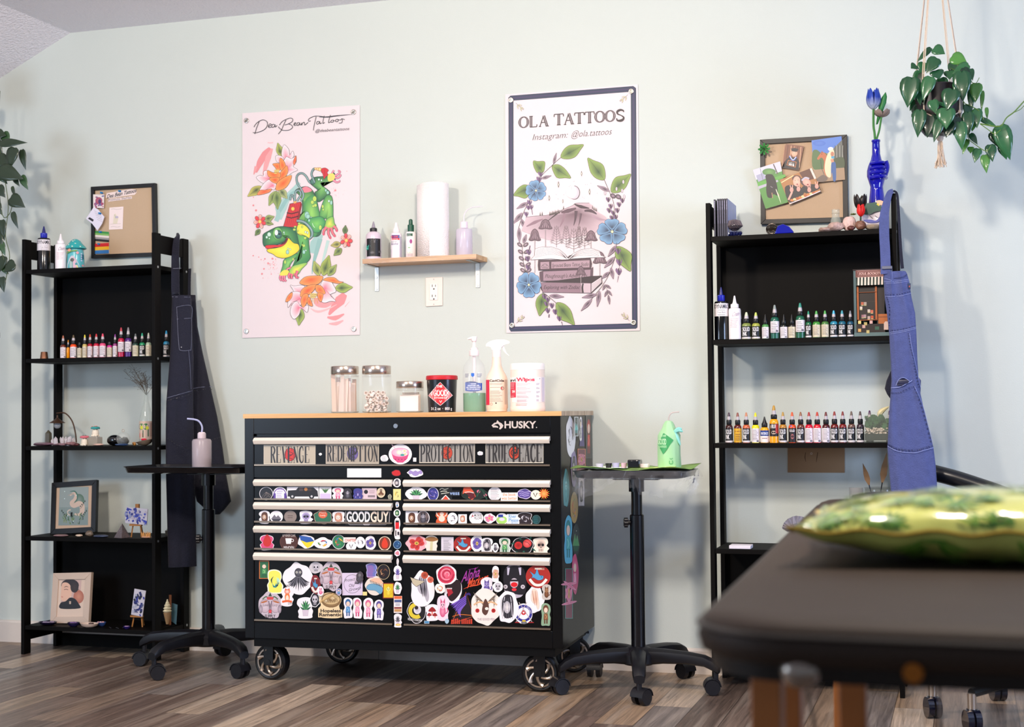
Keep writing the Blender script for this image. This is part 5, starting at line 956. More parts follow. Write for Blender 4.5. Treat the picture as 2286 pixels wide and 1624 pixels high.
for k in range(12): x = 580+k*11; A.poly([(x-6, 118-k*2.6), (x, 62-k*3+(k % 3)*8), (x+6, 118-k*2.6)], '3a302c')
for (x,y) in ((466,118),(490,112),(748,42),(1098,36),(1114,50),(1146,66),(1130,60)): A.poly([(x-7,y),(x,y-46),(x+7,y)],'3a302c')
# grasses
for (x,y0,y1,wq) in ((663,240,500,90),(780,235,500,80),(872,270,560,110),(935,240,500,60),(1003,255,520,80)):
    A.line([(x, y0), (x, y1)], 3.5, '2c2024', smooth=False)
    for k in range(7):
        yy = y0+30+k*(y1-y0-60)/7; q = wq*(.3+.7*k/7)
        for s_ in (-1,1): A.line([(x,yy+24),(x+s_*q*.5,yy+6),(x+s_*q,yy-10)],2.6,'3a2a30'); A.line([(x+s_*q*.5,yy+6),(x+s_*q*.55,yy-20)],2,'3a2a30',smooth=False); A.line([(x+s_*q*.7,yy),(x+s_*q*.8,yy-26)],2,'3a2a30',smooth=False); A.line([(x+s_*q*.6,yy+3),(x+s_*q*.85,yy+16)],2,'3a2a30',smooth=False)
def mush(cx, cy, wq, hq, yb):
    A.line([(cx,cy+hq*.8),(cx,yb)],7,'2a2024',smooth=False); A.line([(cx,cy+hq*.8),(cx,yb)],3,'d8c8cc',smooth=False)
    A.grad([(cx,cy-hq*.1),(cx+wq*.28,cy+hq*.15),(cx+wq*.42,cy+hq*.7),(cx+wq*.55,cy+hq),(cx+wq*.3,cy+hq*1.1),(cx,cy+hq*1.02),(cx-wq*.3,cy+hq*1.1),(cx-wq*.55,cy+hq),(cx-wq*.42,cy+hq*.7),(cx-wq*.28,cy+hq*.15)],'5a404c',(cx,cy+hq*.5),'b89ca6',line='1e1418',lw=4)
    for k in (-2,-1,0,1,2): A.line([(cx+k*wq*.05,cy+hq*.15),(cx+k*wq*.13,cy+hq*.6),(cx+k*wq*.19,cy+hq*.98)],[3,9,5],'3a2430')
mush(401,290,130,120,810); mush(530,172,150,100,495); mush(1080,308,140,105,515); mush(1187,565,150,120,965)
# open book and stack
A.poly([(350,652),(400,600),(405,520),(490,495),(600,495),(700,530),(770,590),(805,635),(860,580),(960,530),(1080,512),(1180,545),(1200,600),(1260,622),(1100,625),(830,640),(780,655),(600,640)],'f0e4e6',line='1e1418',lw=4)
for k in range(6): A.line([(400+k*4,625-k*17),(560,590-k*17),(700,600-k*10),(790,640)],3,'4a3a40'); A.line([(820,638),(940,600-k*10),(1080,600-k*14),(1180,612-k*12)],3,'4a3a40')
A.poly([(700,545),(760,590),(805,640),(860,590),(820,600),(800,620),(770,600)],'3a2a30')
A.poly([(445,655),(760,650),(1075,632),(1090,700),(1080,765),(445,780),(440,720)],'4a323c',line='1e1418',lw=4); A.poly([(470,680),(575,676),(578,760),(470,764)],'a88c96'); A.poly([(600,675),(1065,655),(1062,745),(600,758)],'a88c96',line='2a1a20',lw=3)
A.ell(525,725,30,24,'a88c96',line='2a1a20',lw=4); A.ell(500,735,16,14,'a88c96',line='2a1a20',lw=4); A.ell(550,735,14,18,'a88c96',line='2a1a20',lw=4)
A.text('Sprouted Beans Tattoo Studio', 608, 742, 44, '1e1418', width=440, shear=.2, slope=-.04)
A.poly([(460,800),(505,785),(1080,762),(1105,740),(1100,860),(1070,895),(470,915),(462,860)],'5a424e',line='1e1418',lw=4); A.poly([(505,795),(1075,772),(1068,888),(505,905)],'9c808c'); A.text("Ploughnough's Adventures",525,872,46,'2a1a20',width=505,shear=.25,slope=-.02)
A.poly([(460,930),(1090,850),(1210,845),(1215,935),(1085,1055),(500,1045),(480,1010)],'2c1c22',line='1e1418',lw=4); A.poly([(470,925),(1080,935),(1080,1052),(500,1045)],'8a6e7a'); A.poly([(1085,938),(1205,858),(1210,925),(1085,1048)],'d8c8cc',line='1e1418',lw=3); [A.line([(1088,960+k*20),(1208,872+k*12)],2.5,'5a4a50',smooth=False) for k in range(5)]
A.poly([(960,935),(1075,938),(1075,1052),(985,1050)],'c4b0b8'); A.line([(985,938),(978,990),(985,1050)],18,'1e1418'); A.text('Exploring with Zodiac',510,1005,44,'2a1a20',width=430,shear=.25,slope=0)
mush(958, 738, 110, 90, 1050)
# left lower flora
A.line([(250,480),(255,640),(300,820)],5,'2a2026'); bleaf((300,345),(262,450),20)
for (y) in (475, 560, 640, 715, 785):
    for s_ in (-1,1): A.ell(256+s_*36+(y-475)*.12,y-6,34,19,'2a1a22','b8a0ac',rot=-s_*.6,line='1e161a',lw=3)
for (x,y) in ((332,560),(318,640),(322,745)): bud(x,y,1,'4a3454')
A.line([(345,480),(330,545)],9,'4a3454'); flower(330,955,150,.3,1.05)
A.line([(490,1045),(560,1090),(650,1165),(680,1190)],5,'2a2026'); gleaf((460,1330),(500,1060),76,-.1); gleaf((880,1440),(665,1170),84,.1); bleaf((755,1100),(580,1085),24)
for (x,y) in ((520,1095),(560,1135),(545,1185),(610,1205),(560,1265),(650,1280),(700,1360)): bud(x,y,1,'4a3050')
A.line([(575,1310),(572,1350)],12,'4a3050'); A.line([(725,1400),(740,1455)],[10,14,3],'4a3050')
# right lower flora
flower(1337, 312, 184, -.35, .86)
A.line([(1390,440),(1375,600),(1300,820),(1220,960),(1100,1110),(960,1270)],5,'2a2026'); gleaf((1558,790),(1400,490),92,-.15)
for (t_1,b_1,wq) in (((1285,615),(1385,480),24),((1240,750),(1365,620),26),((1350,885),(1320,750),22),((1210,880),(1300,800),20),((970,1110),(1150,1070),24),((1155,1220),(1185,1030),24),((960,1270),(1090,1130),24),((1220,1020),(1255,950),14),((1320,1000),(1265,955),14),((1335,1085),(1280,1020),13),((1245,1100),(1275,1025),13),((1305,1190),(1290,1080),14)): bleaf(t_1,b_1,wq)
A.line([(1262, 950), (1290, 1100)], 4, '2a2026')
for (x,y) in ((1410,545),(1425,680),(1418,795)): bud(x,y,1.3,'4a3050')
A.line([(1425,720),(1420,780)],4,'4a3050'); A.line([(1412,850),(1398,925)],[8,18,3],'5a3c5a')
sprig(180, 1418, 1, -1); sprig(1545, 1388, -1, -1)
A.build('artwork', p2, label='printed border, flowers, books and lettering')
# ================================================================ wall shelf, socket
PY_, TZ = -.132, 1.5585
ws = thing('wall_shelf', 'narrow plywood wall shelf wrapped in cling film between the two posters', 'shelf', (-.25, -.06, 1.54))
ply = wood_mat('plywood', 'b98a5a', 'd8b083', 3, 30, 60); film = M('f4f4f8', .08, alpha=.10, spec=.8)
xa, xb = atY(PY_, 809, 590).x, atY(PY_, 1063, 575).x
b = MB()
for k in range(3): b.box(xa, xb, PY_, -.0015, TZ-.018+k*.006, TZ-.018+k*.006+.0058)
b.build('board', ply, ws)
random.seed(5); fl = MB(); g = []
n = 60
R = []
for i in range(n+1):
    x = xa-.001+(xb-xa+.002)*i/n; q = lambda: random.uniform(0, .0016)
    R.append([Vector((x,PY_-.0008-q(),TZ+.0006)),Vector((x,PY_-.0012-q(),TZ-.009)),Vector((x,PY_-.0008-q(),TZ-.0188-q())),Vector((x,PY_*.6,TZ-.0192-q()*2)),Vector((x,PY_*.2,TZ-.0192-q()*2))])
fl.rings(R, False, False, closed=False); fl.build('cling_film', film, ws)
galv = M('b4b2ac', .35, .9)
for px in (842, 1067):
    p = atY(0,px,640); x = p.x; b = MB(); b.box(x-.009,x+.009,-.0035,-.0008,1.443,TZ-.019); b.box(x-.009,x+.009,-.115,-.0008,TZ-.0215,TZ-.019)
    for z in (1.452,1.497): b.lathe((0,0,0),[(.0045,.0035),(.004,.0048),(0.001,.0048)],12,Matrix.Translation((x,0,z)) @ Matrix.Rotation(PI/2,4,'X'))
    b.build('bracket', galv, ws, bevel=.0006)
for px, py in ((946, 608), (994, 606), (1088, 604)): pass
ou = thing('wall_socket', 'cream double socket below the small wall shelf', 'power outlet', (atY(0, 970, 650).x, -.002, 1.374))
P = [atY(-.001, *q) for q in ((951.5, 685), (988.5, 683), (988.5, 619), (951, 620.5))]
MB().prism(P, (0, -.005, 0)).build('faceplate', M('ecdcd2', .35), ou, bevel=.0015)
P = [atY(-.006, *q) for q in ((960, 670.5), (977.5, 670.5), (977.5, 634), (960, 634))]
MB().prism(P, (0, -.0025, 0)).build('receptacle', M('f2e6de', .3), ou, bevel=.0005)
A = Art(on_wall(-.0086), base=1e-4).org(800, 400, 5.4133)
for y in (1290,1412): A.rect(889,y-14,897,y+16,'18140f'); A.rect(928,y-12,935,y+12,'18140f'); A.ell(912,y+39,9,9,'18140f')
A.build('slots', ou)
A = Art(on_wall(-.006),base=2e-4).org(800,400,5.4133); [A.ell(911,y,6,9,'b8aca4') for y in (1212,1515)]; A.build('screws',ou)
# ---------------------------------------------------------------- things on the wall shelf
def rnd(name, label, cat_, px, Y, z, group=None):
    c = atY(Y,px,800); s = mpp(Y,px,800); cc = (c.x,Y,z); return thing(name,label,cat_,cc,0,group),cc,s
def lp(cc,s,prof,n=32,**k): return MB().lathe(cc,[(r*s,h*s) for r,h in prof],n,**k)
WS = -.075
t, cc, s = rnd('squeeze_bottle', 'translucent squeeze bottle with black leaf patterned label, left on the wall shelf', 'bottle', 835.5, WS, TZ)
lp(cc,s,[(16,0),(17.3,1),(17.3,52),(16,58),(12,62),(8,64)]).build('bottle',M('d8c8d4',.25,coat=.2),t)
lp(cc,s,[(7.5,64),(8.2,64.5),(8.2,71),(6,72.5)],20).build('cap',M('141214',.4),t); lp(cc,s,[(4.5,72.5),(3,80),(1,87)],12).build('nozzle',M('948c98',.3),t)
A = Art(on_cyl(cc,17.3*s,s,TZ),step=3e-5); A.rect(-17.1,-47,17.1,-7,'131214',n=14)
for k in range(6): a = -PI*.1-k*PI*.16; A.line([(-13, -24), (-13+9*math.cos(a), -24+9*math.sin(a))], [3, 1], '3ac0a8')
A.text('S', -16, -22, 8, '3ac0a8', width=5, bold=.03)
for (x,y,q) in ((2,-38,11),(-3,-14,7),(14,-16,6)):
    for k in range(6): a = -PI*.05-k*PI*.18; A.line([(x, y), (x+q*math.cos(a)*.8, y+q*math.sin(a)*.8)], [2.4, .6], '5a585c')
A.build('label', t)
t, cc, s = rnd('spray_bottle', 'small rubbing alcohol bottle with blue and red label on the wall shelf', 'bottle', 886.5, WS, TZ)
lp(cc,s,[(11.5,0),(12.3,1),(12.3,54),(11,58),(7,60)]).build('bottle',M('ece2e8',.3),t); lp(cc,s,[(7.4,60),(7.6,66),(4.5,72),(3.2,80),(2.4,82)],18).build('cap',M('f6eaea',.35),t)
A = Art(on_cyl(cc,12.3*s,s,TZ),step=3e-5); A.rect(-12.1,-53,12.1,-1.5,'efe6ec',n=10); A.rect(-12.1,-53,7,-46,'2a2a86',n=8); A.rect(-12.1,-46,7,-42,'d8302c',n=8); A.text('DR.DONE',-11.5,-47.2,4.4,'e8482c',width=15,bold=.02); A.text('SPRAY OIL',-10,-42.6,2.4,'f6e8e8',width=14)
A.text('Isopropyl',-11,-37,2.6,'3a3440',width=12); A.text('Alcohol',-11.5,-31,5,'3a3070',width=15,bold=.01); A.poly([(-12,-22),(-5,-23),(0,-25),(5,-28),(7,-31),(7,-2),(-12,-2)],'2a2a86'); A.lines(-11,-2,(-18,-15),1.2,'d0d0ea'); A.ell(-1,-10,2,3,'e8e8f4'); A.ell(4,-10,2,3,'e8e8f4'); A.rect(8,-50,11,-4,'a8a4b8'); A.build('label',t)
t, cc, s = rnd('spray_bottle', 'white bottle with dark green cap half behind the paper towel', 'bottle', 919, WS+.01, TZ)
lp(cc,s,[(11,0),(11.6,1),(11.6,56),(10,60),(6.5,61)]).build('bottle',M('f4ecec',.3),t); lp(cc,s,[(7,61),(7.2,76),(4.5,77),(4.2,87),(2.5,89)],18).build('cap',M('14503c',.35),t)
A = Art(on_cyl(cc,11.6*s,s,TZ),step=3e-5); A.rect(-11.4,-56,4,-50,'1e5a44',n=6); A.text('#1 L',-8,-51,4,'f0f0f0',width=7); A.ell(0,-38,3,5,'a03a8a'); A.rect(-6,-25,-2,-23,'4ab04a'); A.rect(-7,-14,-2,-12,'a8d04a'); A.rect(-11,-11,4,-4,'c8b8bc',n=4); A.build('label',t)
t, cc, s = rnd('paper_towel_roll', 'tall white paper towel roll standing on the wall shelf', 'paper towel', 973.5, -.078, TZ)
pt_m = M('fbf3f1', .85, bump=.5, bscale=260)
R_ = 31.5*s; H_ = 166*s
mb = MB(); prof = [(.009,H_),(.009,0),(R_-.002,0),(R_,.002),(R_,H_-.002),(R_-.003,H_)]; mb.lathe(cc,prof+[prof[0]],40,cap0=False,cap1=False); mb.build('roll',pt_m,t)
pl = [Vector((cc[0]+R_*math.cos(a),cc[1]+R_*math.sin(a),0)) for a in (-1.3,-1.7,-2.1)]; pl = [Vector((cc[0]-R_*.05,cc[1]-R_*1.005,0)),Vector((cc[0]-R_*.6,cc[1]-R_*.92,0)),Vector((cc[0]-R_*1.1,cc[1]-R_*.5,0)),Vector((cc[0]-R_*1.38,cc[1]+.0,0)),Vector((cc[0]-R_*1.46,cc[1]+.02,0))]
R = [[p+Vector((0, 0, TZ+.001)), p+Vector((0, 0, TZ+H_*(.98)))] for p in cat(pl, False, 6)]
o = MB().rings(R, False, False, closed=False).build('loose_sheet', pt_m, t); so = o.modifiers.new('s', 'SOLIDIFY'); so.thickness = .0008
t, cc, s = rnd('wash_bottle', 'translucent wash bottle with bent spout at the right end of the wall shelf', 'bottle', 1038.5, -.072, TZ)
clr = M('ded4e4', .25, alpha=.62, coat=.3); 
lp(cc,s,[(17.5,0),(18.5,1.5),(18.5,57),(17,61),(9,63)]).build('bottle',clr,t); lp(cc,s,[(8,63),(8.5,64),(8,77),(6,78)],20).build('cap',M('f0dce8',.4),t)
q = Vector(cc); MB().tube(cat([q+Vector((0,0,77*s)),q+Vector((0,0,92*s)),q+Vector((6*s,0,102*s)),q+Vector((20*s,0,109*s)),q+Vector((44*s,0,110*s))]),1.4*s).build('spout',M('eee8f0',.2,alpha=.6),t)
# ================================================================ on top of the drawer chest
ZT = CZ2; YT = -.33
glassm = M('ffffff', .03, trans=1, ior=1.45, key='glass'); 
def thin_glass(key, col, a=.14):
    return M(col, .04, alpha=a, spec=.7, coat=.5)
jar_g = thin_glass('jar', 'dfe8e4', .16); steel = M('c4b4a8', .22, .9)
def jar(px, w_, h, hl, label):
    t, cc, s = rnd('glass_jar', label, 'jar', px, YT, ZT, 'glass jars on the drawer chest'); r = w_/2
    lp(cc,s,[(r*.8,.5),(r*.97,1.5),(r,5),(r,h*.86-hl*.3),(r*.97,h-hl-6),(r*.86,h-hl-3),(r*.84,h-hl)],36,cap1=False).build('jar',jar_g,t)
    lp(cc,s,[(r*.8,.4),(r*.96,1.5),(r*.96,3.5),(r*.8,3)],36).build('base',M('b8b4a4',.1,alpha=.55),t)
    lp(cc,s,[(r*.86,h-hl),(r*.96,h-hl),(r*.975,h-hl+1),(r*.975,h-1.5),(r*.94,h),(r*.8,h+.3)],40).build('lid',steel,t,ang=50)
    return t, cc, s
JT, cc, s = jar(769.5, 64, 104.5, 18, 'tall glass jar of wrapped tongue depressors with steel lid, leftmost on the chest')
random.seed(8)
for i in range(13):
    a = i*2.4; rr_ = (8+(i*5.3) % 16)*s; x, y = cc[0]+rr_*math.cos(a), cc[1]+rr_*math.sin(a); h = random.uniform(62, 84)*s; wd = 5*s; ang = random.uniform(-.6, .6)
    T = Matrix.Translation((x, y, ZT+.006)) @ Matrix.Rotation(ang, 4, 'Z') @ Matrix.Rotation(random.uniform(-.05, .05), 4, 'Y')
    o = MB().box(-wd,wd,-.0008,.0008,0,h,T).build('wrapped_depressor',M('f0dcd4' if i % 3 else 'e8c8b8',.5,key='dep%d' % (i % 3)),None,smooth=False)
    origin_to_base(o); tag(o, 'paper wrapped wooden stick upright inside the leftmost glass jar', 'stick', 'wrapped sticks in the leftmost jar')
JT, cc, s = jar(840.5, 66, 105, 19, 'tall glass jar half full of small white cups, second on the chest')
cup = MB().lathe((0,0,0),[(.005,0),(.0058,.001),(.0062,.012),(.0075,.013),(.0055,.0128),(.0048,.002)],12); proto = None; n_ = 0
cupm = M('f4e4dc', .5)
for lay in range(7):
    for k in range(1, 15):
        rr_ = math.sqrt(k/14)*23*s; a = k*2.4+lay
        if lay == 6 and k % 2: continue
        o = cup.build('ink_cup', cupm, None) if proto is None else proto.copy()
        if proto is None: proto = o
        else: COL.objects.link(o)
        o.location = (cc[0]+rr_*math.cos(a), cc[1]+rr_*math.sin(a), ZT+.008+lay*.0108+random.uniform(0, .002)); o.rotation_euler = (random.uniform(0, 3), random.uniform(0, 3), 0)
        tag(o, 'small white plastic ink cup in the heap inside the second jar', 'ink cup', 'white ink cups in the second jar')
JT, cc, s = jar(914.5, 63, 69.5, 15.5, 'short glass jar of folded gauze with steel lid on the chest')
for i,(dx,dy,w_,h_,d_,c_) in enumerate(((1,-.012,44,34,.004,'fbf2f0'),(0,-.004,46,36,.004,'f6e6dc'),(2,.004,44,37,.004,'f0dccc'),(-1,.012,40,42,.004,'ecd2bc'))):
    o = MB().box(cc[0]+(dx-w_/2)*s,cc[0]+(dx+w_/2)*s,cc[1]+dy-d_/2,cc[1]+dy+d_/2,ZT+.005,ZT+.005+h_*s).build('gauze_pad',M(c_,.9),None,bevel=.001)
    origin_to_base(o); tag(o, 'folded white gauze pad standing inside the short glass jar', 'gauze', 'gauze pads in the short jar')
# tub
t, cc, s = rnd('tub', 'black tub with red lid and red diamond shaped label', 'tub', 986, YT, ZT)
R0, R1, HH = 30.5*s, 34*s, 73*s
MB().lathe(cc,[(R0*.97,0),(R0,.001),(R1,HH)],40).build('tub',M('15141a',.28,coat=.3),t); lp(cc,s,[(34,72),(35.5,72.5),(35.8,74),(35.2,80.5),(33,82)],40).build('lid',M('c01c28',.4),t)
A = Art(on_cyl(cc, R0, s, ZT, R1, HH), step=2e-5)
def dm(f, c):
    cx,cy = -4,-40; pts = [(0,26),(28,3),(0,-27),(-27,3)]; P = []
    for i in range(4):
        a, b_ = pts[i], pts[(i+1) % 4]
        for k in range(6): P.append((cx+(a[0]+(b_[0]-a[0])*k/6)*f, cy+(a[1]+(b_[1]-a[1])*k/6)*f))
    A.slices(P, c)
dm(1.0,'f4eeee'); dm(.965,'d02430'); A.text('THE',-12,-54.5,5.5,'f6f0f0',width=13,bold=.03,al='l'); A.text('GOOD',-19,-36,13.5,'fbf6f6',width=31,bold=.035); A.text('TATTOOING SLIP',-18,-30,3.6,'f4e8e8',width=29,bold=.03)
A.line([(15,-46),(11,-40),(15,-41),(11,-32)],[3,2.4,.6],'fbf6f6',smooth=False); A.line([(-22,-46),(-25,-40),(-22,-41),(-24,-35)],[2,2,.6],'fbf6f6',smooth=False); A.rect(-6,-26,0,-24,'f4e8e8'); A.rect(-4,-24,-2,-21,'f4e8e8'); A.rect(-9,-20,2,-18,'f4e8e8')
A.text('31.2 oz  ·  800 g', -24, -5, 6, 'f4f0f0', width=46, bold=.015); A.build('label', t)
# sanitiser
t, cc, s = rnd('pump_bottle', 'clear pump bottle half full of green hand sanitizer', 'bottle', 1058.5, YT, ZT)
lp(cc,s,[(24.5,0),(25.6,2),(25.8,90),(23,104),(17,113),(11.5,119),(11,125)],36,cap1=False).build('bottle',thin_glass('san','dfe6ea',.20),t)
lp(cc,s,[(24,.8),(25,2.5),(25.2,42)],36).build('gel',M('5aa878',.1,alpha=.82),t)
w5 = M('f6e8ea', .35)
lp(cc,s,[(10.5,125),(11,126),(11,136),(8,138),(8,143),(4,144),(3.4,156),(5,157),(6.5,160),(6.3,166)],24).build('pump',w5,t)
q = Vector(cc); MB().tube(cat([q+Vector((6*s,0,164*s)),q+Vector((-4*s,-.002,165*s)),q+Vector((-14*s,-.004,163*s))]),[4.5*s,4.5*s,4*s,4*s,3.6*s,3.4*s,3*s,2.8*s,2.4*s,2*s,1.6*s]).build('spout',w5,t); MB().cyl(q+Vector((0,0,.006)),q+Vector((0,0,125*s)),3.6*s,n=12).build('dip_tube',w5,t)
A = Art(on_cyl(cc, 25.9*s, s, ZT), step=3e-5)
A.poly([(-20,-66),(-10,-68),(2,-67),(9,-64),(17,-64),(17,-48),(8,-46),(-8,-45),(-20,-47)],'1c4fb0'); 
for i,(tx,wd) in enumerate((('HAND',12),('SANITIZER GEL',26),('GEL DESINFECTANT',32),('POUR LES MAINS',28))): A.text(tx,-wd/2-2,-61+i*4,2.6,'e8f0fa',width=wd,bold=.02)
A.poly([(-7,-86),(0,-86),(0,-80),(-3.5,-77),(-7,-80)],'2a6ac8'); A.lines(-20,-12,(-84,-81,-78),1.2,'5a5a80'); A.lines(6,17,(-84,-81,-78),1.2,'5a5a80'); A.build('label',t)
# trigger spray
t, cc, s = rnd('trigger_spray_bottle', 'cream trigger spray bottle with a red edged label', 'spray bottle', 1108.5, YT, ZT)
cream = M('f4dccb', .35)
lp(cc,s,[(21.5,0),(23,1),(23,6),(24.3,8),(24.3,72),(22,80),(15,92),(11,103),(10,118),(9.5,122)],40).build('bottle',cream,t)
lp(cc,s,[(9.4,122),(9.8,123),(9.6,137),(8.6,138)],24).build('collar',M('f8eeec',.35),t)
q = Vector(cc); P2 = [(-23,146),(-22,152),(-12,158),(4,161),(20,160),(29,156),(28,152),(16,148),(10,142),(8,138),(-9,138),(-12,143),(-17,145.5)]
face = math.atan2(CAM.y-cc[1], CAM.x-cc[0]); rt_ = Vector((-math.sin(face), math.cos(face), 0)); fr_ = Vector((math.cos(face), math.sin(face), 0))
PP = [q+rt_*(a*s)+Vector((0, 0, b*s))+fr_*(6*s) for a, b in [tuple(v) for v in cat(P2, True, 4)]]
MB().prism(PP, -fr_*(12*s)).build('spray_head', M('fbf4f4', .3), t, bevel=.0025)
MB().tube(cat([q+rt_*(14*s)+Vector((0,0,149*s)),q+rt_*(16*s)+Vector((0,0,140*s)),q+rt_*(21*s)+Vector((0,0,131*s)),q+rt_*(28*s)+Vector((0,0,125*s))]),[2.6*s]*8+[2.2*s,2*s,1.8*s,1.4*s,1.2*s,1*s,.8*s,.6*s][:8]).build('trigger',M('fbf4f4',.3),t)
A = Art(on_cyl(cc,24.4*s,s,ZT),step=3e-5); A.rect(-24,-71,-16.5,-15,'d8284a',n=4); A.rect(17,-71,23,-16,'c8b4a8',n=3); A.text('CaviCide',-16,-66.5,5,'241c20',width=32,bold=.03); A.lines(-15,14,(-63,-60,-54,-46,-43,-40,-36,-33,-29,-26,-23),.9,'a8907f',n=5); A.ring(12,-52,3.4,.9,'5a3a3a'); A.text('3',9,-50,4.4,'d8383a',width=3,bold=.04); A.ell(-2,-19,1.6,1.6,'241c20'); A.ring(-12,-17,2.4,.6,'d87a6a'); A.build('label',t)
# wipes tub
t, cc, s = rnd('wipes_tub', 'large white wipes tub with red and white label, rightmost on the chest', 'tub', 1177.5, YT, ZT)
lp(cc,s,[(38,0),(39.4,2),(39.4,10),(38.6,12),(38.4,88),(38.4,92)],44).build('tub',M('f4e4da',.35),t); lp(cc,s,[(38,92),(38.6,92.5),(38.4,104),(37,107),(34,107.5)],44).build('lid',M('fbf2ef',.35),t)
A = Art(on_cyl(cc,38.8*s,s,ZT),step=3e-5); A.rect(-38.5,-76,38.5,-20,'fbf3f2',n=20); A.rect(-38.5,-65,-26,-31,'d8284a',n=6); A.text('avi',-38.6,-66.5,6.5,'241c20',width=12,bold=.03); A.text('Wipes',-25.5,-67,7.6,'e0304e',width=41,bold=.05); A.text('+',25,-70,4,'2a3a6a',width=3)
for g in range(5): A.lines(-24,8,[-62+g*9+k*1.6 for k in range(4)],.7,'b09aa8',n=6,seed=g); A.lines(18,26,[-62+g*9+k*1.6 for k in range(3)],.7,'b0a8b8',n=2,seed=g)
A.text('3M',-34,-42,5,'f6e8ea',width=6,bold=.04); A.lines(-37,-28,(-62,-59,-56,-52,-34),.8,'f0c0c8',n=2); A.rect(30,-75,36,-22,'d8d0e0',n=3); A.lines(-26,0,(-17,-14),.9,'d89aa4',n=5); A.build('label',t)
# ================================================================ instrument stands
plast = M('0d0d13', .42, key='stand_plastic'); pole_m = M('07070c', .25, coat=.2)
def stand(cx,cy,a0,label,ztray,x0,x1,y0,y1,knob_z=.6):
    t = thing('instrument_stand', label, 'tray stand', (cx, cy, 0)); C = Vector((cx, cy, 0))
    MB().lathe((cx,cy,0),[(.05,.088),(.06,.095),(.062,.125),(.045,.142),(.03,.15)],28).build('hub',plast,t)
    for k in range(5):
        a = a0+k*2*PI/5; d = Vector((math.cos(a), math.sin(a), 0)); n = Vector((-d.y, d.x, 0)); R = []
        for (q,z,w,h) in ((.03,.116,.030,.030),(.09,.120,.027,.026),(.17,.119,.024,.022),(.235,.112,.022,.020),(.268,.098,.021,.020),(.284,.086,.018,.014)):
            R.append([C+d*q+n*(w*math.cos(b)*1.05)+Vector((0, 0, z+h*math.copysign(abs(math.sin(b))**.6, math.sin(b)))) for b in [j*PI/6 for j in range(12)]])
        leg = MB().rings(R).build('leg', plast, t)
        p = C+d*.272; c = MB(); c.cyl(p+Vector((0, 0, .05)), p+Vector((0, 0, .095)), .009, n=10)
        b2 = a+.9+k; ax = Vector((math.cos(b2), math.sin(b2), 0)); pc = p+Vector((-ax.y, ax.x, 0))*.012+Vector((0, 0, .0275))
        for s_ in (-1, 1):
            u = pc+ax*(s_*.008); c.cyl(u, u+ax*(s_*.016), .0275, .0255, 24)
        R = []
        for j in range(9):
            q = PI*(.02+.96*j/8); pt_ = Vector((-ax.y,ax.x,0))*(.0305*math.cos(q))+Vector((0,0,.0305*math.sin(q))); R.append([pc+pt_*f_+ax*s_ for f_,s_ in ((1,-.0255),(1,.0255),(.9,.0255),(.9,-.0255))])
        c.rings(R); c.build('caster', M('121218', .45, key='caster_black'), leg)
    MB().cyl((cx,cy,.14),(cx,cy,.60),.0245,n=28).cyl((cx,cy,.6),(cx,cy,.603),.0245,.022,n=28).build('lower_pole',pole_m,t)
    MB().cyl((cx,cy,.6),(cx,cy,ztray-.03),.019,n=24).cyl((cx,cy,ztray-.075),(cx,cy,ztray-.028),.027,n=20).build('upper_pole',pole_m,t)
    kb = MB(); kd = Vector((-.95, -.3, 0)); kp = Vector((cx, cy, knob_z-.01)); kb.cyl(kp, kp+kd*.034, .008, n=12)
    for j in range(6): a = j*PI/3; u = kd.cross(Vector((0, 0, 1))).normalized(); q = kp+kd*.038+u*(.011*math.cos(a))+Vector((0, 0, .011*math.sin(a))); kb.cyl(q-kd*.006, q+kd*.006, .0075, n=10)
    kb.cyl(kp+kd*.03, kp+kd*.046, .012, n=14); kb.build('knob', plast, t)
    def rr2(x0_, x1_, y0_, y1_, r, z):
        P = []
        for (a,b,s0) in ((x1_-r,y1_-r,0),(x0_+r,y1_-r,1),(x0_+r,y0_+r,2),(x1_-r,y0_+r,3)):
            for j in range(7): q = PI/2*(s0+j/6); P.append(Vector((a+r*math.cos(q), b+r*math.sin(q), z)))
        return P
    z = ztray; R = [rr2(x0+.03,x1-.03,y0+.03,y1-.03,.03,z-.026),rr2(x0+.012,x1-.012,y0+.012,y1-.012,.04,z-.022),rr2(x0+.004,x1-.004,y0+.004,y1-.004,.05,z-.004),rr2(x0,x1,y0,y1,.05,z-.001),rr2(x0,x1,y0,y1,.05,z+.001),
                    rr2(x0+.006,x1-.006,y0+.006,y1-.006,.05,z),rr2(x0+.014,x1-.014,y0+.014,y1-.014,.04,z-.018),rr2(x0+.03,x1-.03,y0+.03,y1-.03,.03,z-.022)]
    MB().rings(R).build('tray', M('0c0c10', .2, .3, coat=.4), t)
    MB().box(cx-.08, cx+.08, cy-.02, cy+.02, z-.034, z-.026).build('tray_support', plast, t)
    return t
SR = (.644, -.351); SLt = (-1.017, -.365)
stand(*SR,-1.346,'black wheeled instrument stand with a film covered tray, right of the chest',.757,.444,.842,-.50,-.205,.585)
stand(*SLt, -1.85, 'black wheeled instrument stand left of the drawer chest', .768, -1.305, -.775, -.53, -.225, .50)
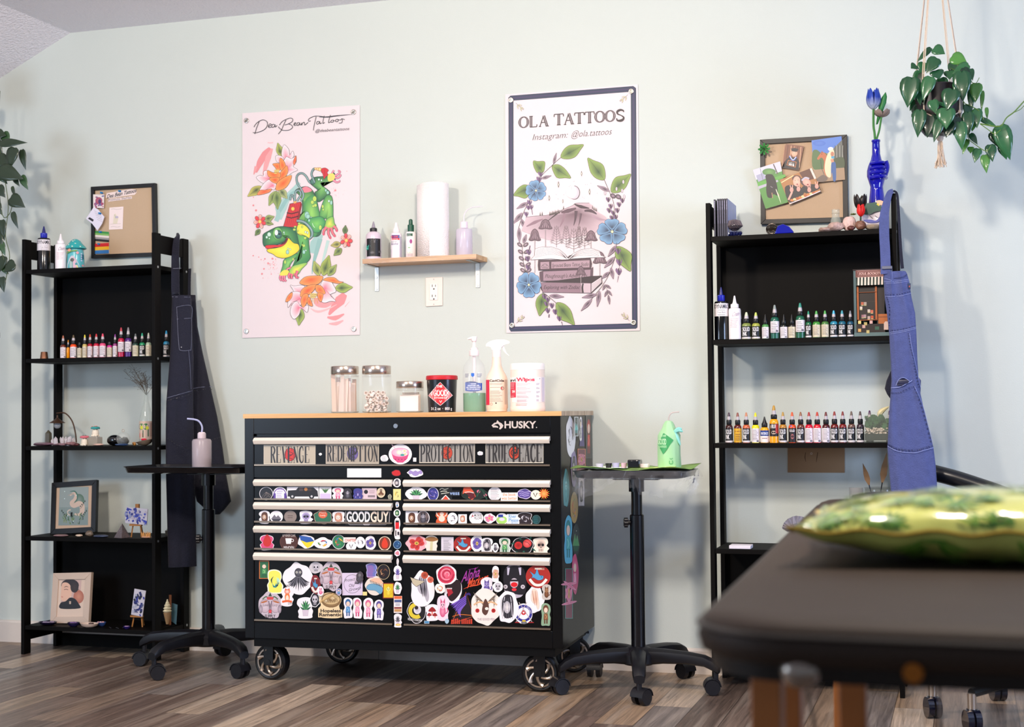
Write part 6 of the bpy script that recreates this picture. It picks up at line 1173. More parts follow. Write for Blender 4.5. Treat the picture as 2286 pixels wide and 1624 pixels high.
# wash bottle on the left tray
zt_ = .768-.0215
t, cc, s = rnd('wash_bottle', 'translucent wash bottle with bent spout on the left tray', 'bottle', 450, -.36, zt_)
lp(cc,s,[(20,0),(21.3,2),(21.5,67),(19,71),(10,73)],32).build('bottle',M('d0c2ca',.3,alpha=.62,coat=.2),t); lp(cc,s,[(19,1),(20.3,2.5),(20.4,28)],32).build('liquid',M('9a8e94',.2),t); lp(cc,s,[(9,73),(9.5,74),(9.2,84),(6,87)],20).build('cap',M('e4d4dc',.4),t)
q = Vector(cc); face = math.atan2(CAM.y-cc[1],CAM.x-cc[0]); rt_ = Vector((-math.sin(face),math.cos(face),0)); MB().tube(cat([q+Vector((0,0,86*s)),q+rt_*s+Vector((0,0,98*s)),q+rt_*(-5*s)+Vector((0,0,110*s)),q+rt_*(-15*s)+Vector((0,0,115*s)),q+rt_*(-32*s)+Vector((0,0,117*s))]),2.1*s).build('spout',M('b8bce0',.25),t)
# ---------------------------------------------------------------- right tray: film, paper, bottle in a bag
zt_ = .757-.021
rs = random.Random(21)
def film_skirt():
    R = []; n = 150; x0, x1, y0, y1 = .452, .842, -.503, -.202
    per = []
    for k in range(n):
        a = 2*PI*k/n; ca_, sa_ = math.cos(a), math.sin(a); e = 8
        q = (abs(ca_)**e+abs(sa_)**e)**(-1/e); per.append((ca_*q, sa_*q, a))
    cx, cy = (x0+x1)/2, (y0+y1)/2; hx, hy = (x1-x0)/2, (y1-y0)/2
    for lv,(dz,gr,am) in enumerate(((.004,-.002,.001),(.002,.004,.002),(-.012,.006,.005),(-.026,.004,.009),(-.042,-.004,.014),(-.058,-.012,.02))):
        ring = []
        for k, (u, v, a) in enumerate(per):
            wv = math.sin(a*17+lv)*.5+math.sin(a*31+2*lv)*.5+rs.uniform(-.6, .6); g = gr+am*wv
            dd = dz*(1+.5*math.sin(a*5+1)+rs.uniform(-.25, .25)) if dz < -.03 else dz
            ring.append(Vector((cx+u*(hx+g), cy+v*(hy+g), .757+dd)))
        R.append(ring)
    return MB().rings(R, False, False)
o = film_skirt().build('cling_film',M('f4f6ff',.05,alpha=.06,spec=.8,coat=.6),None,ang=30); origin_to_base(o); tag(o,'crinkled clear cling film hanging round the edge of the right tray','cling film')
def sheet(name, pts, z0, col, label, cat_, amp=.004, parent=None):
    P = [Vector(p) for p in pts]; m = MB(); n = 10; V = []
    for i in range(n+1):
        for j in range(n+1):
            u, v = i/n, j/n; p = P[0]*(1-u)*(1-v)+P[1]*u*(1-v)+P[2]*u*v+P[3]*(1-u)*v; e = max(abs(u-.5), abs(v-.5))*2
            V.append(Vector((p[0], p[1], z0+(p[2] if len(p) > 2 else 0)+amp*max(0, (e-.6))*2*(1+math.sin(u*9+v*5)))))
    m.add(V, [(i*(n+1)+j, i*(n+1)+j+1, (i+1)*(n+1)+j+1, (i+1)*(n+1)+j) for i in range(n) for j in range(n)]); o = m.build(name, M(col, .7), parent, smooth=True)
    so = o.modifiers.new('s', 'SOLIDIFY'); so.thickness = .0007
    if parent is None: origin_to_base(o); tag(o, label, cat_)
    return o
sheet('paper_bib',[(.446,-.496,.004),(.842,-.498,.004),(.846,-.208,.006),(.446,-.214,.006)],.757,'8fb45e','green paper liner laid over the right tray','paper liner',.008)
sheet('paper_towel',[(.45,-.48,0),(.63,-.488,0),(.62,-.30,0),(.46,-.31,0)],.7655,'eaf4ea','folded white paper towel on the green liner','paper towel',.003)
sheet('paper_note',[(.70,-.49,0),(.80,-.494,.006),(.80,-.40,.006),(.71,-.40,0)],.7665,'dce88a','pale yellow paper below the bagged bottle','paper',.002)
def cupn(px, w_, h_, col, label, Y=-.44, cat_='ink cup', al=1, z=.7675):
    t, cc, s = rnd('ink_cup', label, cat_, px, Y, z); r = w_/2
    lp(cc,s,[(r*.8,0),(r,h_),(r*.93,h_),(r*.75,1)],20).build('cup',M(col,.2,alpha=al,coat=.3),t); return t
cupn(1336,18,9,'d8d0e4','pale lilac plastic cup on the tray, leftmost',al=.8); cupn(1356,15,10,'141216','black plastic cup on the tray beside the lilac one'); cupn(1372,18,11,'c0bcd8','lavender tinted clear cup near the middle of the tray',al=.7); cupn(1390,14,11,'e0bcc8','pinkish clear cup near the middle of the tray',al=.8)
bx = MB(); p = atY(-.44,1416,1040); s = mpp(-.44,1416,1040); bx.box(p.x-13*s,p.x+15*s,-.46,-.415,.767,.767+19*s); o = bx.build('machine_sleeve',M('0e0d12',.15,coat=.6),None,bevel=.004); origin_to_base(o); tag(o,'shiny black block shaped wrapped tool on the tray','tool')
p = atY(-.42,1438,1040); o = MB().box(p.x-7*s,p.x+11*s,-.44,-.405,.767,.767+9*s).build('tissue',M('f0dcd4',.8),None,bevel=.003); origin_to_base(o); tag(o,'small folded cream tissue beside the black block','tissue')
# bagged bottle
t, cc, s = rnd('bagged_bottle', 'wash bottle tied up in a pale green bag with a dark green diamond', 'bottle', 1491, -.40, .767)
prof = [(24,0),(25.5,3),(25,30),(25.5,50),(25,72),(21,80),(15,88),(12,96),(8,103),(3,105)]
R = []
for r, z in prof:
    R.append([Vector((cc[0]+r*s*(1+.035*math.sin(7*a+z*.08)+.02*math.sin(13*a))*math.cos(a), cc[1]+r*s*(1+.035*math.sin(7*a+z*.08))*math.sin(a), .767+z*s)) for a in [2*PI*j/48 for j in range(48)]])
MB().rings(R).build('bag', M('a3d3a0', .5, sheen=.2), t)
tk = MB(); kx = Vector(cc)+Vector((14*s, -12*s, 78*s)); tk.ball(kx, 4*s, 4*s, 5*s); 
for (dx,dz) in ((18,8),(14,-28),(20,2)): tk.tube(cat([kx,kx+Vector((dx*.5*s,-.002,(dz*.5+4)*s)),kx+Vector((dx*s,0,dz*s))]),[3*s,3.5*s,4*s,4*s,4*s,4*s,4*s,3.4*s,3*s,2*s,1*s])
tk.build('knot',M('8fd6cc',.45),t); q = Vector(cc); MB().tube(cat([q+Vector((0,0,102*s)),q+Vector((1*s,0,114*s)),q+Vector((8*s,0,122*s)),q+Vector((24*s,0,124*s))]),1.5*s).build('spout',M('d8c8c4',.3,alpha=.7),t)
A = Art(on_cyl(cc, 26.5*s, s, .767), step=3e-5, base=4e-4); P = []
pts = [(-12, -78), (10, -62), (-13, -30), (-24, -52)]
for i in range(4):
    a, b_ = pts[i], pts[(i+1) % 4]
    for k in range(6): P.append((a[0]+(b_[0]-a[0])*k/6, a[1]+(b_[1]-a[1])*k/6))
A.slices(P,'3c9c5c'); A.text('THE',-17,-69,4.4,'b8e4b4',width=11,bold=.02); A.text('GOOD',-24,-52,13,'c0e8bc',width=18,bold=.03); A.text('BARRIER',-22,-45,5,'a8dca8',width=17,bold=.02); A.ring(4,-13,4,1.2,'3c9c5c',a0=-1,a1=4); A.line([(1,-22),(4,-20),(8,-22)],1,'3c9c5c'); A.build('print',t)
# ================================================================ pin boards on the wall
def pinboard(TLp, TRp, BRp, BLp, fw_, label):
    Yf = -.022; q = [atY(Yf, *p) for p in (TLp, TRp, BRp, BLp)]; c = sum(q, Vector())/4
    t = thing('pin_board', label, 'pin board', (c.x, -.001, min(v.z for v in q)))
    def lerp(u, v): return q[0]*(1-u)*(1-v)+q[1]*u*(1-v)+q[2]*u*v+q[3]*(1-u)*v
    for (a,b,c_,d) in (((0,0),(1,0),(1-fw_,fw_),(fw_,fw_)),((1,0),(1,1),(1-fw_,1-fw_),(1-fw_,fw_)),((1,1),(0,1),(fw_,1-fw_),(1-fw_,1-fw_)),((0,1),(0,0),(fw_,fw_),(fw_,1-fw_))):
        MB().prism([lerp(*a),lerp(*b),lerp(*c_),lerp(*d)],(0,.0205,0)).build('frame_bar',M('0e0b0a',.45),t,bevel=.0008)
    e = fw_*.9; P = [lerp(e,e)+Vector((0,.009,0)),lerp(1-e,e)+Vector((0,.009,0)),lerp(1-e,1-e)+Vector((0,.009,0)),lerp(e,1-e)+Vector((0,.009,0))]
    MB().prism(P,(0,.01,0)).build('linen_panel',M('c4a98c',.9,noise=.06,nscale=400,bump=.2,bscale=900),t,smooth=False)
    return t
pinboard((202.3,417.2),(345.2,408.6),(348.3,572),(203.3,577.3),.052,'black framed linen pin board with flags and cards above the left shelves')
pinboard((1696.4,312),(1890.6,300.5),(1893,495.4),(1698.4,500.7),.055,'black framed linen pin board with four photographs above the right shelves')
def card(name,pts,Y,label,cat_,ex=None,org=(180,390,7.7316),col='f0dcd6',group=None):
    x, y, k = org; P = [atY(Y, x+a/k, y+b/k) for a, b in pts]; c = sum(P, Vector())/len(P)
    t = thing(name, label, cat_, (c.x, Y, min(v.z for v in P)), 0, group)
    MB().prism(P, (0, .0006, 0)).build('sheet', M(col, .6), t, smooth=False)
    if ex: A = Art(on_wall(Y), base=1.5e-4, step=4e-6).org(*org); ex(A); A.build('print', t)
    return t
YC = -.0145; YF = -.024
def shell_ex(A):
    for k in range(22): r = random.Random(k); A.ell(r.uniform(235,390),r.uniform(370,565),r.uniform(12,26),r.uniform(10,24),['a84a6a','8a5a8a','b8607a','6a6aa0'][k % 4],rot=r.random()*3)
    A.ell(315,450,60,60,'a8455f','b86a80'); A.ell(330,465,26,40,'4a3a6a')
card('flower_card',[(216,342),(408,342),(400,580),(216,572)],YF,'small card printed with red and violet flowers, top left of the left board','card',shell_ex,col='e8dcd8')
def name_ex(A): A.text('Dea Bean Tattoos', 452, 410, 62, '201c20', width=505, shear=.3, slope=-.21, bold=.02)
card('name_tag',[(432,400),(450,322),(520,308),(760,265),(880,248),(960,262),(965,310),(930,350),(700,378),(500,412)],YC,'curved paper name tag with black script on the left board','name tag',name_ex)
card('pronoun_tag',[(472,425),(885,372),(885,415),(475,470)],YC,'paper strip reading Pronouns: She/Her below the name tag','name tag',lambda A: A.text('Pronouns: She/Her',480,458,38,'6a5c64',width=395,slope=-.12))
card('slip',[(90,760),(160,660),(225,560),(300,600),(410,730),(370,850),(290,968),(200,850)],-.032,'curled white paper slip with a dark block hanging off the left board','paper slip',lambda A: (A.poly([(125,760),(155,735),(228,780),(210,815)],'26222c'),[A.line([(230+k*14,620+k*38),(360+k*4,690+k*32)],3,'8a6a70') for k in range(5)]),col='e6e0ee')
card('drawing_card',[(496,570),(738,552),(725,942),(488,952)],YC,'white card with a faint small pencil drawing on the left board','card',lambda A: (A.poly([(560,850),(575,700),(600,670),(625,720),(655,740),(630,850)],'e4d8c0'),A.ell(625,735,28,20,'c0b4c8'),A.line([(510,855),(600,850),(695,848)],3,'a89a88'),A.line([(580,690),(600,720),(600,760)],4,'8a9a80'),A.line([(525,600),(570,592),(620,602),(710,590)],5,'b8a8a4'),A.line([(520,905),(570,897),(630,907),(685,897)],5,'b8a8a4')),col='f4e2de')
card('flag_card',[(243,972),(494,990),(478,1165),(240,1140)],YC-.001,'small green, white, grey and black striped flag on the left board','flag',lambda A: [A.poly([(243,972+k*34),(492,990+k*35),(490,1026+k*35),(243,1007+k*34)],c) for k,c in enumerate(('2f8f3c','7fb45c','eaddd6','a09a98','0c0a0b'))])
card('flag_card',[(243,1195),(488,1178),(494,1355),(243,1368)],YC-.0022,'small red, yellow and blue striped flag at the foot of the left board','flag',lambda A: [A.poly([(243,1195+k*58),(488,1178+k*60),(490,1240+k*60),(243,1254+k*58)],c) for k,c in enumerate(('d0161c','f0b81c','2f74b8'))])
for i,(x,y,Y,w_) in enumerate(((372,318,YF,'flower card'),(684,288,YC,'name tag'),(342,672,-.032,'curled slip'),(352,993,YC,'green striped flag'),(328,1203,YC,'red striped flag'))):
    p = atY(Y-.001,180+x/7.7316,390+y/7.7316); o = MB().cyl(p,p+Vector((0,-.003,0)),.0045,.003,12).cyl(p+Vector((0,-.003,0)),p+Vector((0,-.009,0)),.0022,.0028,10).cyl(p+Vector((0,-.009,0)),p+Vector((0,-.011,0)),.0042,.004,12).build('push_pin',M('1f7fc0',.25),None)
    o.data.transform(Matrix.Translation(-p)); o.location = p; tag(o, 'blue push pin through the %s on the left pin board' % w_, 'push pin', 'blue push pins on the left board')
OR5 = (1640, 280, 6.2448)
def grad_ex(A):
    A.poly([(715,258),(965,290),(893,628),(650,590)],'7a4a34'); [A.line([(700+k*45,270+k*6),(660+k*48,590)],12,['a87a5a','5a3020','c89a78'][k % 3]) for k in range(6)]
    A.poly([(690,600),(700,500),(760,440),(870,450),(905,520),(890,625),(655,590)],'17121a'); A.ell(832,385,44,52,'d89a7e','e8b498'); A.poly([(780,325),(840,315),(895,335),(870,360),(800,350)],'15121a'); A.poly([(795,345),(870,355),(868,372),(798,362)],'15121a')
    A.line([(765,425),(812,490),(860,440)],22,'3a5ab0'); A.line([(768,425),(812,482),(856,440)],8,'e8e8f0'); A.poly([(745,480),(865,510),(850,590),(722,555)],'a8643c'); A.poly([(755,492),(852,517),(840,578),(735,548)],'1c1614'); A.text('CLASS OF',762,520,14,'e8e4e0',width=70,slope=.25); A.text('2018',752,552,28,'f4f0ee',width=78,slope=.25,bold=.03)
    A.ell(808, 378, 4, 3, '2a1a1a'); A.ell(850, 382, 4, 3, '2a1a1a')
card('photograph',[(715,258),(965,290),(893,628),(650,590)],YF,'photograph of a graduate in cap and gown holding a small board','photograph',grad_ex,OR5)
def horse_ex(A):
    A.poly([(1072,210),(1490,152),(1540,758),(1112,798)],'a89478'); A.poly([(1072,210),(1490,152),(1510,400),(1085,380)],'4a78c8'); A.ell(1180,250,90,40,'3a68c0','4a78c8'); A.ell(1340,330,40,28,'e8e8f4','c0cce8')
    A.poly([(1085,380),(1140,340),(1200,380),(1290,400),(1300,590),(1100,610)],'4a6a3c',True); A.poly([(1370,330),(1500,200),(1525,560),(1380,590)],'5a5e58'); [A.line([(1400+k*22,280),(1405+k*20,500)],6,'a8a89c' if k % 2 else '3a3c34') for k in range(6)]
    A.poly([(1390,470),(1518,450),(1526,600),(1400,590)],'3a4a2c',True); A.poly([(1105,620),(1530,590),(1540,758),(1112,798)],'a08468'); A.poly([(1130,770),(1230,690),(1300,740),(1240,790)],'6a5a50',True)
    A.poly([(1150,460),(1190,400),(1220,370),(1270,400),(1300,470),(1320,560),(1300,700),(1260,690),(1240,600),(1245,500),(1210,450),(1170,480)],'b8663c',True); A.poly([(1200,395),(1218,350),(1232,385)],'9a5030'); A.ell(1215,405,5,5,'1a1010'); A.line([(1200,480),(1215,600),(1250,690)],6,'1c2430')
    A.poly([(1270,480),(1310,380),(1370,330),(1390,420),(1350,560),(1340,720),(1280,700),(1255,600)],'f4d8b4',True); A.poly([(1350,520),(1405,520),(1415,660),(1410,770),(1375,775),(1360,660),(1345,700)],'2f5a9a',True); A.poly([(1345,430),(1385,425),(1390,460),(1350,465)],'3a9ac0'); A.ell(1362,400,24,34,'b8765a'); A.line([(1355,470),(1368,515)],40,'c88a6c')
card('photograph',[(1072,210),(1490,152),(1540,758),(1112,798)],-.0255,'photograph of a chestnut horse and a person under blue sky','photograph',horse_ex,OR5)
def dog_ex(A):
    A.poly([(255,622),(635,502),(745,1075),(432,1165)],'4f8a3c'); A.poly([(255,622),(635,502),(660,640),(300,760)],'c8c8d8'); A.poly([(300,700),(400,660),(440,740),(330,790)],'a0a0b8'); A.ell(480,650,95,50,'4a7a40','6a9a50'); A.line([(540,540),(600,680)],16,'5a4a48'); A.line([(355,600),(400,780)],6,'6a6a78')
    A.poly([(318,800),(700,680),(712,720),(325,850)],'5aa040'); A.poly([(330,850),(600,760),(610,785),(340,890)],'b0aab8'); A.poly([(430,700),(490,680),(540,700),(580,790),(600,900),(600,980),(540,960),(520,1010),(460,1000),(440,900),(445,800)],'1a161a',True)
    A.poly([(425,720),(440,685),(465,715)],'1a161a'); A.line([(500,850),(530,870)],8,'8a8088'); A.line([(520,940),(530,1015)],12,'a87a5a'); A.line([(590,930),(625,980)],10,'9a6a4a'); A.line([(575,890),(610,980),(645,1085)],[8,14,3],'d8e0c0')
card('photograph',[(255,622),(635,502),(745,1075),(432,1165)],-.028,'photograph of a black dog sitting on grass','photograph',dog_ex,OR5)
def duo_ex(A):
    A.poly([(628,760),(1075,593),(1200,915),(765,1105)],'a8703c'); A.poly([(900,660),(1075,593),(1130,740),(980,780)],'5a3020'); A.line([(1060,600),(1125,745)],30,'e0d0c4'); A.line([(650,800),(820,700)],14,'e8c890')
    A.poly([(700,870),(820,830),(940,880),(960,960),(770,1080)],'17121a',True); A.poly([(940,860),(1100,820),(1190,880),(1000,950)],'1a141a',True); A.ell(862,740,62,44,'4a2c28'); A.ell(866,780,52,72,'e8a48e','f0bca4'); A.ell(990,800,90,55,'4a3030',rot=.6); A.ell(1005,795,62,48,'e8988a','f4b8a4',rot=.6); A.line([(935,770),(985,730),(1040,745)],22,'b8b4c4')
    A.ell(872,825,14,12,'8a2a34'); A.ell(845,768,6,4,'3a1a1a'); A.ell(885,762,6,4,'3a1a1a'); A.ell(1020,825,14,9,'8a2a34')
    for (x,y) in ((795,900),(890,890),(1145,850),(1040,900)): A.ell(x,y,26,34,'e89a8c'); A.line([(x-8,y-10),(x-22,y-65)],12,'e8a494'); A.line([(x+8,y-10),(x+14,y-68)],12,'e8a494')
    A.line([(750,1040),(800,930)],26,'e8a494'); [A.ell(800+k*38,1045-k*13,26,18,['c8783c','f0c890','b05a2c'][k % 3]) for k in range(10)]; A.line([(765,1095),(980,1010),(1198,915)],12,'ecdce0')
card('photograph',[(628,760),(1075,593),(1200,915),(765,1105)],-.0295,'photograph of two people making peace signs behind a plate of food','photograph',duo_ex,OR5)
# succulent clip on the right board
def rosette(name,c,R,col,label,cat_,tilt=Matrix.Identity(4),n=(8,7,5),h=.35):
    t = MB(); T0 = Matrix.Translation(c) @ tilt
    for ring, k in enumerate(n):
        for i in range(k):
            a = 2*PI*i/k+ring*.4; L = R*(1-.24*ring); el = .25+.38*ring
            T = T0 @ Matrix.Rotation(a, 4, 'Z') @ Matrix.Rotation(-el, 4, 'Y')
            V = [(0,0,0),(L*.35,-L*.17,.0),(L*.75,-L*.22,L*.05),(L*.75,L*.22,L*.05),(L*.35,L*.17,0),(L,0,L*.16),(L*.5,0,-L*.09),(L*.4,0,L*.05)]
            t.add([T @ Vector(v) for v in V],[(0,1,7),(7,1,2),(7,2,5),(7,5,3),(7,3,4),(7,4,0),(0,6,1),(1,6,2),(2,6,5),(5,6,3),(3,6,4),(4,6,0)])
    o = t.build(name, M(col, .4, noise=.2, nscale=60), None, subd=1); o.data.transform(Matrix.Translation(-Vector(c))); o.location = c; tag(o, label, cat_); return o
p = atY(-.035,1706.5,333.5); rosette('succulent_clip',p,.030,'3f8a45','green artificial succulent clipped to the corner of the right pin board','succulent',Matrix.Rotation(PI/2,4,'X'))
# ---------------------------------------------------------------- small things, left unit
random.seed(31)
def lone(mb,name,mat,label,cat_,group=None,**k): o = mb.build(name,mat,None,**k); origin_to_base(o); return tag(o,label,cat_,group)
def rock(px,wpx,hpx,Y,z,col,label,cat_='stone',rough=.3,jit=.2,name='stone',trans=0,dp=.8,alpha=1,group=None,coat=.2):
    c = atY(Y,px,900); s = mpp(Y,px,900); m = MB(); m.ball((c.x,Y,z+hpx*s/2),wpx*s/2,wpx*s/2*dp,hpx*s/2,11,7,jit=jit)
    return lone(m,name,M(col,rough,noise=.35,nscale=110,coat=coat,alpha=alpha,bump=.4,bscale=160),label,cat_,group,ang=40,subd=1)
t, cc, s = rnd('mushroom_house', 'turquoise mushroom house jar with white dots beside the white bottle', 'ornament', 168.5, -.20, TL[0])
lp(cc,s,[(19,0),(19.5,2),(19,20),(17.5,40),(16,50)]).build('house',M('5db8c0',.3,coat=.3),t)
lp(cc,s,[(14,47),(21,45.5),(24,47),(22,51),(15,58),(11,64),(5,68),(0.5,69)]).build('mushroom_cap',M('2aa3a4',.28,coat=.3),t)
A = Art(on_cyl(cc,19.8*s,s,TL[0]),step=6e-5,base=6e-4); A.poly([(-16,0),(-15,-18),(-9,-29),(-3,-27),(4,-16),(9,-1)],'d0c8d0',True); A.poly([(-12,-1),(-12,-16),(-8,-24),(-7,-1)],'a8c0b8',True); A.poly([(-5,-1),(-5,-25),(0,-20),(2,-1)],'d8b0c0',True); A.poly([(2,-1),(1,-14),(7,-1)],'e4dc8a'); A.ell(-7,-20,4,4,'4a5248'); A.ell(1,-11,2.4,2.4,'2a8a98')
A.ell(4,-36,3,3,'e09aa0'); A.ell(-13,-42,3.4,3,'f0a080'); A.line([(-18,-36),(-8,-40),(4,-41)],3,'6a9a50'); A.rect(13,-33,17,-22,'1a6a80'); [A.ell(12,-34+k*5,1.6,1.8,'c8d4f0') for k in range(4)]; A.ell(15,-8,2.4,2.4,'e09aa0'); A.build('door',t)
dots = MB()
for a,z,r in ((-1.3,50,22),(-1.9,54,17.5),(-1.0,57,14.8),(-2.4,50,22),(-1.5,63,10.5),(-.5,50,22),(-1.2,64.5,8)): dots.ball((cc[0]+r*s*math.cos(a),cc[1]+r*s*math.sin(a),cc[2]+z*s),2.2*s,2.2*s,1.4*s,8,5)
dots.build('dots', M('e8ecd0', .4), t)
t,cc,s = rnd('copper_cup','small copper cup upside down on the second left shelf','cup',98.5,-.22,TL[1]); lp(cc,s,[(9.3,0),(9,.6),(7.2,15.5),(6.8,16),(6.4,15.8)],28).build('cup',M('c08868',.25,.9),t)
Z3 = TL[2]
# curved lamp ornament
t,cc,s = rnd('lamp_ornament','miniature bronze arched lamp hanging over the crystals','ornament',171,-.15,Z3); q = Vector(cc); br = M('4a3222',.45,.4)
MB().tube(cat([q,q+Vector((-3*s,0,28*s)),q+Vector((-12*s,0,55*s)),q+Vector((-30*s,0,72*s)),q+Vector((-52*s,0,72*s))]),1.6*s).build('arch',br,t); sc = q+Vector((-50*s,0,0))
MB().lathe(sc,[(1.5*s,68*s),(2*s,62*s),(6*s,58*s),(17*s,51*s),(17.5*s,50*s),(6*s,56*s)],24).build('lamp_shade',br,t); MB().ball(sc+Vector((0,0,45*s)),7.5*s,n=18,k=10).build('bulb',M('d8dce0',.05,alpha=.4,spec=1),t)
m = MB(); c = atY(-.20,108,900); s = mpp(-.2,108,900); m.rings([[Vector((c.x+r*s*math.cos(a*PI/3+.3),-.2+r*s*math.sin(a*PI/3+.3),Z3+z*s)) for a in range(6)] for r,z in ((8.5,0),(7.5,28),(.8,35))]); lone(m,'stone_tower',M('4a4434',.3,noise=.35,nscale=60,coat=.3),'pointed olive grey stone tower on the third left shelf','stone',ang=20)
rock(98, 50, 9, -.245, Z3, '7a5a68', 'flat mauve stone at the left end of the third shelf')
def cluster(px,wpx,hpx,Y,z,col,label,n=14,alpha=.75,name='crystal_cluster',core='8a6a70'):
    c = atY(Y,px,900); s = mpp(Y,px,900); m = MB(); m.ball((c.x,Y,z+hpx*s*.16),wpx*s*.48,wpx*s*.3,hpx*s*.16,12,6,jit=.12,mi=1)
    for k in range(n):
        x = random.uniform(-.42,.42)*wpx*s; y = random.uniform(-.2,.2)*wpx*s; h = random.uniform(.55,1)*hpx*s; r = random.uniform(.045,.08)*wpx*s; d = Vector((x*.5/(wpx*s*.42)*.5,random.uniform(-.2,.1),1)).normalized(); a = Vector((c.x+x,Y+y,z+.002)); u = d.cross(Vector((0,1,0))).normalized(); v = d.cross(u)
        m.rings([[a+d*q+(u*math.cos(j*PI/3)+v*math.sin(j*PI/3))*(r*f_) for j in range(6)] for q, f_ in ((0, 1), (h*.75, .95), (h, .08))], mi=0)
    return lone(m,name,[M(col,.1,alpha=alpha,coat=.5,spec=.8),M(core,.4)],label,'crystal',ang=20)
cluster(142,62,22,-.225,Z3,'dcd4d8','clear quartz crystal cluster in front of the arched lamp'); rock(160,34,10,-.24,Z3,'8a6264','pinkish stone under the clear crystals',trans=0); rock(171,16,7,-.245,Z3,'4a1418','dark red stone on the third left shelf')
def ghost(px, Y, z, hatc, topc, label, q=1.0):
    t,cc,s = rnd('mushroom_figurine',label,'figurine',px,Y,z,None); s *= q; cr_ = M('ecdfcb',.6)
    m = lp(cc,s,[(7.5,3),(8,8),(6.5,15),(4,19)],20)
    for a in (-2.4,-1.6,-.8,.6): m.ball((cc[0]+6.5*s*math.cos(a),cc[1]+6.5*s*math.sin(a),cc[2]+2.6*s),3*s,3*s,2.6*s,9,6)
    m.build('body',cr_,t); lp(cc,s,[(4,18),(9.5,17.5),(10.5,19.5),(9,22),(3,23.5)],24).build('hat',M(hatc,.5),t); m = MB(); [m.ball((cc[0]+random.uniform(-5,5)*s,cc[1]+random.uniform(-5,2)*s,cc[2]+23.2*s),1.5*s,n=7,k=5) for _ in range(6)]; m.build('berries',M(topc,.5),t)
    m = MB(); f_ = math.atan2(CAM.y-cc[1],CAM.x-cc[0]); [m.ball((cc[0]+6*s*math.cos(f_+d),cc[1]+6*s*math.sin(f_+d),cc[2]+15.5*s),.8*s,n=7,k=5) for d in (-.35,.35)]; m.build('eyes',M('1a1410',.3),t); return t,cc,s
ghost(189, -.24, Z3, 'd8707c', '4a8a7a', 'cream little figure with a pink mushroom hat, standing on the shelf')
t,cc,s = rnd('glass_jar','small square frosted glass jar under the teal hatted figure','jar',213.5,-.23,Z3); MB().box(cc[0]-13*s,cc[0]+11*s,cc[1]-11*s,cc[1]+11*s,Z3,Z3+20*s).build('jar',M('a89a8a',.15,alpha=.55),t,bevel=.003); rock(220,28,6,-.255,Z3,'e0b8a8','flat pink shell in front of the small glass jar',name='shell')
ghost(213, -.23, Z3+20*s, '3a9a98', 'c8705a', 'cream little figure with a teal mushroom hat on the glass jar')
t,cc,s = rnd('glass_orb','large glossy black glass ball on the third left shelf','glass ball',256,-.20,Z3); MB().ball((cc[0],cc[1],cc[2]+12*s),18*s,14*s,12.4*s,24,14).build('ball',M('06060a',.05,coat=1),t)
t,cc,s = rnd('glass_ornament','clear glass bauble holding black stones, hook on top','bauble',275,-.235,Z3); MB().ball((cc[0],cc[1],cc[2]+15.5*s),15.5*s,n=24,k=16).build('bauble',M('d8dcd8',.04,alpha=.2,spec=1,coat=1),t); q = Vector(cc)+Vector((0,0,34*s)); MB().tube([q+Vector((3*s*math.cos(a),0,3*s*math.sin(a))) for a in [j*PI/6 for j in range(13)]],.7*s,6).build('hook',M('c8b8a8',.1,alpha=.6),t)
m = MB(); [m.ball((cc[0]+random.uniform(-8,8)*s,cc[1]+random.uniform(-6,6)*s,cc[2]+random.uniform(7,17)*s),random.uniform(4.5,6)*s,n=12,k=8) for _ in range(10)]; m.build('stones',M('050507',.08,coat=1),t)
rock(272,34,6,-.255,Z3,'2f4a78','flat blue stone under the glass bauble'); rock(300,10,9,-.225,Z3,'a8702a','small amber branching piece beside the shell',jit=.4)
t, cc, s = rnd('glass_bottle', 'clear glass bottle with parrot label holding dried flowers', 'bottle', 326.5, -.17, Z3)
lp(cc,s,[(15,0),(15.6,2),(15.6,55),(14,66),(8,88),(4.5,104),(4.2,116),(5.2,117),(5,120)],28,cap1=False).build('bottle',M('c8d4c8',.05,alpha=.25,spec=1,coat=.6),t)
A = Art(on_cyl(cc,15.7*s,s,Z3),step=4e-5); A.rect(-15.4,-54,15.4,-14,'d8bca8',n=12); A.ell(-10,-42,6,7,'1f7a3c'); A.ell(-1,-42,6,7,'1f7a3c'); A.ell(-10,-40,3,4,'d8d83a'); A.ell(2,-39,3.4,4,'e8e03a'); A.line([(-13,-34),(6,-35)],1.6,'2a1a14'); A.line([(-7,-34),(-7,-18)],2,'1f5a34'); A.line([(4,-36),(4,-20)],2,'1f5a34'); A.rect(7,-50,14,-20,'c0a090',n=3); A.rect(-14,-28,-8,-18,'c8484c'); A.build('label',t)
q = Vector(cc); dm_ = MB(); rr = random.Random(9)
for k in range(15):
    a = q+Vector((0,0,112*s)); tip = q+Vector((rr.uniform(-64,22)*s,rr.uniform(-.02,.05),rr.uniform(135,172)*s)); P = cat([a,a.lerp(tip,.5)+Vector((rr.uniform(-2,4)*s,0,3*s)),tip]); dm_.tube(P,.35*s,4)
    for b_ in range(9):
        u = a.lerp(tip,rr.uniform(.45,1)); v = u+Vector((rr.uniform(-15,15)*s,rr.uniform(-12,12)*s,rr.uniform(-4,16)*s)); dm_.tube([u,v],.2*s,3); dm_.ball(v,.75*s,n=5,k=4)
tag(lone(dm_, 'dried_flowers', M('54432c', .9), 'brown sprays of dried baby breath standing in the parrot bottle', 'dried flowers'), None)
t, cc, s = rnd('abalone_shell', 'bowl shaped grey shell with a red petal at the right of the third shelf', 'shell', 323, -.245, Z3)
R = []
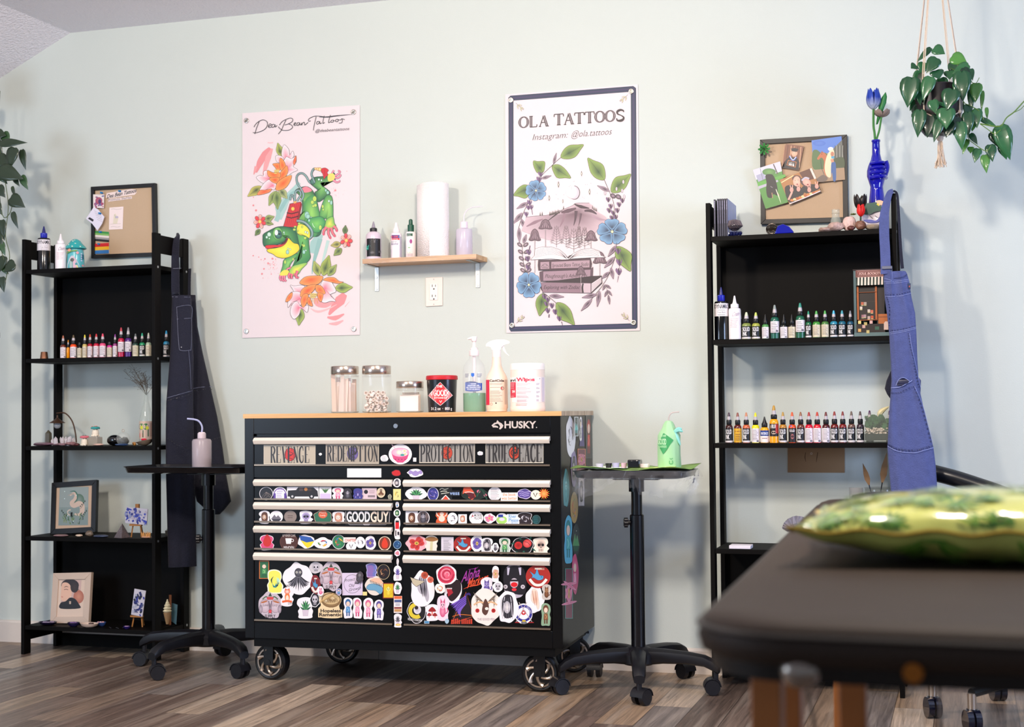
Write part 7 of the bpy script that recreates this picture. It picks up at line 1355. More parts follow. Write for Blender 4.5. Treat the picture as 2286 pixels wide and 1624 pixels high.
for r,z in ((3,0),(14,4),(21,11),(20,11.5),(13,5.5),(2,2)): R.append([Vector((cc[0]+r*s*math.cos(a),cc[1]+r*s*.75*math.sin(a),Z3+z*s*(1+.35*math.cos(a)))) for a in [2*PI*j/24 for j in range(24)]])
MB().rings(R).build('shell',M('7a6a5c',.3,noise=.3,nscale=60,coat=.4),t); MB().ball((cc[0]-2*s,cc[1],Z3+14*s),7*s,5*s,3*s,10,6).build('petal',M('d81c3c',.4),t)
# fourth shelf
Z4 = TL[3]
def frame(px0,px1,px2,px3,Y,lean,z,col,inner,label,ex,org,fw=.1,fw2=.22):
    s = mpp(Y,px0[0],1100); P = [atY(Y+l,*q) for q,l in ((px0,lean),(px1,lean),(px2,0),(px3,0))]; dz = z-min(p.z for p in P); P = [p+Vector((0,0,dz)) for p in P]; H = max(p.z for p in P)-z
    P = [Vector((p.x, Y+lean*(p.z-z)/H, p.z)) for p in P]; t = thing('picture_frame', label, 'picture frame', ((P[0].x+P[1].x)/2, Y, z)); n = (P[1]-P[0]).cross(P[3]-P[0]).normalized(); n = n if n.y < 0 else -n
    L = lambda u, v: P[0]*(1-u)*(1-v)+P[1]*u*(1-v)+P[2]*u*v+P[3]*(1-u)*v; fy = fw*(P[1]-P[0]).length/(P[3]-P[0]).length
    for (a,b,c,d) in (((0,0),(1,0),(1-fw,fy),(fw,fy)),((1,0),(1,1),(1-fw,1-fy),(1-fw,fy)),((1,1),(0,1),(fw,1-fy),(1-fw,1-fy)),((0,1),(0,0),(fw,fy),(fw,1-fy))): MB().prism([L(*a),L(*b),L(*c),L(*d)],-n*.018).build('frame_bar',M(col,.4),t,bevel=.001)
    MB().prism([L(fw,fy)-n*.005,L(1-fw,fy)-n*.005,L(1-fw,1-fy)-n*.005,L(fw,1-fy)-n*.005],-n*.006).build('mat_board',M(inner,.7),t,smooth=False)
    A = Art(on_plane(P[0]-n*.0048+Vector((0, 0, 0)), n), base=1e-4, step=6e-6).org(*org); ex(A); A.build('picture', t)
    MB().box(-.004,.004,0,.07,0,.09,Matrix.Translation(Vector(((P[0].x+P[1].x)/2,Y+.016,z)))).build('stand_leg',M(col,.5),t); return t
oF = (50, 1050, 6.0158)
def heron(A):
    A.poly([(502,230),(890,225),(880,740),(482,745)],'7a8a88'); A.poly([(510,235),(885,230),(884,500),(495,500)],'8a9694')
    A.ell(760,400,70,80,'4a6a54','7a8a84'); A.line([(640,345),(690,310),(720,340),(700,400),(660,440),(690,480),(760,450),(800,480),(800,560),(760,600),(700,590)],[14,30,40,44,50,60,70,70,60,34,20],'c8b0a0'); A.line([(640,290),(700,285),(735,330),(735,390),(700,430)],[6,16,18,14,5],'3a6a5c')
    A.line([(610,345),(650,325),(690,320)],[3,14,20],'a8988c'); A.ring(640,570,34,14,'c8b8a8',a0=1.5,a1=5)
    for k in range(38): r = random.Random(k+60); x,y = r.uniform(530,840),r.uniform(600,735); A.line([(x,y),(x+r.uniform(-26,26),y-r.uniform(20,60))],[16,12,2],['2f5a40','5a7a48','7a8a5a','24443a','6a7a5c'][k % 5])
    for (x,y,q) in ((840,430,1),(860,560,1),(530,560,-1)):
        A.line([(x-q*60,y+90),(x-q*20,y+30),(x,y-30)],5,'2a3a30'); [A.ell(x-q*20*k,y+22*k-10,9,9,'2a3a30') for k in range(4)]
    for (x,y) in ((568,288),(566,385),(610,612),(684,686),(725,340)): A.ell(x,y,5,7,'d8ecec')
frame((116,1077),(215.5,1070),(212,1187),(112,1192),-.16,.035,Z4,'0d0b0c','c0a48c','black picture frame of a pale long necked creature among green leaves',heron,oF,.1)
for (px,w_,h_,c_,lb) in ((136,38,5,'8a6a6e','flat pale pink stone slab in front of the dark picture frame'),(177,18,6,'d8c0aa','white fan shell before the dark picture frame'),(200,20,15,'6a5a4c','rough brown stone at the corner of the picture frame'),(225,38,6,'3f4a66','blue grey flat agate slice on the fourth shelf')): rock(px,w_,h_,-.245,Z4,c_,lb)
t,cc,s = rnd('glitter_pyramid','clear resin pyramid full of glitter on the fourth left shelf','ornament',273,-.235,Z4); MB().lathe(cc,[(18*s,0),(.3*s,31*s)],4,Matrix.Translation(cc) @ Matrix.Rotation(.5,4,'Z') @ Matrix.Translation(-Vector(cc))).build('pyramid',M('6a6064',.1,alpha=.8,coat=1,noise=.7,nscale=300),t,ang=10)
def easel(px,Y,z,h,pw,ph,rot,cv,ex,label,lean=.02):
    t, cc, s = rnd('mini_easel', label, 'easel', px, Y, z); wd = M('a87038', .6); q = Vector(cc)
    for a,b in (((-13,0,0),(-4,.01,h*.95)),((13,0,0),(4,.01,h*.95)),((0,.05,0),(0,.012,h*.98))): MB().tube([q+Vector((a[0]*s,a[1],a[2]*s+.001)),q+Vector((b[0]*s,b[1],b[2]*s))],1.7*s,4).build('leg',wd,t)
    MB().box(q.x-15*s,q.x+15*s,q.y-.008,q.y+.004,q.z+h*.36*s,q.z+h*.42*s).build('ledge',wd,t); MB().box(q.x-4*s,q.x+5*s,q.y+.004,q.y+.012,q.z+h*.8*s,q.z+h*1.03*s).build('clip',wd,t)
    t2,c2,s2 = rnd('mini_canvas',cv,'canvas',px,Y-.006,z+h*.42*s); T = Matrix.Translation(Vector(c2)) @ Matrix.Rotation(-lean,4,'X') @ Matrix.Rotation(rot,4,'Y')
    MB().box(-pw/2*s,pw/2*s,-.004,0,0,ph*s,T).build('panel',M('c8c4d0',.5),t2,bevel=.0006)
    A = Art(lambda x, y, hh: T @ Vector((x*s, -.0042-hh, y*s)), step=2e-5); ex(A); A.build('painting', t2); return t
def blue_p(A):
    for k in range(60): r = random.Random(k+7); x,y = r.uniform(-24,24),r.uniform(4,31); A.line([(x,y),(x+r.uniform(-8,8),y+r.uniform(-4,4))],r.uniform(3,7),['1c2a9a','2a3ab0','8a90b8','4a50a8','b8b0c0','1a2080'][k % 6])
easel(304,-.225,Z4,72,55,36,.08,'small canvas painted in thick blue and grey strokes',blue_p,'tiny wooden easel holding the blue canvas on the fourth shelf')
cluster(327,26,16,-.25,Z4,'d8a060','honey coloured citrine cluster at the right of the fourth shelf',9,.9,core='c89a80')
t,cc,s = rnd('potted_succulent','little succulent in a metal tin beyond the post of the left unit','plant',380.5,-.10,Z4); lp(cc,s,[(11,0),(12.5,10),(12,10.5),(11,9)],24).build('tin',M('7a7468',.3,.7),t)
rosette('succulent', (cc[0], cc[1], Z4+10*s), 13*s, '4a7a4c', 'green pointed succulent planted in the metal tin', 'succulent')
# fifth shelf
Z5 = TL[4]
def lady(A):
    A.poly([(540,220),(795,212),(768,595),(512,598)],'c8a8a0'); A.ell(755,440,70,90,'a8604c','c88a70'); A.ell(640,285,120,85,'2a2024'); A.poly([(535,260),(600,250),(650,300),(662,400),(640,460),(575,500),(530,490),(515,440),(522,350)],'e0b49c',True)
    A.ell(700,310,55,75,'2a2024','3a2c2c'); A.line([(560,315),(590,300),(620,312)],[4,9,3],'2a1c1c'); A.line([(560,345),(590,338),(615,348)],7,'5a3430'); A.ell(650,450,9,9,'f0e8e0'); A.line([(522,440),(545,445)],8,'b85a54'); A.line([(700,360),(765,340)],[16,4],'2a2a22'); A.poly([(512,598),(515,520),(580,500),(640,450),(710,470),(760,540),(768,595)],'17141a',True)
frame((119,1272.5),(203.5,1270.5),(197,1384.5),(111.5,1384.5),-.20,.03,Z5+.001,'c9b3a2','d9c3b2','white picture frame with a portrait of a dark haired person',lady,(50,1260,6.0158),.15)
def dish(px, w_, h_, Y, c1, c2, label, z=None):
    z = z or Z5; t, cc, s = rnd('shell_dish', label, 'dish', px, Y, z); r = w_/2; R = []
    for q,e in ((.5,0),(.85,.4),(1,1),(.95,1),(.75,.5),(.3,.25)): R.append([Vector((cc[0]+r*s*q*math.cos(a),cc[1]+r*s*q*.7*math.sin(a),z+h_*s*e)) for a in [2*PI*j/28 for j in range(28)]])
    MB().rings(R).build('dish',M(c1,.2,coat=.5),t); m = MB(); [m.ball((cc[0]+random.uniform(-.45,.45)*r*s,cc[1]+random.uniform(-.3,.3)*r*s,z+h_*s*.75),r*s*.22,r*s*.2,h_*s*.4,9,6,jit=.2) for _ in range(6)]; m.build('stones',M(c2,.15,coat=.6),t); return t
dish(108,44,7,-.235,'1c1430','8a7a98','dark purple dish with silvery pieces, left on the bottom shelf'); dish(165,30,9,-.245,'1e1840','7a5a90','blue black oval dish on the bottom shelf beside the white shell dish'); dish(200,44,9,-.25,'d8c0b0','4a3430','white shell dish holding brown pieces on the bottom shelf'); dish(283,18,6,-.25,'2a1c60','b894b8','tiny violet dish right of centre on the bottom shelf')
dish(226, 24, 9, -.21, '2f4a86', 'd8a0a0', 'blue and white shell bowl behind the white shell dish')
m = MB(); [m.ball((atY(-.24,245+k*5,1390).x,-.24-.01*(k % 3),Z5+.002),.004,.004,.002,6,4) for k in range(7)]; lone(m,'glass_pebbles',M('10101a',.05,coat=1),'scatter of dark glass pebbles on the bottom shelf','pebbles')
def blue2(A):
    for k in range(40): r = random.Random(k+70); x,y = r.uniform(-12,12),r.uniform(3,50); A.line([(x,y),(x+r.uniform(-5,5),y+r.uniform(-9,9))],r.uniform(3,6),['141a5c','1c2470','0c0e2c','a8acc0','2a3490','4a5078'][k % 6])
easel(306,-.20,Z5,62,29,58,.14,'narrow dark blue canvas on the bottom left shelf',blue2,'tiny wooden easel holding the dark blue canvas on the bottom shelf')
t, cc, s = rnd('soft_serve_ornament', 'cream soft serve cone ornament beyond the post on the bottom shelf', 'ornament', 373, -.12, Z5)
m = lp(cc,s,[(3,2),(9,28)],16); m.build('cone',M('a8845c',.7),t); m = MB(); 
for k,(r,z) in enumerate(((10,31),(9,37),(7,43),(4.5,48),(2,53))): m.lathe(cc,[(r*.6*s,(z-4)*s),(r*s,z*s),(r*.6*s,(z+4)*s)],18)
m.build('cream', M('e4d8b4', .5), t); p = Vector(cc); o = MB().box(p.x-.001, p.x+.008, p.y-.006, p.y+.004, Z5, Z5+.001)
m = MB(); m.tube([p+Vector((.004,.012,.0)),p+Vector((.006,.012,66*s))],3.4*s,4); lone(m,'cinnamon_stick',M('8a5434',.8),'brown wooden stick upright behind the soft serve ornament','stick')
m = MB(); m.prism([p+Vector((.004,.02,8*s)),p+Vector((.028,.02,0)),p+Vector((.034,.02,44*s)),p+Vector((.006,.02,48*s))],(0,.002,0)); lone(m,'glass_tile',M('4a6a74',.1,alpha=.85),'blue grey glass tile leaning behind the soft serve ornament','glass tile')
# ---------------------------------------------------------------- right unit
ZR = TR[0]
for k in range(6):
    px = 1597+k*4.9+(k > 0)*2.5; c = atY(-.24, px, 480); s = mpp(-.24, px, 480)
    m = MB().box(c.x-1.7*s,c.x+1.8*s,-.255,-.09,ZR,ZR+(85-(k == 0)*1)*s,mi=0); t = thing('booklet','thin navy booklet standing upright at the left end of the right unit','book',(c.x,-.24,ZR),0,'navy booklets on the right unit')
    m.build('cover',M('1e2038',.35),t); A = Art(lambda x,y,h,c=c,s=s: Vector((c.x+x*s,-.255-h,ZR+y*s))); [A.rect(-.6,30+j*3.4,.6,32.4+j*3.4,'a8a4c8' if j > 8 else '6a6888') for j in range(15)]; A.build('title',t)
c = atY(-.2,1629,480); s = mpp(-.2,1629,480); o = MB().box(c.x,c.x+1.2*s,-.25,-.06,ZR,ZR+84*s).build('magazine',M('7a88c0',.3,noise=.4,nscale=25),None); origin_to_base(o); tag(o,'pale blue magazine beside the navy booklets','magazine')
t, cc, s = rnd('crystal_bowl', 'silvery urchin shaped crystal bowl holding blue stones', 'ornament', 1644, -.235, ZR)
m = MB()
for k in range(40): a = k*2*PI/40; m.tube([Vector(cc)+Vector((5*s*math.cos(a),5*s*math.sin(a),14*s)),Vector(cc)+Vector((18*s*math.cos(a),18*s*math.sin(a),24*s)),Vector(cc)+Vector((13*s*math.cos(a),13*s*math.sin(a),35*s)),Vector(cc)+Vector((3*s*math.cos(a),3*s*math.sin(a),38*s))],.9*s,4)
m.build('spines',M('7a6e72',.3,.4),t); MB().ball((cc[0],cc[1],cc[2]+24*s),14*s,14*s,11*s,14,8).build('core',M('2a2228',.15,coat=.6),t); m = MB(); [m.ball((cc[0]+x*s,cc[1]-.006,cc[2]+6.5*s),4.5*s,4*s,6*s,6,5,jit=.15) for x in (-13,-7,0,6,13)]; m.build('stones',M('0c1240',.08,coat=1),t,ang=10)
t, cc, s = rnd('filigree_ball', 'round openwork metal ball on the top right shelf', 'ornament', 1728, -.22, ZR); m = MB()
for k in range(9):
    for ax in 'XYZ': T = Matrix.Translation((cc[0],cc[1],cc[2]+14*s)) @ Matrix.Rotation(k*PI/9+.2,4,ax); m.rings([[T @ (Vector(((13*s+.7*s*math.cos(b))*math.cos(a),(13*s+.7*s*math.cos(b))*math.sin(a),.7*s*math.sin(b)))) for b in (0,2.1,4.2)] for a in [2*PI*j/20 for j in range(21)]],False,False)
m.build('wires', M('5a5048', .35, .7), t)
m = MB(); c = atY(-.245,1751,500); s = mpp(-.245,1751,500); V = [(-21,0),(-14,18),(-2,22),(12,15),(21,4),(21,0)]; m.prism([Vector((c.x+a*s,-.262,ZR+b*s)) for a,b in V],(0,.028,0)); lone(m,'blue_glass_chunk',M('0a1090',.08,coat=1),'deep blue faceted glass chunk beside the filigree ball','glass',bevel=.003)
t,cc,s = rnd('milk_bottle','small clear glass bottle behind the pale crystals','bottle',1871,-.17,ZR); lp(cc,s,[(12,0),(12.5,22),(11,32),(8.5,40),(8.2,46),(9.5,47),(8.6,49),(8.6,54),(9,56)],24,cap1=False).build('bottle',M('c8d0c4',.05,alpha=.35,spec=1,coat=.8),t)
rock(1872,40,24,-.235,ZR,'b89a90','pale rough quartz heap in front of the small bottle',jit=.3,name='quartz'); rock(1846,30,12,-.24,ZR,'a08478','low dusty pink rock left of the quartz heap',jit=.3); rock(1903,34,37,-.225,ZR,'d8b8b0','large pink salt rock with succulent on top',jit=.08,rough=.7,coat=0)
p = atY(-.225,1905,490); rosette('succulent',(p.x,-.225,ZR+37*mpp(-.225,1905,490)),.016,'5a6e1e','tiny olive succulent on top of the pink salt rock','succulent')
rock(1906,18,12,-.255,ZR,'5a2c24','small dark red stone at the foot of the pink rock',jit=.15); rock(1928,27,23,-.25,ZR,'7a5240','brown translucent stone beside the red tulip',jit=.15); rock(1955,36,15,-.235,ZR,'9a8872','speckled beige rock at the right end of the top shelf',jit=.2,rough=.7)
def tulip(name,c,R,H,col,label,open_=.5,stem=None,sc='2f4a34',sr=.002,back=None):
    c = Vector(c); t = thing(name, label, 'flower', c)
    m = MB()
    for k in range(6):
        a = k*PI/3+.3*(k % 2); d = Vector((math.cos(a), math.sin(a), 0)); n = Vector((-d.y, d.x, 0)); R_ = []
        for (q,z,w_) in ((.1,0,.2),(.8,.18,.6),(1.05,.48,.72),(1.7*open_,.82,.5),(1.5*open_,1,.05)): R_.append([c+d*(R*q)-n*(R*w_)+Vector((0,0,H*z)),c+d*(R*q*1.12)+Vector((0,0,H*z)),c+d*(R*q)+n*(R*w_)+Vector((0,0,H*z))])
        m.rings(R_, False, False, closed=False)
    o = m.build('petals', col, t, subd=1); so = o.modifiers.new('s', 'SOLIDIFY'); so.thickness = .001
    if stem: MB().tube(cat(stem), sr, 8).build('stem', M(sc, .5), t)
    return t
s = mpp(-.23,1922,470); p = atY(-.25,1922,484); tulip('tulip',(p.x,-.25,p.z),8.5*s,28*s,M('d8201c',.45),'red tulip in front of the dark flower on the top shelf',stem=[Vector((p.x,-.25,ZR)),Vector((p.x,-.25,p.z+.004))])
p = atY(-.215,1921,470); tulip('dark_flower',(p.x,-.215,p.z),12*s,36*s,M('1c1210',.35),'black flower with curled petals on the top right shelf',.7,stem=[Vector((p.x,-.215,ZR)),Vector((p.x,-.215,p.z+.006))],sc='1c1a14',sr=.003)
t,cc,s = rnd('ceramic_dish','hand painted ceramic dish, green above and blue white below','dish',1956,-.215,ZR+14*mpp(-.2,1956,480)); P = [Vector((cc[0]+a*s,0,cc[2]+b*s)) for a,b in ((-26,0),(-30,14),(-24,32),(-8,42),(10,48),(24,42),(26,24),(22,2),(0,-4))]
R = [[Vector((cc[0]+(p.x-cc[0])*f_,-.215+yy,cc[2]+22*s+(p.z-cc[2]-22*s)*f_)) for p in cat(P,True,4)] for f_,yy in ((.7,.012),(1,.006),(1,0),(.8,-.004),(.3,.001))]; MB().rings(R).build('dish',M('dcd4dc',.12,coat=.8),t)
A = Art(on_wall(-.222),base=4e-4,step=2e-5).org(1820,420,12.03); A.poly([(1290,440),(1500,400),(1640,380),(1740,470),(1860,520),(1800,600),(1600,640),(1480,700),(1290,690)],'0f4a3a',True); A.poly([(1640,350),(1760,330),(1870,400),(1850,500),(1760,450),(1700,480)],'e8bc9c',True); A.poly([(1640,440),(1700,400),(1710,490)],'d8c81c')
A.poly([(1300,860),(1500,850),(1640,870),(1780,700),(1760,860),(1640,930),(1420,930)],'4a50a0',True); A.line([(1440,720),(1550,820)],16,'5a4a4c'); A.line([(1600,740),(1680,800)],14,'5a4a4c'); A.build('glaze',t)
# blue hand vase
t,cc,s = rnd('hand_vase','cobalt blue glass vase shaped like a raised forearm and fist','vase',1964,-.15,ZR); bl = M('0a0aa0',.06,coat=1,key='cobalt')
lp(cc,s,[(22,0),(23,8),(21,40),(18,70),(15,95),(14,104),(17,115),(21,128),(21,140),(18,152),(12,165),(9,178),(8.4,204),(10,207),(9.5,210),(7.5,208)],32).build('vase',bl,t)
m = MB(); face = math.atan2(CAM.y-cc[1], CAM.x-cc[0]); rt_ = Vector((-math.sin(face), math.cos(face), 0)); fr_ = Vector((math.cos(face), math.sin(face), 0)); q = Vector(cc)
for k in range(4): z = 124+k*10.5; m.tube(cat([q+rt_*(20*s)+Vector((0,0,z*s)),q+rt_*(14*s)+fr_*(17*s)+Vector((0,0,(z+1)*s)),q-rt_*(2*s)+fr_*(21*s)+Vector((0,0,z*s)),q-rt_*(13*s)+fr_*(16*s)+Vector((0,0,(z-1)*s))]),[(5-k*.5)*s]*16,10)
m.tube(cat([q+rt_*(18*s)+fr_*(4*s)+Vector((0,0,128*s)),q+rt_*(23*s)+fr_*(6*s)+Vector((0,0,146*s)),q+rt_*(20*s)+fr_*(8*s)+Vector((0,0,160*s))]),[6*s]*11,10); m.build('fingers',bl,t)
yv = -.15; c0 = Vector((cc[0], yv, ZR+200*s)); tl = atY(yv, 1950, 240); gr_ = atY(yv, 1968, 258)
p2_ = atY(yv,1972,247); m = MB(); a,b_ = c0+Vector((.004,.004,.07)),atY(yv+.004,1977,206); d = (b_-a); n = Vector((1,0,.1)); m.rings([[a+d*q-n*(w_*s),a+d*q+Vector((0,-.003,0)),a+d*q+n*(w_*s)] for q,w_ in ((0,2),(.35,5),(.65,8),(.85,6),(1,.5))],False,False,closed=False); o = lone(m,'tulip_leaf',M('2f7a3c',.45),'upright green leaf above the blue vase','leaf'); so = o.modifiers.new('s','SOLIDIFY'); so.thickness = .001
def grad_m(c1, c2, z0, z1):
    m = bpy.data.materials.new('tulip_blue'); m.use_nodes = True; nt = m.node_tree; b = nt.nodes['Principled BSDF']; tc = nt.nodes.new('ShaderNodeTexCoord'); sp_ = nt.nodes.new('ShaderNodeSeparateXYZ'); mr = nt.nodes.new('ShaderNodeMapRange'); mr.inputs[1].default_value = z0; mr.inputs[2].default_value = z1
    mx = nt.nodes.new('ShaderNodeMix'); mx.data_type = 'RGBA'; mx.inputs[6].default_value = lin(c1); mx.inputs[7].default_value = lin(c2); nt.links.new(tc.outputs['Object'], sp_.inputs[0]); nt.links.new(sp_.outputs[2], mr.inputs[0]); nt.links.new(mr.outputs[0], mx.inputs[0]); nt.links.new(mx.outputs[2], b.inputs['Base Color']); b.inputs['Roughness'].default_value = .35; return m
tulip('tulip',tl-Vector((0,0,.008)),14.5*s,48*s,grad_m('b8c4d8','1f3fa8',.004,.04),'blue and white tulip standing in the blue vase',.5,stem=[c0-Vector((0,0,.15)),c0+Vector((-.003,0,.02)),(c0+tl)/2+Vector((-.004,0,0)),tl],sc='3a7a34',sr=2.6*s)
tulip('dried_rose',gr_-Vector((-.002,0,.006)),14*s,17*s,M('8a7a72',.8),'faded grey rose beside the blue tulip',.7,stem=[c0-Vector((0,0,.1)),c0,(c0+gr_)/2+Vector((.002,0,0)),gr_],sc='3a7a34',sr=2.2*s)
# bookshop miniature
zz = TR[1]; YB = -.235; s = mpp(YB, 1950, 700); oB_ = (1880, 590, 9.55)
x0 = atY(YB,1906.5,700).x; x1 = atY(YB,1990,700).x; t = thing('bookshop_miniature','miniature bookshop facade with striped awning on the right unit','miniature house',((x0+x1)/2,YB,zz)); tl_ = M('4e666a',.5)
zt_ = atY(YB,1940,601).z; MB().box(x0,x0+5.5*s,YB,YB+.09,zz,zt_).box(x0,x1,YB+.085,YB+.09,zz,zt_).box(x1-4*s,x1,YB,YB+.09,zz,zt_).build('walls',tl_,t); MB().box(x0,x1,YB-.006,YB+.09,zz,zz+9*s).build('floor_slab',M('5e7678',.5),t)
zs0 = atY(YB,1940,619).z; MB().box(x0+5*s,x1,YB-.003,YB+.01,zs0,zt_-2*s).build('sign_board',M('6a3a34',.5),t); MB().box(x0-1*s,x1,YB-.004,YB+.09,zt_-2*s,zt_).build('roof',M('2a1a18',.6),t)
A = Art(on_wall(YB-.003),step=2e-5).org(*oB_); A.line([(330,165),(340,250),(900,240),(900,148),(345,158),(330,165)],5,'d8a8a0',smooth=False); A.line([(305,140),(900,122)],5,'d8a8a0'); A.line([(305,278),(900,262)],5,'d8a8a0'); A.text('SOUL BOOKSTORE',355,228,50,'d8b0a8',width=570,shear=.2,bold=.02,slope=-.02); A.build('sign_lettering',t)
zA1 = atY(YB-.014, 1940, 637).z; m = MB()
for k in range(17):
    a, b_ = x0+6*s+k*3.65*s, x0+6*s+(k+1)*3.65*s; 
    if b_ < x1: m.prism([Vector((a,YB-.003,zs0)),Vector((b_,YB-.003,zs0)),Vector((b_,YB-.016,zA1+.004)),Vector((b_-.3*s,YB-.0165,zA1)),Vector((a+.3*s,YB-.0165,zA1)),Vector((a,YB-.016,zA1+.004))],(0,.001,.0012),mi=k % 2)
m.build('awning', [M('2a3a34', .6), M('ecd8cc', .6)], t)
wf = M('a85a2c', .5); m = MB()
for (a,b_,c_,d_) in ((325,480,350,1205),(712,470,740,1200),(325,590,740,612),(325,1180,740,1205),(325,470,740,485)): P = [atY(YB,1880+x/9.55,590+y/9.55) for x,y in ((a,d_),(c_,b_))]; m.box(P[0].x,P[1].x,YB-.002,YB+.004,P[0].z,P[1].z)
m.build('window_frame',wf,t); A = Art(on_wall(YB+.003),step=2e-5).org(*oB_); A.rect(350,485,712,1182,'1c120e'); A.rect(745,480,905,1300,'20140f'); A.poly([(765,1065),(960,1060),(975,1340),(775,1330)],'b0622a'); A.line([(775,1130),(965,1125)],14,'6a3214',smooth=False); A.line([(350,800),(712,795)],4,'4a342a'); A.line([(360,640),(700,630)],4,'3a2a22')
for k,(x,y,c_) in enumerate(((430,840,'b85a3c'),(492,840,'a89a90'),(403,935,'d8ccc0'),(570,995,'c8bcb4'),(635,1010,'c86a50'),(440,1110,'9a6a74'),(485,1105,'a88a94'),(570,1140,'b8a09a'),(640,1130,'c0502a'))): A.rect(x-28,y-30,x+28,y+30,c_); A.rect(x-26,y+32,x+26,y+46,'c8c088')
A.build('shop_window', t); A = Art(on_wall(YB-.0065), step=2e-5).org(*oB_)
for (x,y,c_) in ((372,1245,'e8c87a'),(618,1240,'d0a8a4'),(462,1335,'c8a098'),(372,1415,'d8a860'),(550,1445,'c8b878'),(500,1275,'b8a868')): A.rect(x-32,y-36,x+32,y+30,c_)
A.poly([(890,1400),(890,1260),(920,1220),(980,1225),(985,1400)],'d8bcae'); A.rect(700,1330,790,1400,'2f5a48'); A.build('display',t); MB().box(x0+5*s,x1-14*s,YB-.006,YB+.08,zz+9*s,zz+28*s).build('plinth',M('2c2422',.6),t)
# planter
t, cc, s = rnd('glass_planter', 'square glass planter of moss, white pebbles and black soil', 'planter', 1956, -.215, TR[2]); w_ = 29*s
def sq(a,z): return [Vector((cc[0]+x*a,cc[1]+y*a*.8,TR[2]+z*s)) for x,y in ((-1,-1),(1,-1),(1,1),(-1,1))]
MB().rings([sq(w_,0),sq(w_,67),sq(w_*.95,67),sq(w_*.93,3)],True,True).build('glass',M('c8d4c8',.03,alpha=.10,spec=1,coat=.6),t,bevel=.001); MB().rings([sq(w_*.92,5),sq(w_*.92,20)]).build('soil',M('0c0a0a',.8),t)
m = MB(); [m.ball((cc[0]+random.uniform(-.85,.85)*w_,cc[1]+random.uniform(-.8,.6)*w_*.8,TR[2]+random.uniform(20,33)*s),2.6*s,2.4*s,1.8*s,7,5,jit=.1) for _ in range(240)]; tag(m.build('pebbles',M('e0d0c0',.7),t),None,kind='stuff')
m = MB(); [m.ball((cc[0]+random.uniform(-.8,.8)*w_,cc[1]+random.uniform(-.75,.75)*w_*.8,TR[2]+random.uniform(34,58)*s),random.uniform(4,8)*s,n=7,k=5,jit=.3) for _ in range(60)]; m.build('moss',M('2f5a30',.9,noise=.5,nscale=90),t)
p = Vector((cc[0]+10*s,cc[1],TR[2]+64*s)); m = MB(); m.tube(cat([p-Vector((8*s,0,6*s)),p+Vector((0,0,6*s)),p+Vector((16*s,0,16*s))]),[1*s,3*s,5*s,6*s,6*s,6*s,5*s,4*s,3*s,2*s,.6*s],8); m.build('blossom',M('dcd0a0',.5),t)
# kraft paper on the wall, palette knives, lower shelf
P = [atY(-.003,*q) for q in ((1758.5,1055.5),(1885.5,1056),(1885.5,985),(1758.5,985))]; t = thing('kraft_sheet','brown paper sheet with two small loops on the wall behind the right unit','paper',((P[0].x+P[1].x)/2,-.003,P[0].z)); MB().prism(P,(0,.0025,0)).build('sheet',M('a58360',.8,noise=.05,nscale=12),t,smooth=False)
A = Art(on_wall(-.003)).org(1590,890,4.482); A.line([(935,540),(928,590),(938,635)],[6,10,3],'6a4a2a'); A.line([(1055,540),(1048,590),(1040,640)],[8,9,3],'6a4a2a'); A.ring(992,552,9,4,'d8ccc0'); A.build('loops',t)
ZL = TR[3]
c = atY(-.24,1653.5,1220); s = mpp(-.24,1653.5,1220); o = MB().box(c.x-24*s,c.x+24*s,-.262,-.20,ZL,ZL+8*s).build('coaster',M('e4dce4',.5),None,bevel=.002); origin_to_base(o); tag(o,'small white square block near the left of the fourth right shelf','block')
t,cc,s = rnd('glass_jar','tall clear jar holding two palette knives, mostly hidden by the pillow','jar',1960,-.12,ZL); lp(cc,s,[(38,0),(40,3),(40,100),(36,118),(34,122),(34,132),(36,134)],28,cap1=False).build('jar',M('6a7068',.08,alpha=.45,spec=1),t)
for (bx_,by_,tx,ty,w_,lb) in ((1945,1100,1926,1034,12,'slim palette knife with tan blade leaning left in the jar'),(1966,1100,1980,1010,15,'broad palette knife with tan blade beside the blue overalls')):
    a,b_ = atY(-.12,bx_,by_),atY(-.12,tx,ty); d = b_-a; n = Vector((1,0,-d.x/d.z if d.z else 0)).normalized(); m = MB(); m.tube([a-d*.8,a,a+d*.25],.0022,6); t = thing('palette_knife',lb,'palette knife',a); m.build('handle',M('14120f',.4),t)
    m = MB(); P = [a+d*q+n*(k*w_*s/2) for q,k in ((.22,-.15),(.45,-1),(.65,-.9),(1,-.05),(.65,.9),(.45,1),(.22,.15))]; m.prism(P,(0,.0012,0)); m.build('blade',M('8a6a4a',.4,.3),t,smooth=False)
t,cc,s = rnd('drinking_glass','empty clear glass seen just above the pillow','glass',1906,-.14,ZL); lp(cc,s,[(14,0),(16,134),(15,134),(13,4)],24).build('glass',M('a8a8a8',.04,alpha=.3,spec=1,coat=.6),t)
t, cc, s = rnd('ruffled_ornament', 'lilac grey ruffled ornament behind the edge of the massage table', 'ornament', 1775, -.16, ZL); m = MB()
for k in range(16): a = PI*.05+k*PI*.9/15; q = Vector((cc[0],cc[1],cc[2]+40*s)); m.tube([q,q+Vector((22*s*math.cos(a),random.uniform(-.01,.01),14*s*math.sin(a))),q+Vector((33*s*math.cos(a),0,29*s*math.sin(a)))],[8*s,8*s,4*s],6)
m.lathe(cc,[(20*s,0),(16*s,30*s),(20*s,42*s)],18); m.build('ruffle',M('7c7986',.6),t)
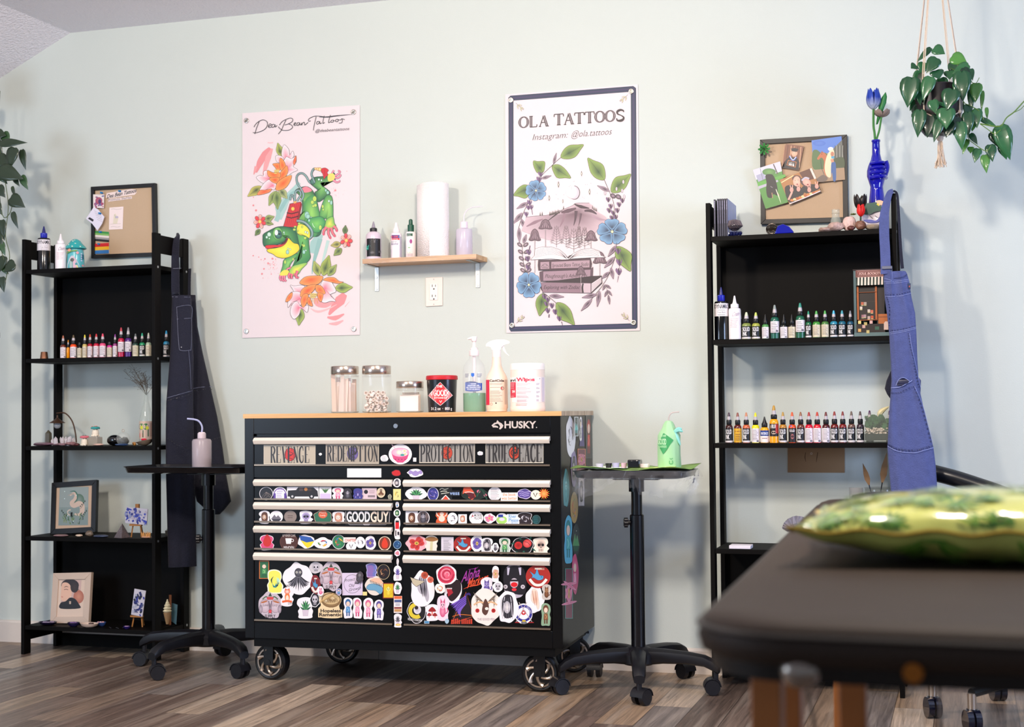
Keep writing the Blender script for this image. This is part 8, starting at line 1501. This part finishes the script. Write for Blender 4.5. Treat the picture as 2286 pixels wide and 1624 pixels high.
# ================================================================ overalls
def denim(c, key): return M(c, .85, noise=.22, nscale=45, bump=.35, bscale=240, sheen=.1, key=key)
def cloth(rows, Y, bulge, n=40, seed=1, fold=.004):
    """rows of (py, left px, right px): a hanging closed tube of cloth; returns mesh builder and a front-surface function"""
    R = []; info = []
    for i, (py, a, b, *e) in enumerate(rows):
        yy = e[0] if e else Y; A_ = atY(yy, a, py); B_ = atY(yy, b, py); cx, hw = (A_.x+B_.x)/2, (B_.x-A_.x)/2; z = (A_.z+B_.z)/2; bl = (e[1] if len(e) > 1 else bulge)
        info.append((z, cx, hw, yy, bl)); ring = []
        for j in range(n):
            t = 2*PI*j/n; c_, s_ = math.cos(t), math.sin(t); q = math.copysign(abs(c_)**.75, c_); f_ = fold*math.sin(q*7+seed)*math.sin(z*9+seed)+fold*.6*math.sin(q*15+z*14+seed*2)
            ring.append(Vector((cx+hw*q, yy+bl*math.copysign(abs(s_)**.8, s_)+f_*abs(s_), z)))
        R.append(ring)
    info.sort(); 
    def front(x, z):
        k = 0
        while k < len(info)-2 and info[k+1][0] < z: k += 1
        (z0,c0,h0,y0,b0),(z1,c1,h1,y1,b1) = info[k],info[k+1]; t = min(max((z-z0)/(z1-z0),0),1); cx,hw,yy,bl = c0+(c1-c0)*t,h0+(h1-h0)*t,y0+(y1-y0)*t,b0+(b1-b0)*t
        q = max(-.98, min(.98, (x-cx)/hw)); c_ = math.copysign(abs(q)**(1/.75), q); s_ = math.sqrt(max(0, 1-c_*c_)); f_ = fold*math.sin(q*7+seed)*math.sin(z*9+seed)+fold*.6*math.sin(q*15+z*14+seed*2)
        return yy-bl*s_**.8+f_*abs(s_)-.0004
    return MB().rings(R), front
def on_front(fn, Y):
    def f(x, y, h):
        p = atY(Y, x, y)
        for _ in range(3): q = fn(p.x, p.z); p = atY(q, x, y)
        return p+Vector((0, -h-.0012, 0))
    return f
def densify(rows, k=3):
    out = []
    for i in range(len(rows)-1):
        for j in range(k): out.append(tuple(a+(b-a)*j/k for a, b in zip(rows[i], rows[i+1])))
    return out+[rows[-1]]
def stitch(A, pts, c, w_=1.0, dash=True):
    P = cat(pts, False, 10)
    if not dash: A.line(P, w_, c, smooth=False); return
    for i in range(0, len(P)-1, 2): A.line([P[i], P[i+1]], w_, c, smooth=False)
# blue pair on the right unit, straps over the front post
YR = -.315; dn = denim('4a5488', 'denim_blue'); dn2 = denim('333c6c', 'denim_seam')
t = thing('overalls', 'faded blue denim overalls hanging from the right shelving unit', 'overalls', (1.54, YR, .5)); MOV = t
rows = [(607,1972,2022),(612,1972,2025),(630,1973,2030),(665,1975,2035),(700,1980,2043),(745,1985,2046),(800,1988,2048),(850,1990,2051),(880,1988,2055),(920,1985,2064),(960,1983,2074),(1000,1981,2084),(1040,1984,2089),(1100,1989,2093),(1180,1990,2096),(1240,1990,2096)]
mb, fr = cloth(densify(rows), YR, .020, seed=2, fold=.0035); mb.build('body', dn, t, ang=60)
def strap(P, w_, th, parent, mat, name='strap'):
    R = []
    for i, p in enumerate(P):
        d = (Vector(P[min(i+1, len(P)-1)])-Vector(P[max(i-1, 0)])).normalized(); n = d.cross(Vector((0, -1, 0))).normalized(); f_ = Vector((0, -1, 0)); p = Vector(p); ww = w_[i] if isinstance(w_, list) else w_
        R.append([p-n*ww, p-n*ww+f_*th, p+n*ww+f_*th, p+n*ww])
    MB().rings(R).build(name, mat, parent, bevel=.0008)
S = lambda x, y, Y=-.295: atY(Y, x, y)
pts = [(1994,427,-.285),(1986,432,-.283),(1979,455,-.29),(1974.5,480,-.297),(1974,520,-.30),(1976,560,-.305),(1977,590,-.318),(1977.5,612,-.332)]
s = mpp(-.3,1980,520); strap(cat([S(*p) for p in pts],False,4),[s*(5+min(i,14)*.42) for i in range(29)],.003,t,dn)
pts = [(1994,426.5,-.283),(2002,432,-.275),(2005,455,-.275),(2008,510,-.285),(2011,560,-.295),(2014.5,600,-.30)]
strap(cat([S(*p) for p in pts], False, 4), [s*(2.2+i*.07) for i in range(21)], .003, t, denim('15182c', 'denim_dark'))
MB().box(*[S(1970,600).x,S(1993,600).x],-.335,-.328,S(1970,604).z,S(1970,597).z).build('buckle',M('6a6e80',.35,.7),t,bevel=.001)
A = Art(on_front(fr, YR), base=3e-4, step=4e-5).org(1900, 400, 4.51); LT, DK = '8a94c8', '242c5c'
for p in ([(330,1035),(450,1030),(585,1010)],[(350,1050),(470,1045),(590,1025)],[(345,1185),(480,1180),(605,1150)],[(390,1545),(520,1525),(655,1490)],[(395,1560),(520,1540),(655,1505)],[(335,1000),(390,1015),(412,1015),(412,910)]): stitch(A,p,LT,3.5,False)
for p in ([(345,1165),(480,1160),(605,1130)],[(390,1530),(520,1510),(655,1475)],[(380,1480),(385,1300),(355,1180)]): stitch(A,p,DK,7)
A.line([(430,1000),(520,990),(565,960)],6,DK); A.org(1900,740,4.39)
for p in ([(560,20),(580,150),(610,280),(640,420),(670,560)],[(610,540),(680,700),(740,900),(790,1100)]): stitch(A,p,DK,9); stitch(A,[(x+14,y) for x,y in p],LT,3,False)
stitch(A,[(390,555),(480,545),(570,500),(600,480)],LT,6,False); stitch(A,[(385,605),(480,598),(605,540)],DK,9); stitch(A,[(440,530),(470,470),(520,455),(575,490)],LT,4,False); A.poly([(450,530),(475,478),(520,462),(568,492),(520,530)],'1c2040',True)
stitch(A,[(358,1125),(460,1175),(620,1190),(720,1165),(810,1140)],LT,5,False); stitch(A,[(358,1108),(460,1155),(620,1168),(720,1145),(805,1120)],DK,16); A.build('seams',t,label='dark and pale stitched seams and pockets')
A = Art(on_front(fr,YR),base=6e-4).org(1900,400,4.51); A.poly([(572,1052),(600,1050),(600,1108),(575,1110)],'1c1c3a'); A.rect(582,1062,598,1090,'c8583c'); A.build('cloth_tab',t)
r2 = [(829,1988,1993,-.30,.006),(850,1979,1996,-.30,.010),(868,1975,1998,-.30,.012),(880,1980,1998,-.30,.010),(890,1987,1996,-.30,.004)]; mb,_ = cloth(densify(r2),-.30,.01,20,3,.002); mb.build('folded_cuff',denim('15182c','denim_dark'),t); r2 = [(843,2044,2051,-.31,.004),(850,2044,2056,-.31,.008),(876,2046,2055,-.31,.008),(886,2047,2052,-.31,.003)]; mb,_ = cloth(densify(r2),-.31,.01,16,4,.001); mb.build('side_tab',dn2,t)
# dark pair on the left unit
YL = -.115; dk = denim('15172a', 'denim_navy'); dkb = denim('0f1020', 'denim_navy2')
t = thing('overalls', 'dark navy denim overalls hanging from the left shelving unit', 'overalls', (-1.25, YL, .35))
def cloth2(rows, xl, yr, bulge, n=36, seed=1, fold=.004):
    # rows (py, left px, right px, bulge factor): cloth hanging against the side of the unit, swinging out towards the wall
    R = []; info = []
    for py, a, b, f_ in rows:
        A_ = at(0,xl,a,py) if isinstance(xl,float) else atY(xl[0],a,py); B_ = atY(yr,b,py); z = (A_.z+B_.z)/2; C_ = (A_+B_)/2; U = (B_-A_)/2; U.z = 0; Nn = Vector((U.y,-U.x,0)).normalized(); info.append((z,C_,U,Nn,bulge*f_)); ring = []
        for j in range(n):
            t = 2*PI*j/n; c_, s_ = math.cos(t), math.sin(t); q = math.copysign(abs(c_)**.75, c_); e = fold*math.sin(q*7+seed)*math.sin(z*9+seed)
            p = C_+U*q+Nn*((bulge*f_*math.copysign(abs(s_)**.8, s_)+e*abs(s_))*(1 if s_ > 0 else .3)); ring.append(Vector((p.x, p.y, z)))
        R.append(ring)
    info.sort(key=lambda v: v[0])
    def front(x, z):
        k = 0
        while k < len(info)-2 and info[k+1][0] < z: k += 1
        i0, i1 = info[k], info[k+1]; t = min(max((z-i0[0])/(i1[0]-i0[0]), 0), 1); C_ = i0[1].lerp(i1[1], t); U = i0[2].lerp(i1[2], t); Nn = i0[3]; bl = i0[4]+(i1[4]-i0[4])*t; q = (x-C_.x)/U.x
        for _ in range(3):
            q = max(-.97, min(.97, q)); c_ = abs(q)**(1/.75); s_ = math.sqrt(max(0, 1-c_*c_)); h = bl*s_**.8+fold*math.sin(q*7+seed)*math.sin(z*9+seed)*s_; q = (x-Nn.x*h-C_.x)/U.x
        q = max(-.97, min(.97, q)); return C_.y+U.y*q+Nn.y*h-.0004
    return MB().rings(R), front
rows = [(660,384,425,.5),(668,384,427,.7),(700,383,428,.8),(760,381,430,.9),(800,379,432,.95),(850,375,431,1),(900,371,431,1),(960,370,432,1),(1040,370,434,1),(1120,372,436,1),(1200,374,438,.9),(1266,376,439,.8)]
mb,frL = cloth2(densify(rows),-1.292,-.125,.016,seed=5,fold=.003); mb.build('front_leg',dk,t,ang=60)
rows = [(659,402,436.5,.4),(690,404,438.5,.6),(730,410,441,.7),(790,415,453,.9),(860,418,469,1),(930,418,485,1),(1000,420,497,1),(1060,424,505,1),(1120,440,516,1),(1140,462,500,.7),(1149,476,490,.4)]
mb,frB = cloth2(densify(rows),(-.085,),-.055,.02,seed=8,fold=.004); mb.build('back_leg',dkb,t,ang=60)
s = mpp(-.08,400,600); P = [at(0,-1.310,397,529),at(0,-1.294,395,531),at(0,-1.29,392,560),at(0,-1.289,392,600),at(0,-1.287,392,640),at(0,-1.285,393,664)]; P[0].z = 1.684; P[1].z = 1.683
strap(cat(P, False, 4), [s*(7+min(i, 12)*.25) for i in range(21)], .003, t, dk)
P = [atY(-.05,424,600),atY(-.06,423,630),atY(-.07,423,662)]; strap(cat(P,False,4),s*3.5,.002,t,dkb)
m = MB()
for (x, y) in ((395, 608), (394, 639)):
    p = at(0, -1.284, x, y); R = []
    for k in range(17): a = 2*PI*k/16; R.append([Vector((p.x+(.0035+.0012*math.cos(b))*math.cos(a), p.y-.0012*math.sin(b), p.z+(.0035+.0012*math.cos(b))*math.sin(a))) for b in (0, 1.57, 3.14, 4.7)])
    m.rings(R, False, False)
m.build('rivets',M('9a9a9c',.3,1),t); p = at(0,-1.281,393,655); MB().box(p.x-.014,p.x+.014,p.y-.004,p.y,p.z-.004,p.z+.004).build('buckle',M('2a2a34',.4,.6),t)
A = Art(on_front(frL, YL), base=3e-4, step=4e-5).org(340, 520, 3.005); LB = '6a6f88'
for p in ([(165,498),(170,600),(180,760),(195,790),(250,788),(262,770),(265,600),(262,492),(165,498)],[(165,580),(262,572)],[(135,430),(255,432)],[(245,790),(255,900),(262,1050)],[(95,1110),(180,1085),(270,1060)],[(140,240),(195,238)]): stitch(A,p,LB,2.2,False)
for p in ([(95,1130),(180,1105),(270,1080)],[(105,1380),(180,1430),(270,1450)]): stitch(A,p,'0a0b1a',5)
A.ell(197,768,4,4,'8a8a90'); A.build('seams',t,label='pale stitched seams and bib pocket'); A = Art(on_front(frB,-.08),base=3e-4).org(340,520,3.005); stitch(A,[(275,1045),(340,1035),(405,1032)],LB,2.2,False); stitch(A,[(275,1062),(340,1052),(405,1052)],'0a0b1a',4); stitch(A,[(290,1400),(380,1395),(460,1370)],'0a0b1a',5); A.build('seams',t)
# ================================================================ plants
def leaf_mesh(m, B, T, wd, nrm, fold=.25, droop=.15, mi=0):
    B,T = Vector(B),Vector(T); d = T-B; L = d.length; d.normalize(); n = Vector(nrm)-d*Vector(nrm).dot(d); n.normalize(); u = d.cross(n); prof = ((-.10,.0),(-.12,.45),(-.02,.85),(.14,1.0),(.34,.96),(.54,.74),(.74,.42),(.9,.16),(1,0)); V = []; k = len(prof)
    for i, (q, w_) in enumerate(prof):
        bend = n*(-L*droop*q*q); qq = q if i > 1 else (.0 if i == 0 else q)
        for sgn in (-1, -.5, 0, .5, 1):
            x = sgn*w_*wd/2; back = q+(0 if sgn == 0 else 0)
            if i <= 1 and sgn == 0: q_ = .02+.02*i
            else: q_ = q
            V.append(B+d*(q_*L)+u*x+n*(fold*abs(x)*.6-fold*abs(x)*abs(x)/(wd/2+1e-6)*.3)+bend)
    F = [(i*5+j, i*5+j+1, (i+1)*5+j+1, (i+1)*5+j) for i in range(k-1) for j in range(4)]; m.add(V, F, mi)
def leaf_mat(c, key, rough=.22): return M(c, rough, noise=.35, nscale=18, coat=.35, key=key)
LM = [leaf_mat('1e4a2c', 'leafa'), leaf_mat('2c5f38', 'leafb'), leaf_mat('4a8038', 'leafc'), leaf_mat('12301e', 'leafd')]
YPl = -.42
t = thing('hanging_plant', 'heart leaved trailing plant in a dark pot hung in a white macrame holder', 'plant', (1.673, YPl, 1.76))
pc = atY(YPl, 2093, 235); s = mpp(YPl, 2093, 235); pr = 52*s
MB().lathe((pc.x,YPl,pc.z),[(.02,-pr*1.35),(pr*.55,-pr*1.28),(pr*.9,-pr*.85),(pr*1.02,-pr*.2),(pr*1.03,pr*.75),(pr*.98,pr*.8),(pr*.95,pr*.6),(.01,pr*.55)],32).build('pot',M('1a1416',.35),t)
crd = M('d8c4b0', .9, bump=.4, bscale=300); hook = Vector((atY(YPl, 2091, 100).x, YPl, 2.6)); mc = MB()
for k in range(4):
    a = PI/4+k*PI/2+.25; rim = Vector((pc.x+pr*1.06*math.cos(a), YPl+pr*1.06*math.sin(a), pc.z+pr*.3))
    for e in (-1,1): q = Vector((-math.sin(a),math.cos(a),0))*e*.003; mc.tube([hook-Vector((0,0,.02))+q*.3,rim+Vector((0,0,pr*.9))+q,rim+q],.0018,6)
    k1 = rim-Vector((0, 0, pr*.75)); mc.tube([rim, k1], .0022, 6); mc.ball(k1, .006, n=8, k=6)
    for da in (-PI/4,PI/4): a2 = a+da; mc.tube(cat([k1,Vector((pc.x+pr*.85*math.cos(a2),YPl+pr*.85*math.sin(a2),pc.z-pr*.95)),Vector((pc.x,YPl,pc.z-pr*1.42))]),.0018,6)
tb = Vector((pc.x+.006, YPl, pc.z-pr*1.42)); mc.ball(tb, .011, .011, .013, 10, 7)
for k in range(34): r = random.Random(k); mc.tube(cat([tb,tb+Vector((r.uniform(-.008,.008),r.uniform(-.008,.008),-.03)),tb+Vector((r.uniform(-.02,.02),r.uniform(-.016,.016),-.088+r.uniform(-.01,.006)))]),.0014,4)
mc.build('macrame_holder',crd,t); MB().cyl(hook,hook-Vector((0,0,.03)),.004,n=8).build('ceiling_hook',M('b8b0a8',.3,.8),t)
Zs = 3.6902
def Lf(m,bx_,by_,tx,ty,w_,dy=0,mi=0,fold=.25,tw=0):
    B = atY(YPl+dy,bx_/Zs+1960,by_/Zs); T = atY(YPl+dy-.01,tx/Zs+1960,ty/Zs); leaf_mesh(m,B,T,w_/Zs*s,(tw,-1,.25),fold,.12,mi)
fol = MB()
for a in ((275,660,240,880,172,-.10,0),(428,650,368,822,112,-.11,1),(478,490,396,600,118,-.08,0),(468,400,552,440,100,-.06,1),(425,405,320,505,56,-.03,0),(620,470,738,520,118,-.05,2),(735,540,610,600,90,-.06,1),(690,610,700,830,150,-.09,0),(610,750,565,905,150,-.11,0),(450,835,478,935,92,-.10,1),(345,925,325,1128,118,-.09,0),
          (425,960,405,1130,150,-.07,3),(560,905,562,1060,150,-.11,1),(508,1000,458,1168,88,-.11,0),(600,1010,560,1130,110,-.09,3),(675,1025,692,1232,112,-.08,1),(740,940,745,1112,104,-.05,0),(815,910,815,1052,90,-.03,1),(810,700,800,842,104,-.02,2),(770,575,780,662,44,0,1),(862,765,852,920,36,.02,2),(895,895,900,982,32,.02,2),(765,755,772,925,60,0,1),
          (1010,1060,1092,1312,150,0,1),(960,1095,990,1210,110,.02,3),(925,1205,945,1330,92,0,0),(880,1290,896,1424,76,0,2),(822,1235,795,1338,78,0,1),(765,1215,762,1262,56,.01,2),(860,985,985,1042,50,0,1),(765,1110,822,1188,56,-.01,0),(1025,1200,1060,1312,90,.03,1),(310,540,272,560,80,-.02,0),(500,720,470,840,110,-.06,3),(790,1010,775,1080,60,-.01,2),(735,1160,695,1270,50,.0,2)): Lf(fol,*a)
rr = random.Random(77)
for k in range(46):
    x,y = rr.uniform(300,740),rr.uniform(520,1000); Lf(fol,x,y,x+rr.uniform(-50,50),y+rr.uniform(60,130),rr.uniform(70,120),rr.uniform(-.08,.03),rr.choice([0,3,3,1]),.25,rr.uniform(-.5,.5))
o = fol.build('foliage', LM, t, ang=60); so = o.modifiers.new('s', 'SOLIDIFY'); so.thickness = .0006
vm = MB()
for P,r in (([(620,620),(700,830),(760,870),(840,920),(870,985)],.0015),([(700,830),(740,1000),(740,1130),(800,1190),(890,1245),(930,1200)],.0014),([(600,560),(740,650),(800,690),(835,640)],.0012),([(840,1020),(910,1070),(960,1105),(1010,1070)],.0014),([(845,1020),(1000,1042),(1060,970),(1125,920),(1203,835),(1330,700)],.0022),([(1125,925),(1175,900),(1203,870)],.0012),([(330,820),(350,890),(372,920)],.0016)): vm.tube(cat([atY(YPl-.03,x/Zs+1960,y/Zs) for x,y in P]),r,6)
vm.build('vines', M('5a7a34', .5), t)
# trailing plant at the left edge
YQ = -.30; t = thing('trailing_plant','dark speckled trailing vine hanging down at the left edge','plant',(atY(YQ,8,600).x,YQ,1.3)); K2 = 3.248; s = mpp(YQ,20,500); fol = MB(); sp = leaf_mat('2a3a28','leafs',.35); sp2 = leaf_mat('3a5a38','leafs2',.3)
def L2(m,bx_,by_,tx,ty,w_,dy=0,mi=0,tw=0): leaf_mesh(m,atY(YQ+dy,bx_/K2,280+by_/K2),atY(YQ+dy-.008,tx/K2,280+ty/K2),w_/K2*s,(tw,-1,.2),.25,.15,mi)
for a in ((-20,60,36,70,80),(20,130,180,115,66,-.02),(100,175,60,310,110,-.02),(160,190,175,320,60),(10,330,155,380,130,-.03),(-40,300,40,420,110,0,1),(160,375,195,465,62,0,1),(105,380,135,440,44),(85,530,172,590,105,-.02),(95,640,122,748,48),(90,450,105,520,30),(15,700,20,835,70),(10,855,30,945,56,0,1),(100,1005,20,1060,95,-.01),(30,960,-10,1060,80),(15,1110,20,1210,66),(-30,560,10,650,70),(-10,1500,-4,1540,20),(-60,100,10,230,120),(-60,420,-10,560,100),(-70,900,-10,1010,100),(-60,1150,-20,1280,90),(-90,640,-30,780,100),(-10,240,70,300,110,-.01),(30,60,60,150,80,.01,1),(-10,450,30,520,80),(-20,790,12,900,80),(20,1010,40,1080,60,.01,1),(-50,1320,-15,1420,80)): L2(fol,*a)
for k in range(16): x,y = rr.uniform(-330,-80),rr.uniform(-250,1100); L2(fol,x,y,x+rr.uniform(-40,40),y+rr.uniform(90,130),rr.uniform(70,110),rr.uniform(-.03,.08),rr.choice([0,1]))
o = fol.build('foliage', [sp, sp2], t, ang=60); so = o.modifiers.new('s', 'SOLIDIFY'); so.thickness = .0006; vm = MB()
for P in ([(0,-250),(-10,100),(40,420),(60,600),(40,800),(70,950),(40,1130)],[(-60,-250),(0,580),(70,640),(100,480),(85,450)],[(-150,-250),(-120,300),(-60,700),(-20,1000),(-30,1450)],[(20,800),(10,900),(40,1010),(60,1080)],[(-250,-250),(-260,400),(-200,900)]): vm.tube(cat([atY(YQ,x/K2,280+y/K2) for x,y in P]),.0016,6)
vm.build('vines',M('4a5a30',.5),t); q = atY(YQ,-95,280-60); MB().lathe((q.x,YQ,q.z-.02),[(.055,0),(.075,.02),(.08,.12),(.074,.12),(.05,.03)],24).build('pot',M('e0dcd4',.4),t)
for k in (-1,1): MB().tube([Vector((q.x+k*.078,YQ,q.z+.1)),Vector((q.x,YQ,min(2.6,CZ-(CX-q.x)*SL)))],.0015,6).build('cord',crd,t)
# ================================================================ massage table
TZ0,TX,TY0,TY1,TW,TA = .7555,1.470,-3.80,-1.78,.70,.030
vin = M('2e221a',.62,noise=.1,nscale=5,sheen=0,spec=.3,key='vinyl',bump=.05,bscale=200); t = thing('massage_table','dark vinyl massage table with wooden legs in the foreground','massage table',(TX+TW/2,(TY0+TY1)/2,0)); MT = t
def tp_(u, v, z): y = TY0+(TY1-TY0)*v; return Vector((TX-TA*(y-TY0)*1.0+TW*u, y, z))
def slab(z_prof, ins, r=.10, n=8):
    R = []
    for z, e in z_prof:
        ring = []; L = TY1-TY0
        for (cx,cy,s0) in ((TW-r,L-r,0),(r,L-r,1),(r,r,2),(TW-r,r,3)):
            for j in range(n+1): a = PI/2*(s0+j/n); x = cx+(r-e)*math.cos(a); y = cy+(r-e)*math.sin(a); ring.append(Vector((TX-TA*y+x, TY0+y, z)))
        R.append(ring)
    return MB().rings(R)
slab([(TZ0-.045,.006),(TZ0-.042,0),(TZ0-.028,-.004),(TZ0-.014,0),(TZ0-.007,.006),(TZ0-.002,.02),(TZ0,.05)],0).build('cushion',vin,t,ang=60)
slab([(TZ0-.0185,-.0045),(TZ0-.016,-.006),(TZ0-.0135,-.0035)],0).build('piping',M('1c1614',.5),t)
slab([(TZ0-.064,.03),(TZ0-.062,.012),(TZ0-.045,.008)],0).build('frame',M('0a0808',.5),t)
wd = M('a8652e', .45, noise=.15, nscale=12)
for v, lean in ((.075, .0), (.20, .02), (.80, -.02), (.93, 0)):
    for u in (.09, .91):
        p = tp_(u,v,0); m = MB(); m.box(p.x-.016,p.x+.016,p.y-.022,p.y+.022,0,TZ0-.062); m.build('leg',wd,t,bevel=.002)
p = tp_(.2,.17,0); MB().box(p.x-.012,p.x+.02,p.y-.012,p.y+.012,0,TZ0-.062).build('leg',wd,t,bevel=.002)
m = MB()
for v0, v1 in ((.075, .20), (.80, .93)):
    for u in (.09,.91): a,b_ = tp_(u,v0,.30),tp_(u,v1,.30); m.tube([a,b_],.010,6)
    a,b_ = tp_(.09,v0,.22),tp_(.91,v0,.22); m.tube([a,b_],.013,6)
m.build('brace',wd,t); m = MB(); a = tp_(.13,.12,TZ0-.075); m.tube([a,tp_(.2,.3,.2)],.0022,5); m.tube([tp_(.35,.3,TZ0-.062),tp_(.36,.3,.02)],.0022,5); m.build('cable',M('8a7a6a',.5),t)
p = atY(TY0+.012,1788,1500); MB().ball(p,.021,.016,.017,16,10).cyl(p,p+Vector((0,.02,.0)),.012,n=12).build('knob',M('9a8f84',.25,.8),t)
p = atY(TY0-.001,2038,1472); p.z = TZ0-.045; MB().cyl(p+Vector((0,.012,0)),p+Vector((0,-.004,0)),.0095,n=20).build('rivet',M('9a5a18',.4,.6),t)
hp = tp_(.12, 1.0, TZ0-.05); m = MB(); R = []
for z,e in ((-.055,.01),(-.05,0),(-.02,-.003),(-.004,.004),(0,.02)): R.append([Vector((hp.x+.125+(.155-e)*math.cos(a),TY1+.17+(.15-e)*math.sin(a),TZ0+z-.002)) for a in [2*PI*j/36 for j in range(36)]])
m.rings(R); m.build('face_cradle',M('17181a',.5),t); m = MB(); m.tube([Vector((hp.x+.1,TY1-.02,TZ0-.05)),Vector((hp.x+.1,TY1+.1,TZ0-.02))],.008,8); m.build('cradle_bracket',M('2a2a2a',.4,.5),t)
# pillow
PC = Vector((1.812,-3.14,TZ0+.047)); PWX,PWY,PT = .30,.185,.049; pil = thing('pillow','green leaf printed pillow in a shiny wrap lying on the massage table','pillow',(PC.x,PC.y,TZ0)); m = MB(); n = 44; V = []
def pil_pt(u, v, sg):
    e = max(0, (1-abs(u)**2.6))**.62*max(0, (1-abs(v)**2.2))**.5; cx = u*PWX*(1-.07*(1-v*v)*abs(u)**3); cy = v*PWY*(1-.10*(1-u*u)*abs(v)**3); pk = .003*math.sin(u*21+v*3)*(abs(v)**4)+.003*math.sin(v*17)*(abs(u)**6)
    z = sg*PT*e+pk; z = max(z, -.0465) if sg < 0 else z; return PC+Vector((cx, cy, z))
for sg in (1, -1): m.add([pil_pt(2*i/n-1, 2*j/n-1, sg) for i in range(n+1) for j in range(n+1)], [(i*(n+1)+j, i*(n+1)+j+1, (i+1)*(n+1)+j+1, (i+1)*(n+1)+j) for i in range(n) for j in range(n)])
m.build('cushion',M('c6ca68',.3,coat=.9,bump=.35,bscale=14,noise=.12,nscale=10,key='pillow_skin'),pil,ang=80); per = [(2*i/n-1,-1) for i in range(n+1)]+[(1,2*i/n-1) for i in range(1,n+1)]+[(1-2*i/n,1) for i in range(1,n+1)]+[(-1,1-2*i/n) for i in range(1,n+1)]
A = Art(lambda x,y,h: pil_pt(max(-.995,min(.995,x)),max(-.995,min(.995,y)),SG)+Vector((0,0,SG*(h+.0006))),base=1e-4,step=8e-6); rr = random.Random(12)
for SG in (1, -1):
    for k in range(115):
        x,y,a,q = rr.uniform(-1,1),-1+2*rr.random()**1.7,rr.uniform(0,2*PI),rr.uniform(.4,.8)
        if SG < 0 and (abs(x) > .6 or y > -.45): continue
        for j in range(rr.choice([5, 6, 7])):
            b_ = a+(j-3)*.42; L_ = q*(.20-.02*abs(j-3)); ex_,ey_ = math.cos(b_)*L_,math.sin(b_)*L_*1.5; A.line([(x,y),(x+ex_*.35,y+ey_*.4),(x+ex_*.7,y+ey_*.75),(x+ex_,y+ey_*.9)],[.006,.026*q,.034*q,.002],['5c8a2a','3c7020','7ea43e','4a7c24','96b250'][(k+j//3) % 5],k=5)
A.build('leaf_print', pil, print_mat(.3, .9, 'pillow_print'))
MB().tube([pil_pt(u,v,1) for u,v in per],.0028,6).build('piping',M('a88a2c',.3,coat=.6),pil)
# ================================================================ salon chair behind the table
t = thing('salon_chair','black wheeled chair behind the massage table, curved tubular arm showing','chair',(1.93,-.47,0)); bk = M('101318',.3,coat=.2,key='chair_black'); ca_ = Vector((1.93,-.47,0))
P = [atY(-.20,2062,1050),atY(-.20,2092,1058),atY(-.21,2130,1068),atY(-.22,2180,1084),atY(-.24,2240,1105),atY(-.26,2300,1132),atY(-.28,2360,1167)]
MB().tube(cat(P),.028,14).build('arm',bk,t); MB().tube(cat([P[0]+Vector((0,0,.002)),P[0]+Vector((0,.0,-.06)),P[0]+Vector((.02,-.02,-.16)),ca_+Vector((-.13,.05,.50))]),.019,12).build('arm_support',bk,t)
MB().lathe(ca_,[(.19,.46),(.21,.47),(.215,.50),(.20,.53),(.1,.54)],32).build('seat',M('15161a',.45),t); MB().cyl(ca_+Vector((0,0,.10)),ca_+Vector((0,0,.46)),.025,n=20).build('column',M('b0b0b4',.15,1),t)
for (ex_,ey_) in ((1.738,-.72),(1.622,-.55),(2.17,-.66),(2.2,-.32),(1.82,-.22)):
    e = Vector((ex_,ey_,0)); d = e-ca_; leg = MB().tube([ca_+Vector((0,0,.13)),ca_+d*.5+Vector((0,0,.125)),e+Vector((0,0,.112))],[.022,.018,.014],10).build('leg',bk,t); c = MB(); c.cyl(e+Vector((0,0,.062)),e+Vector((0,0,.112)),.013,n=14,mi=1)
    x = Vector((1, .35, 0)).normalized()
    for sg in (-1, 1): u = e+x*(sg*.012)+Vector((0, -.008, .0325)); c.cyl(u-x*.009, u+x*.009, .0325, n=28, mi=0)
    c.cyl(e+Vector((0,0,.05)),e+Vector((0,0,.066)),.016,n=14,mi=0); c.build('caster',[M('0c0e1e',.15,coat=.8),chrome],leg)
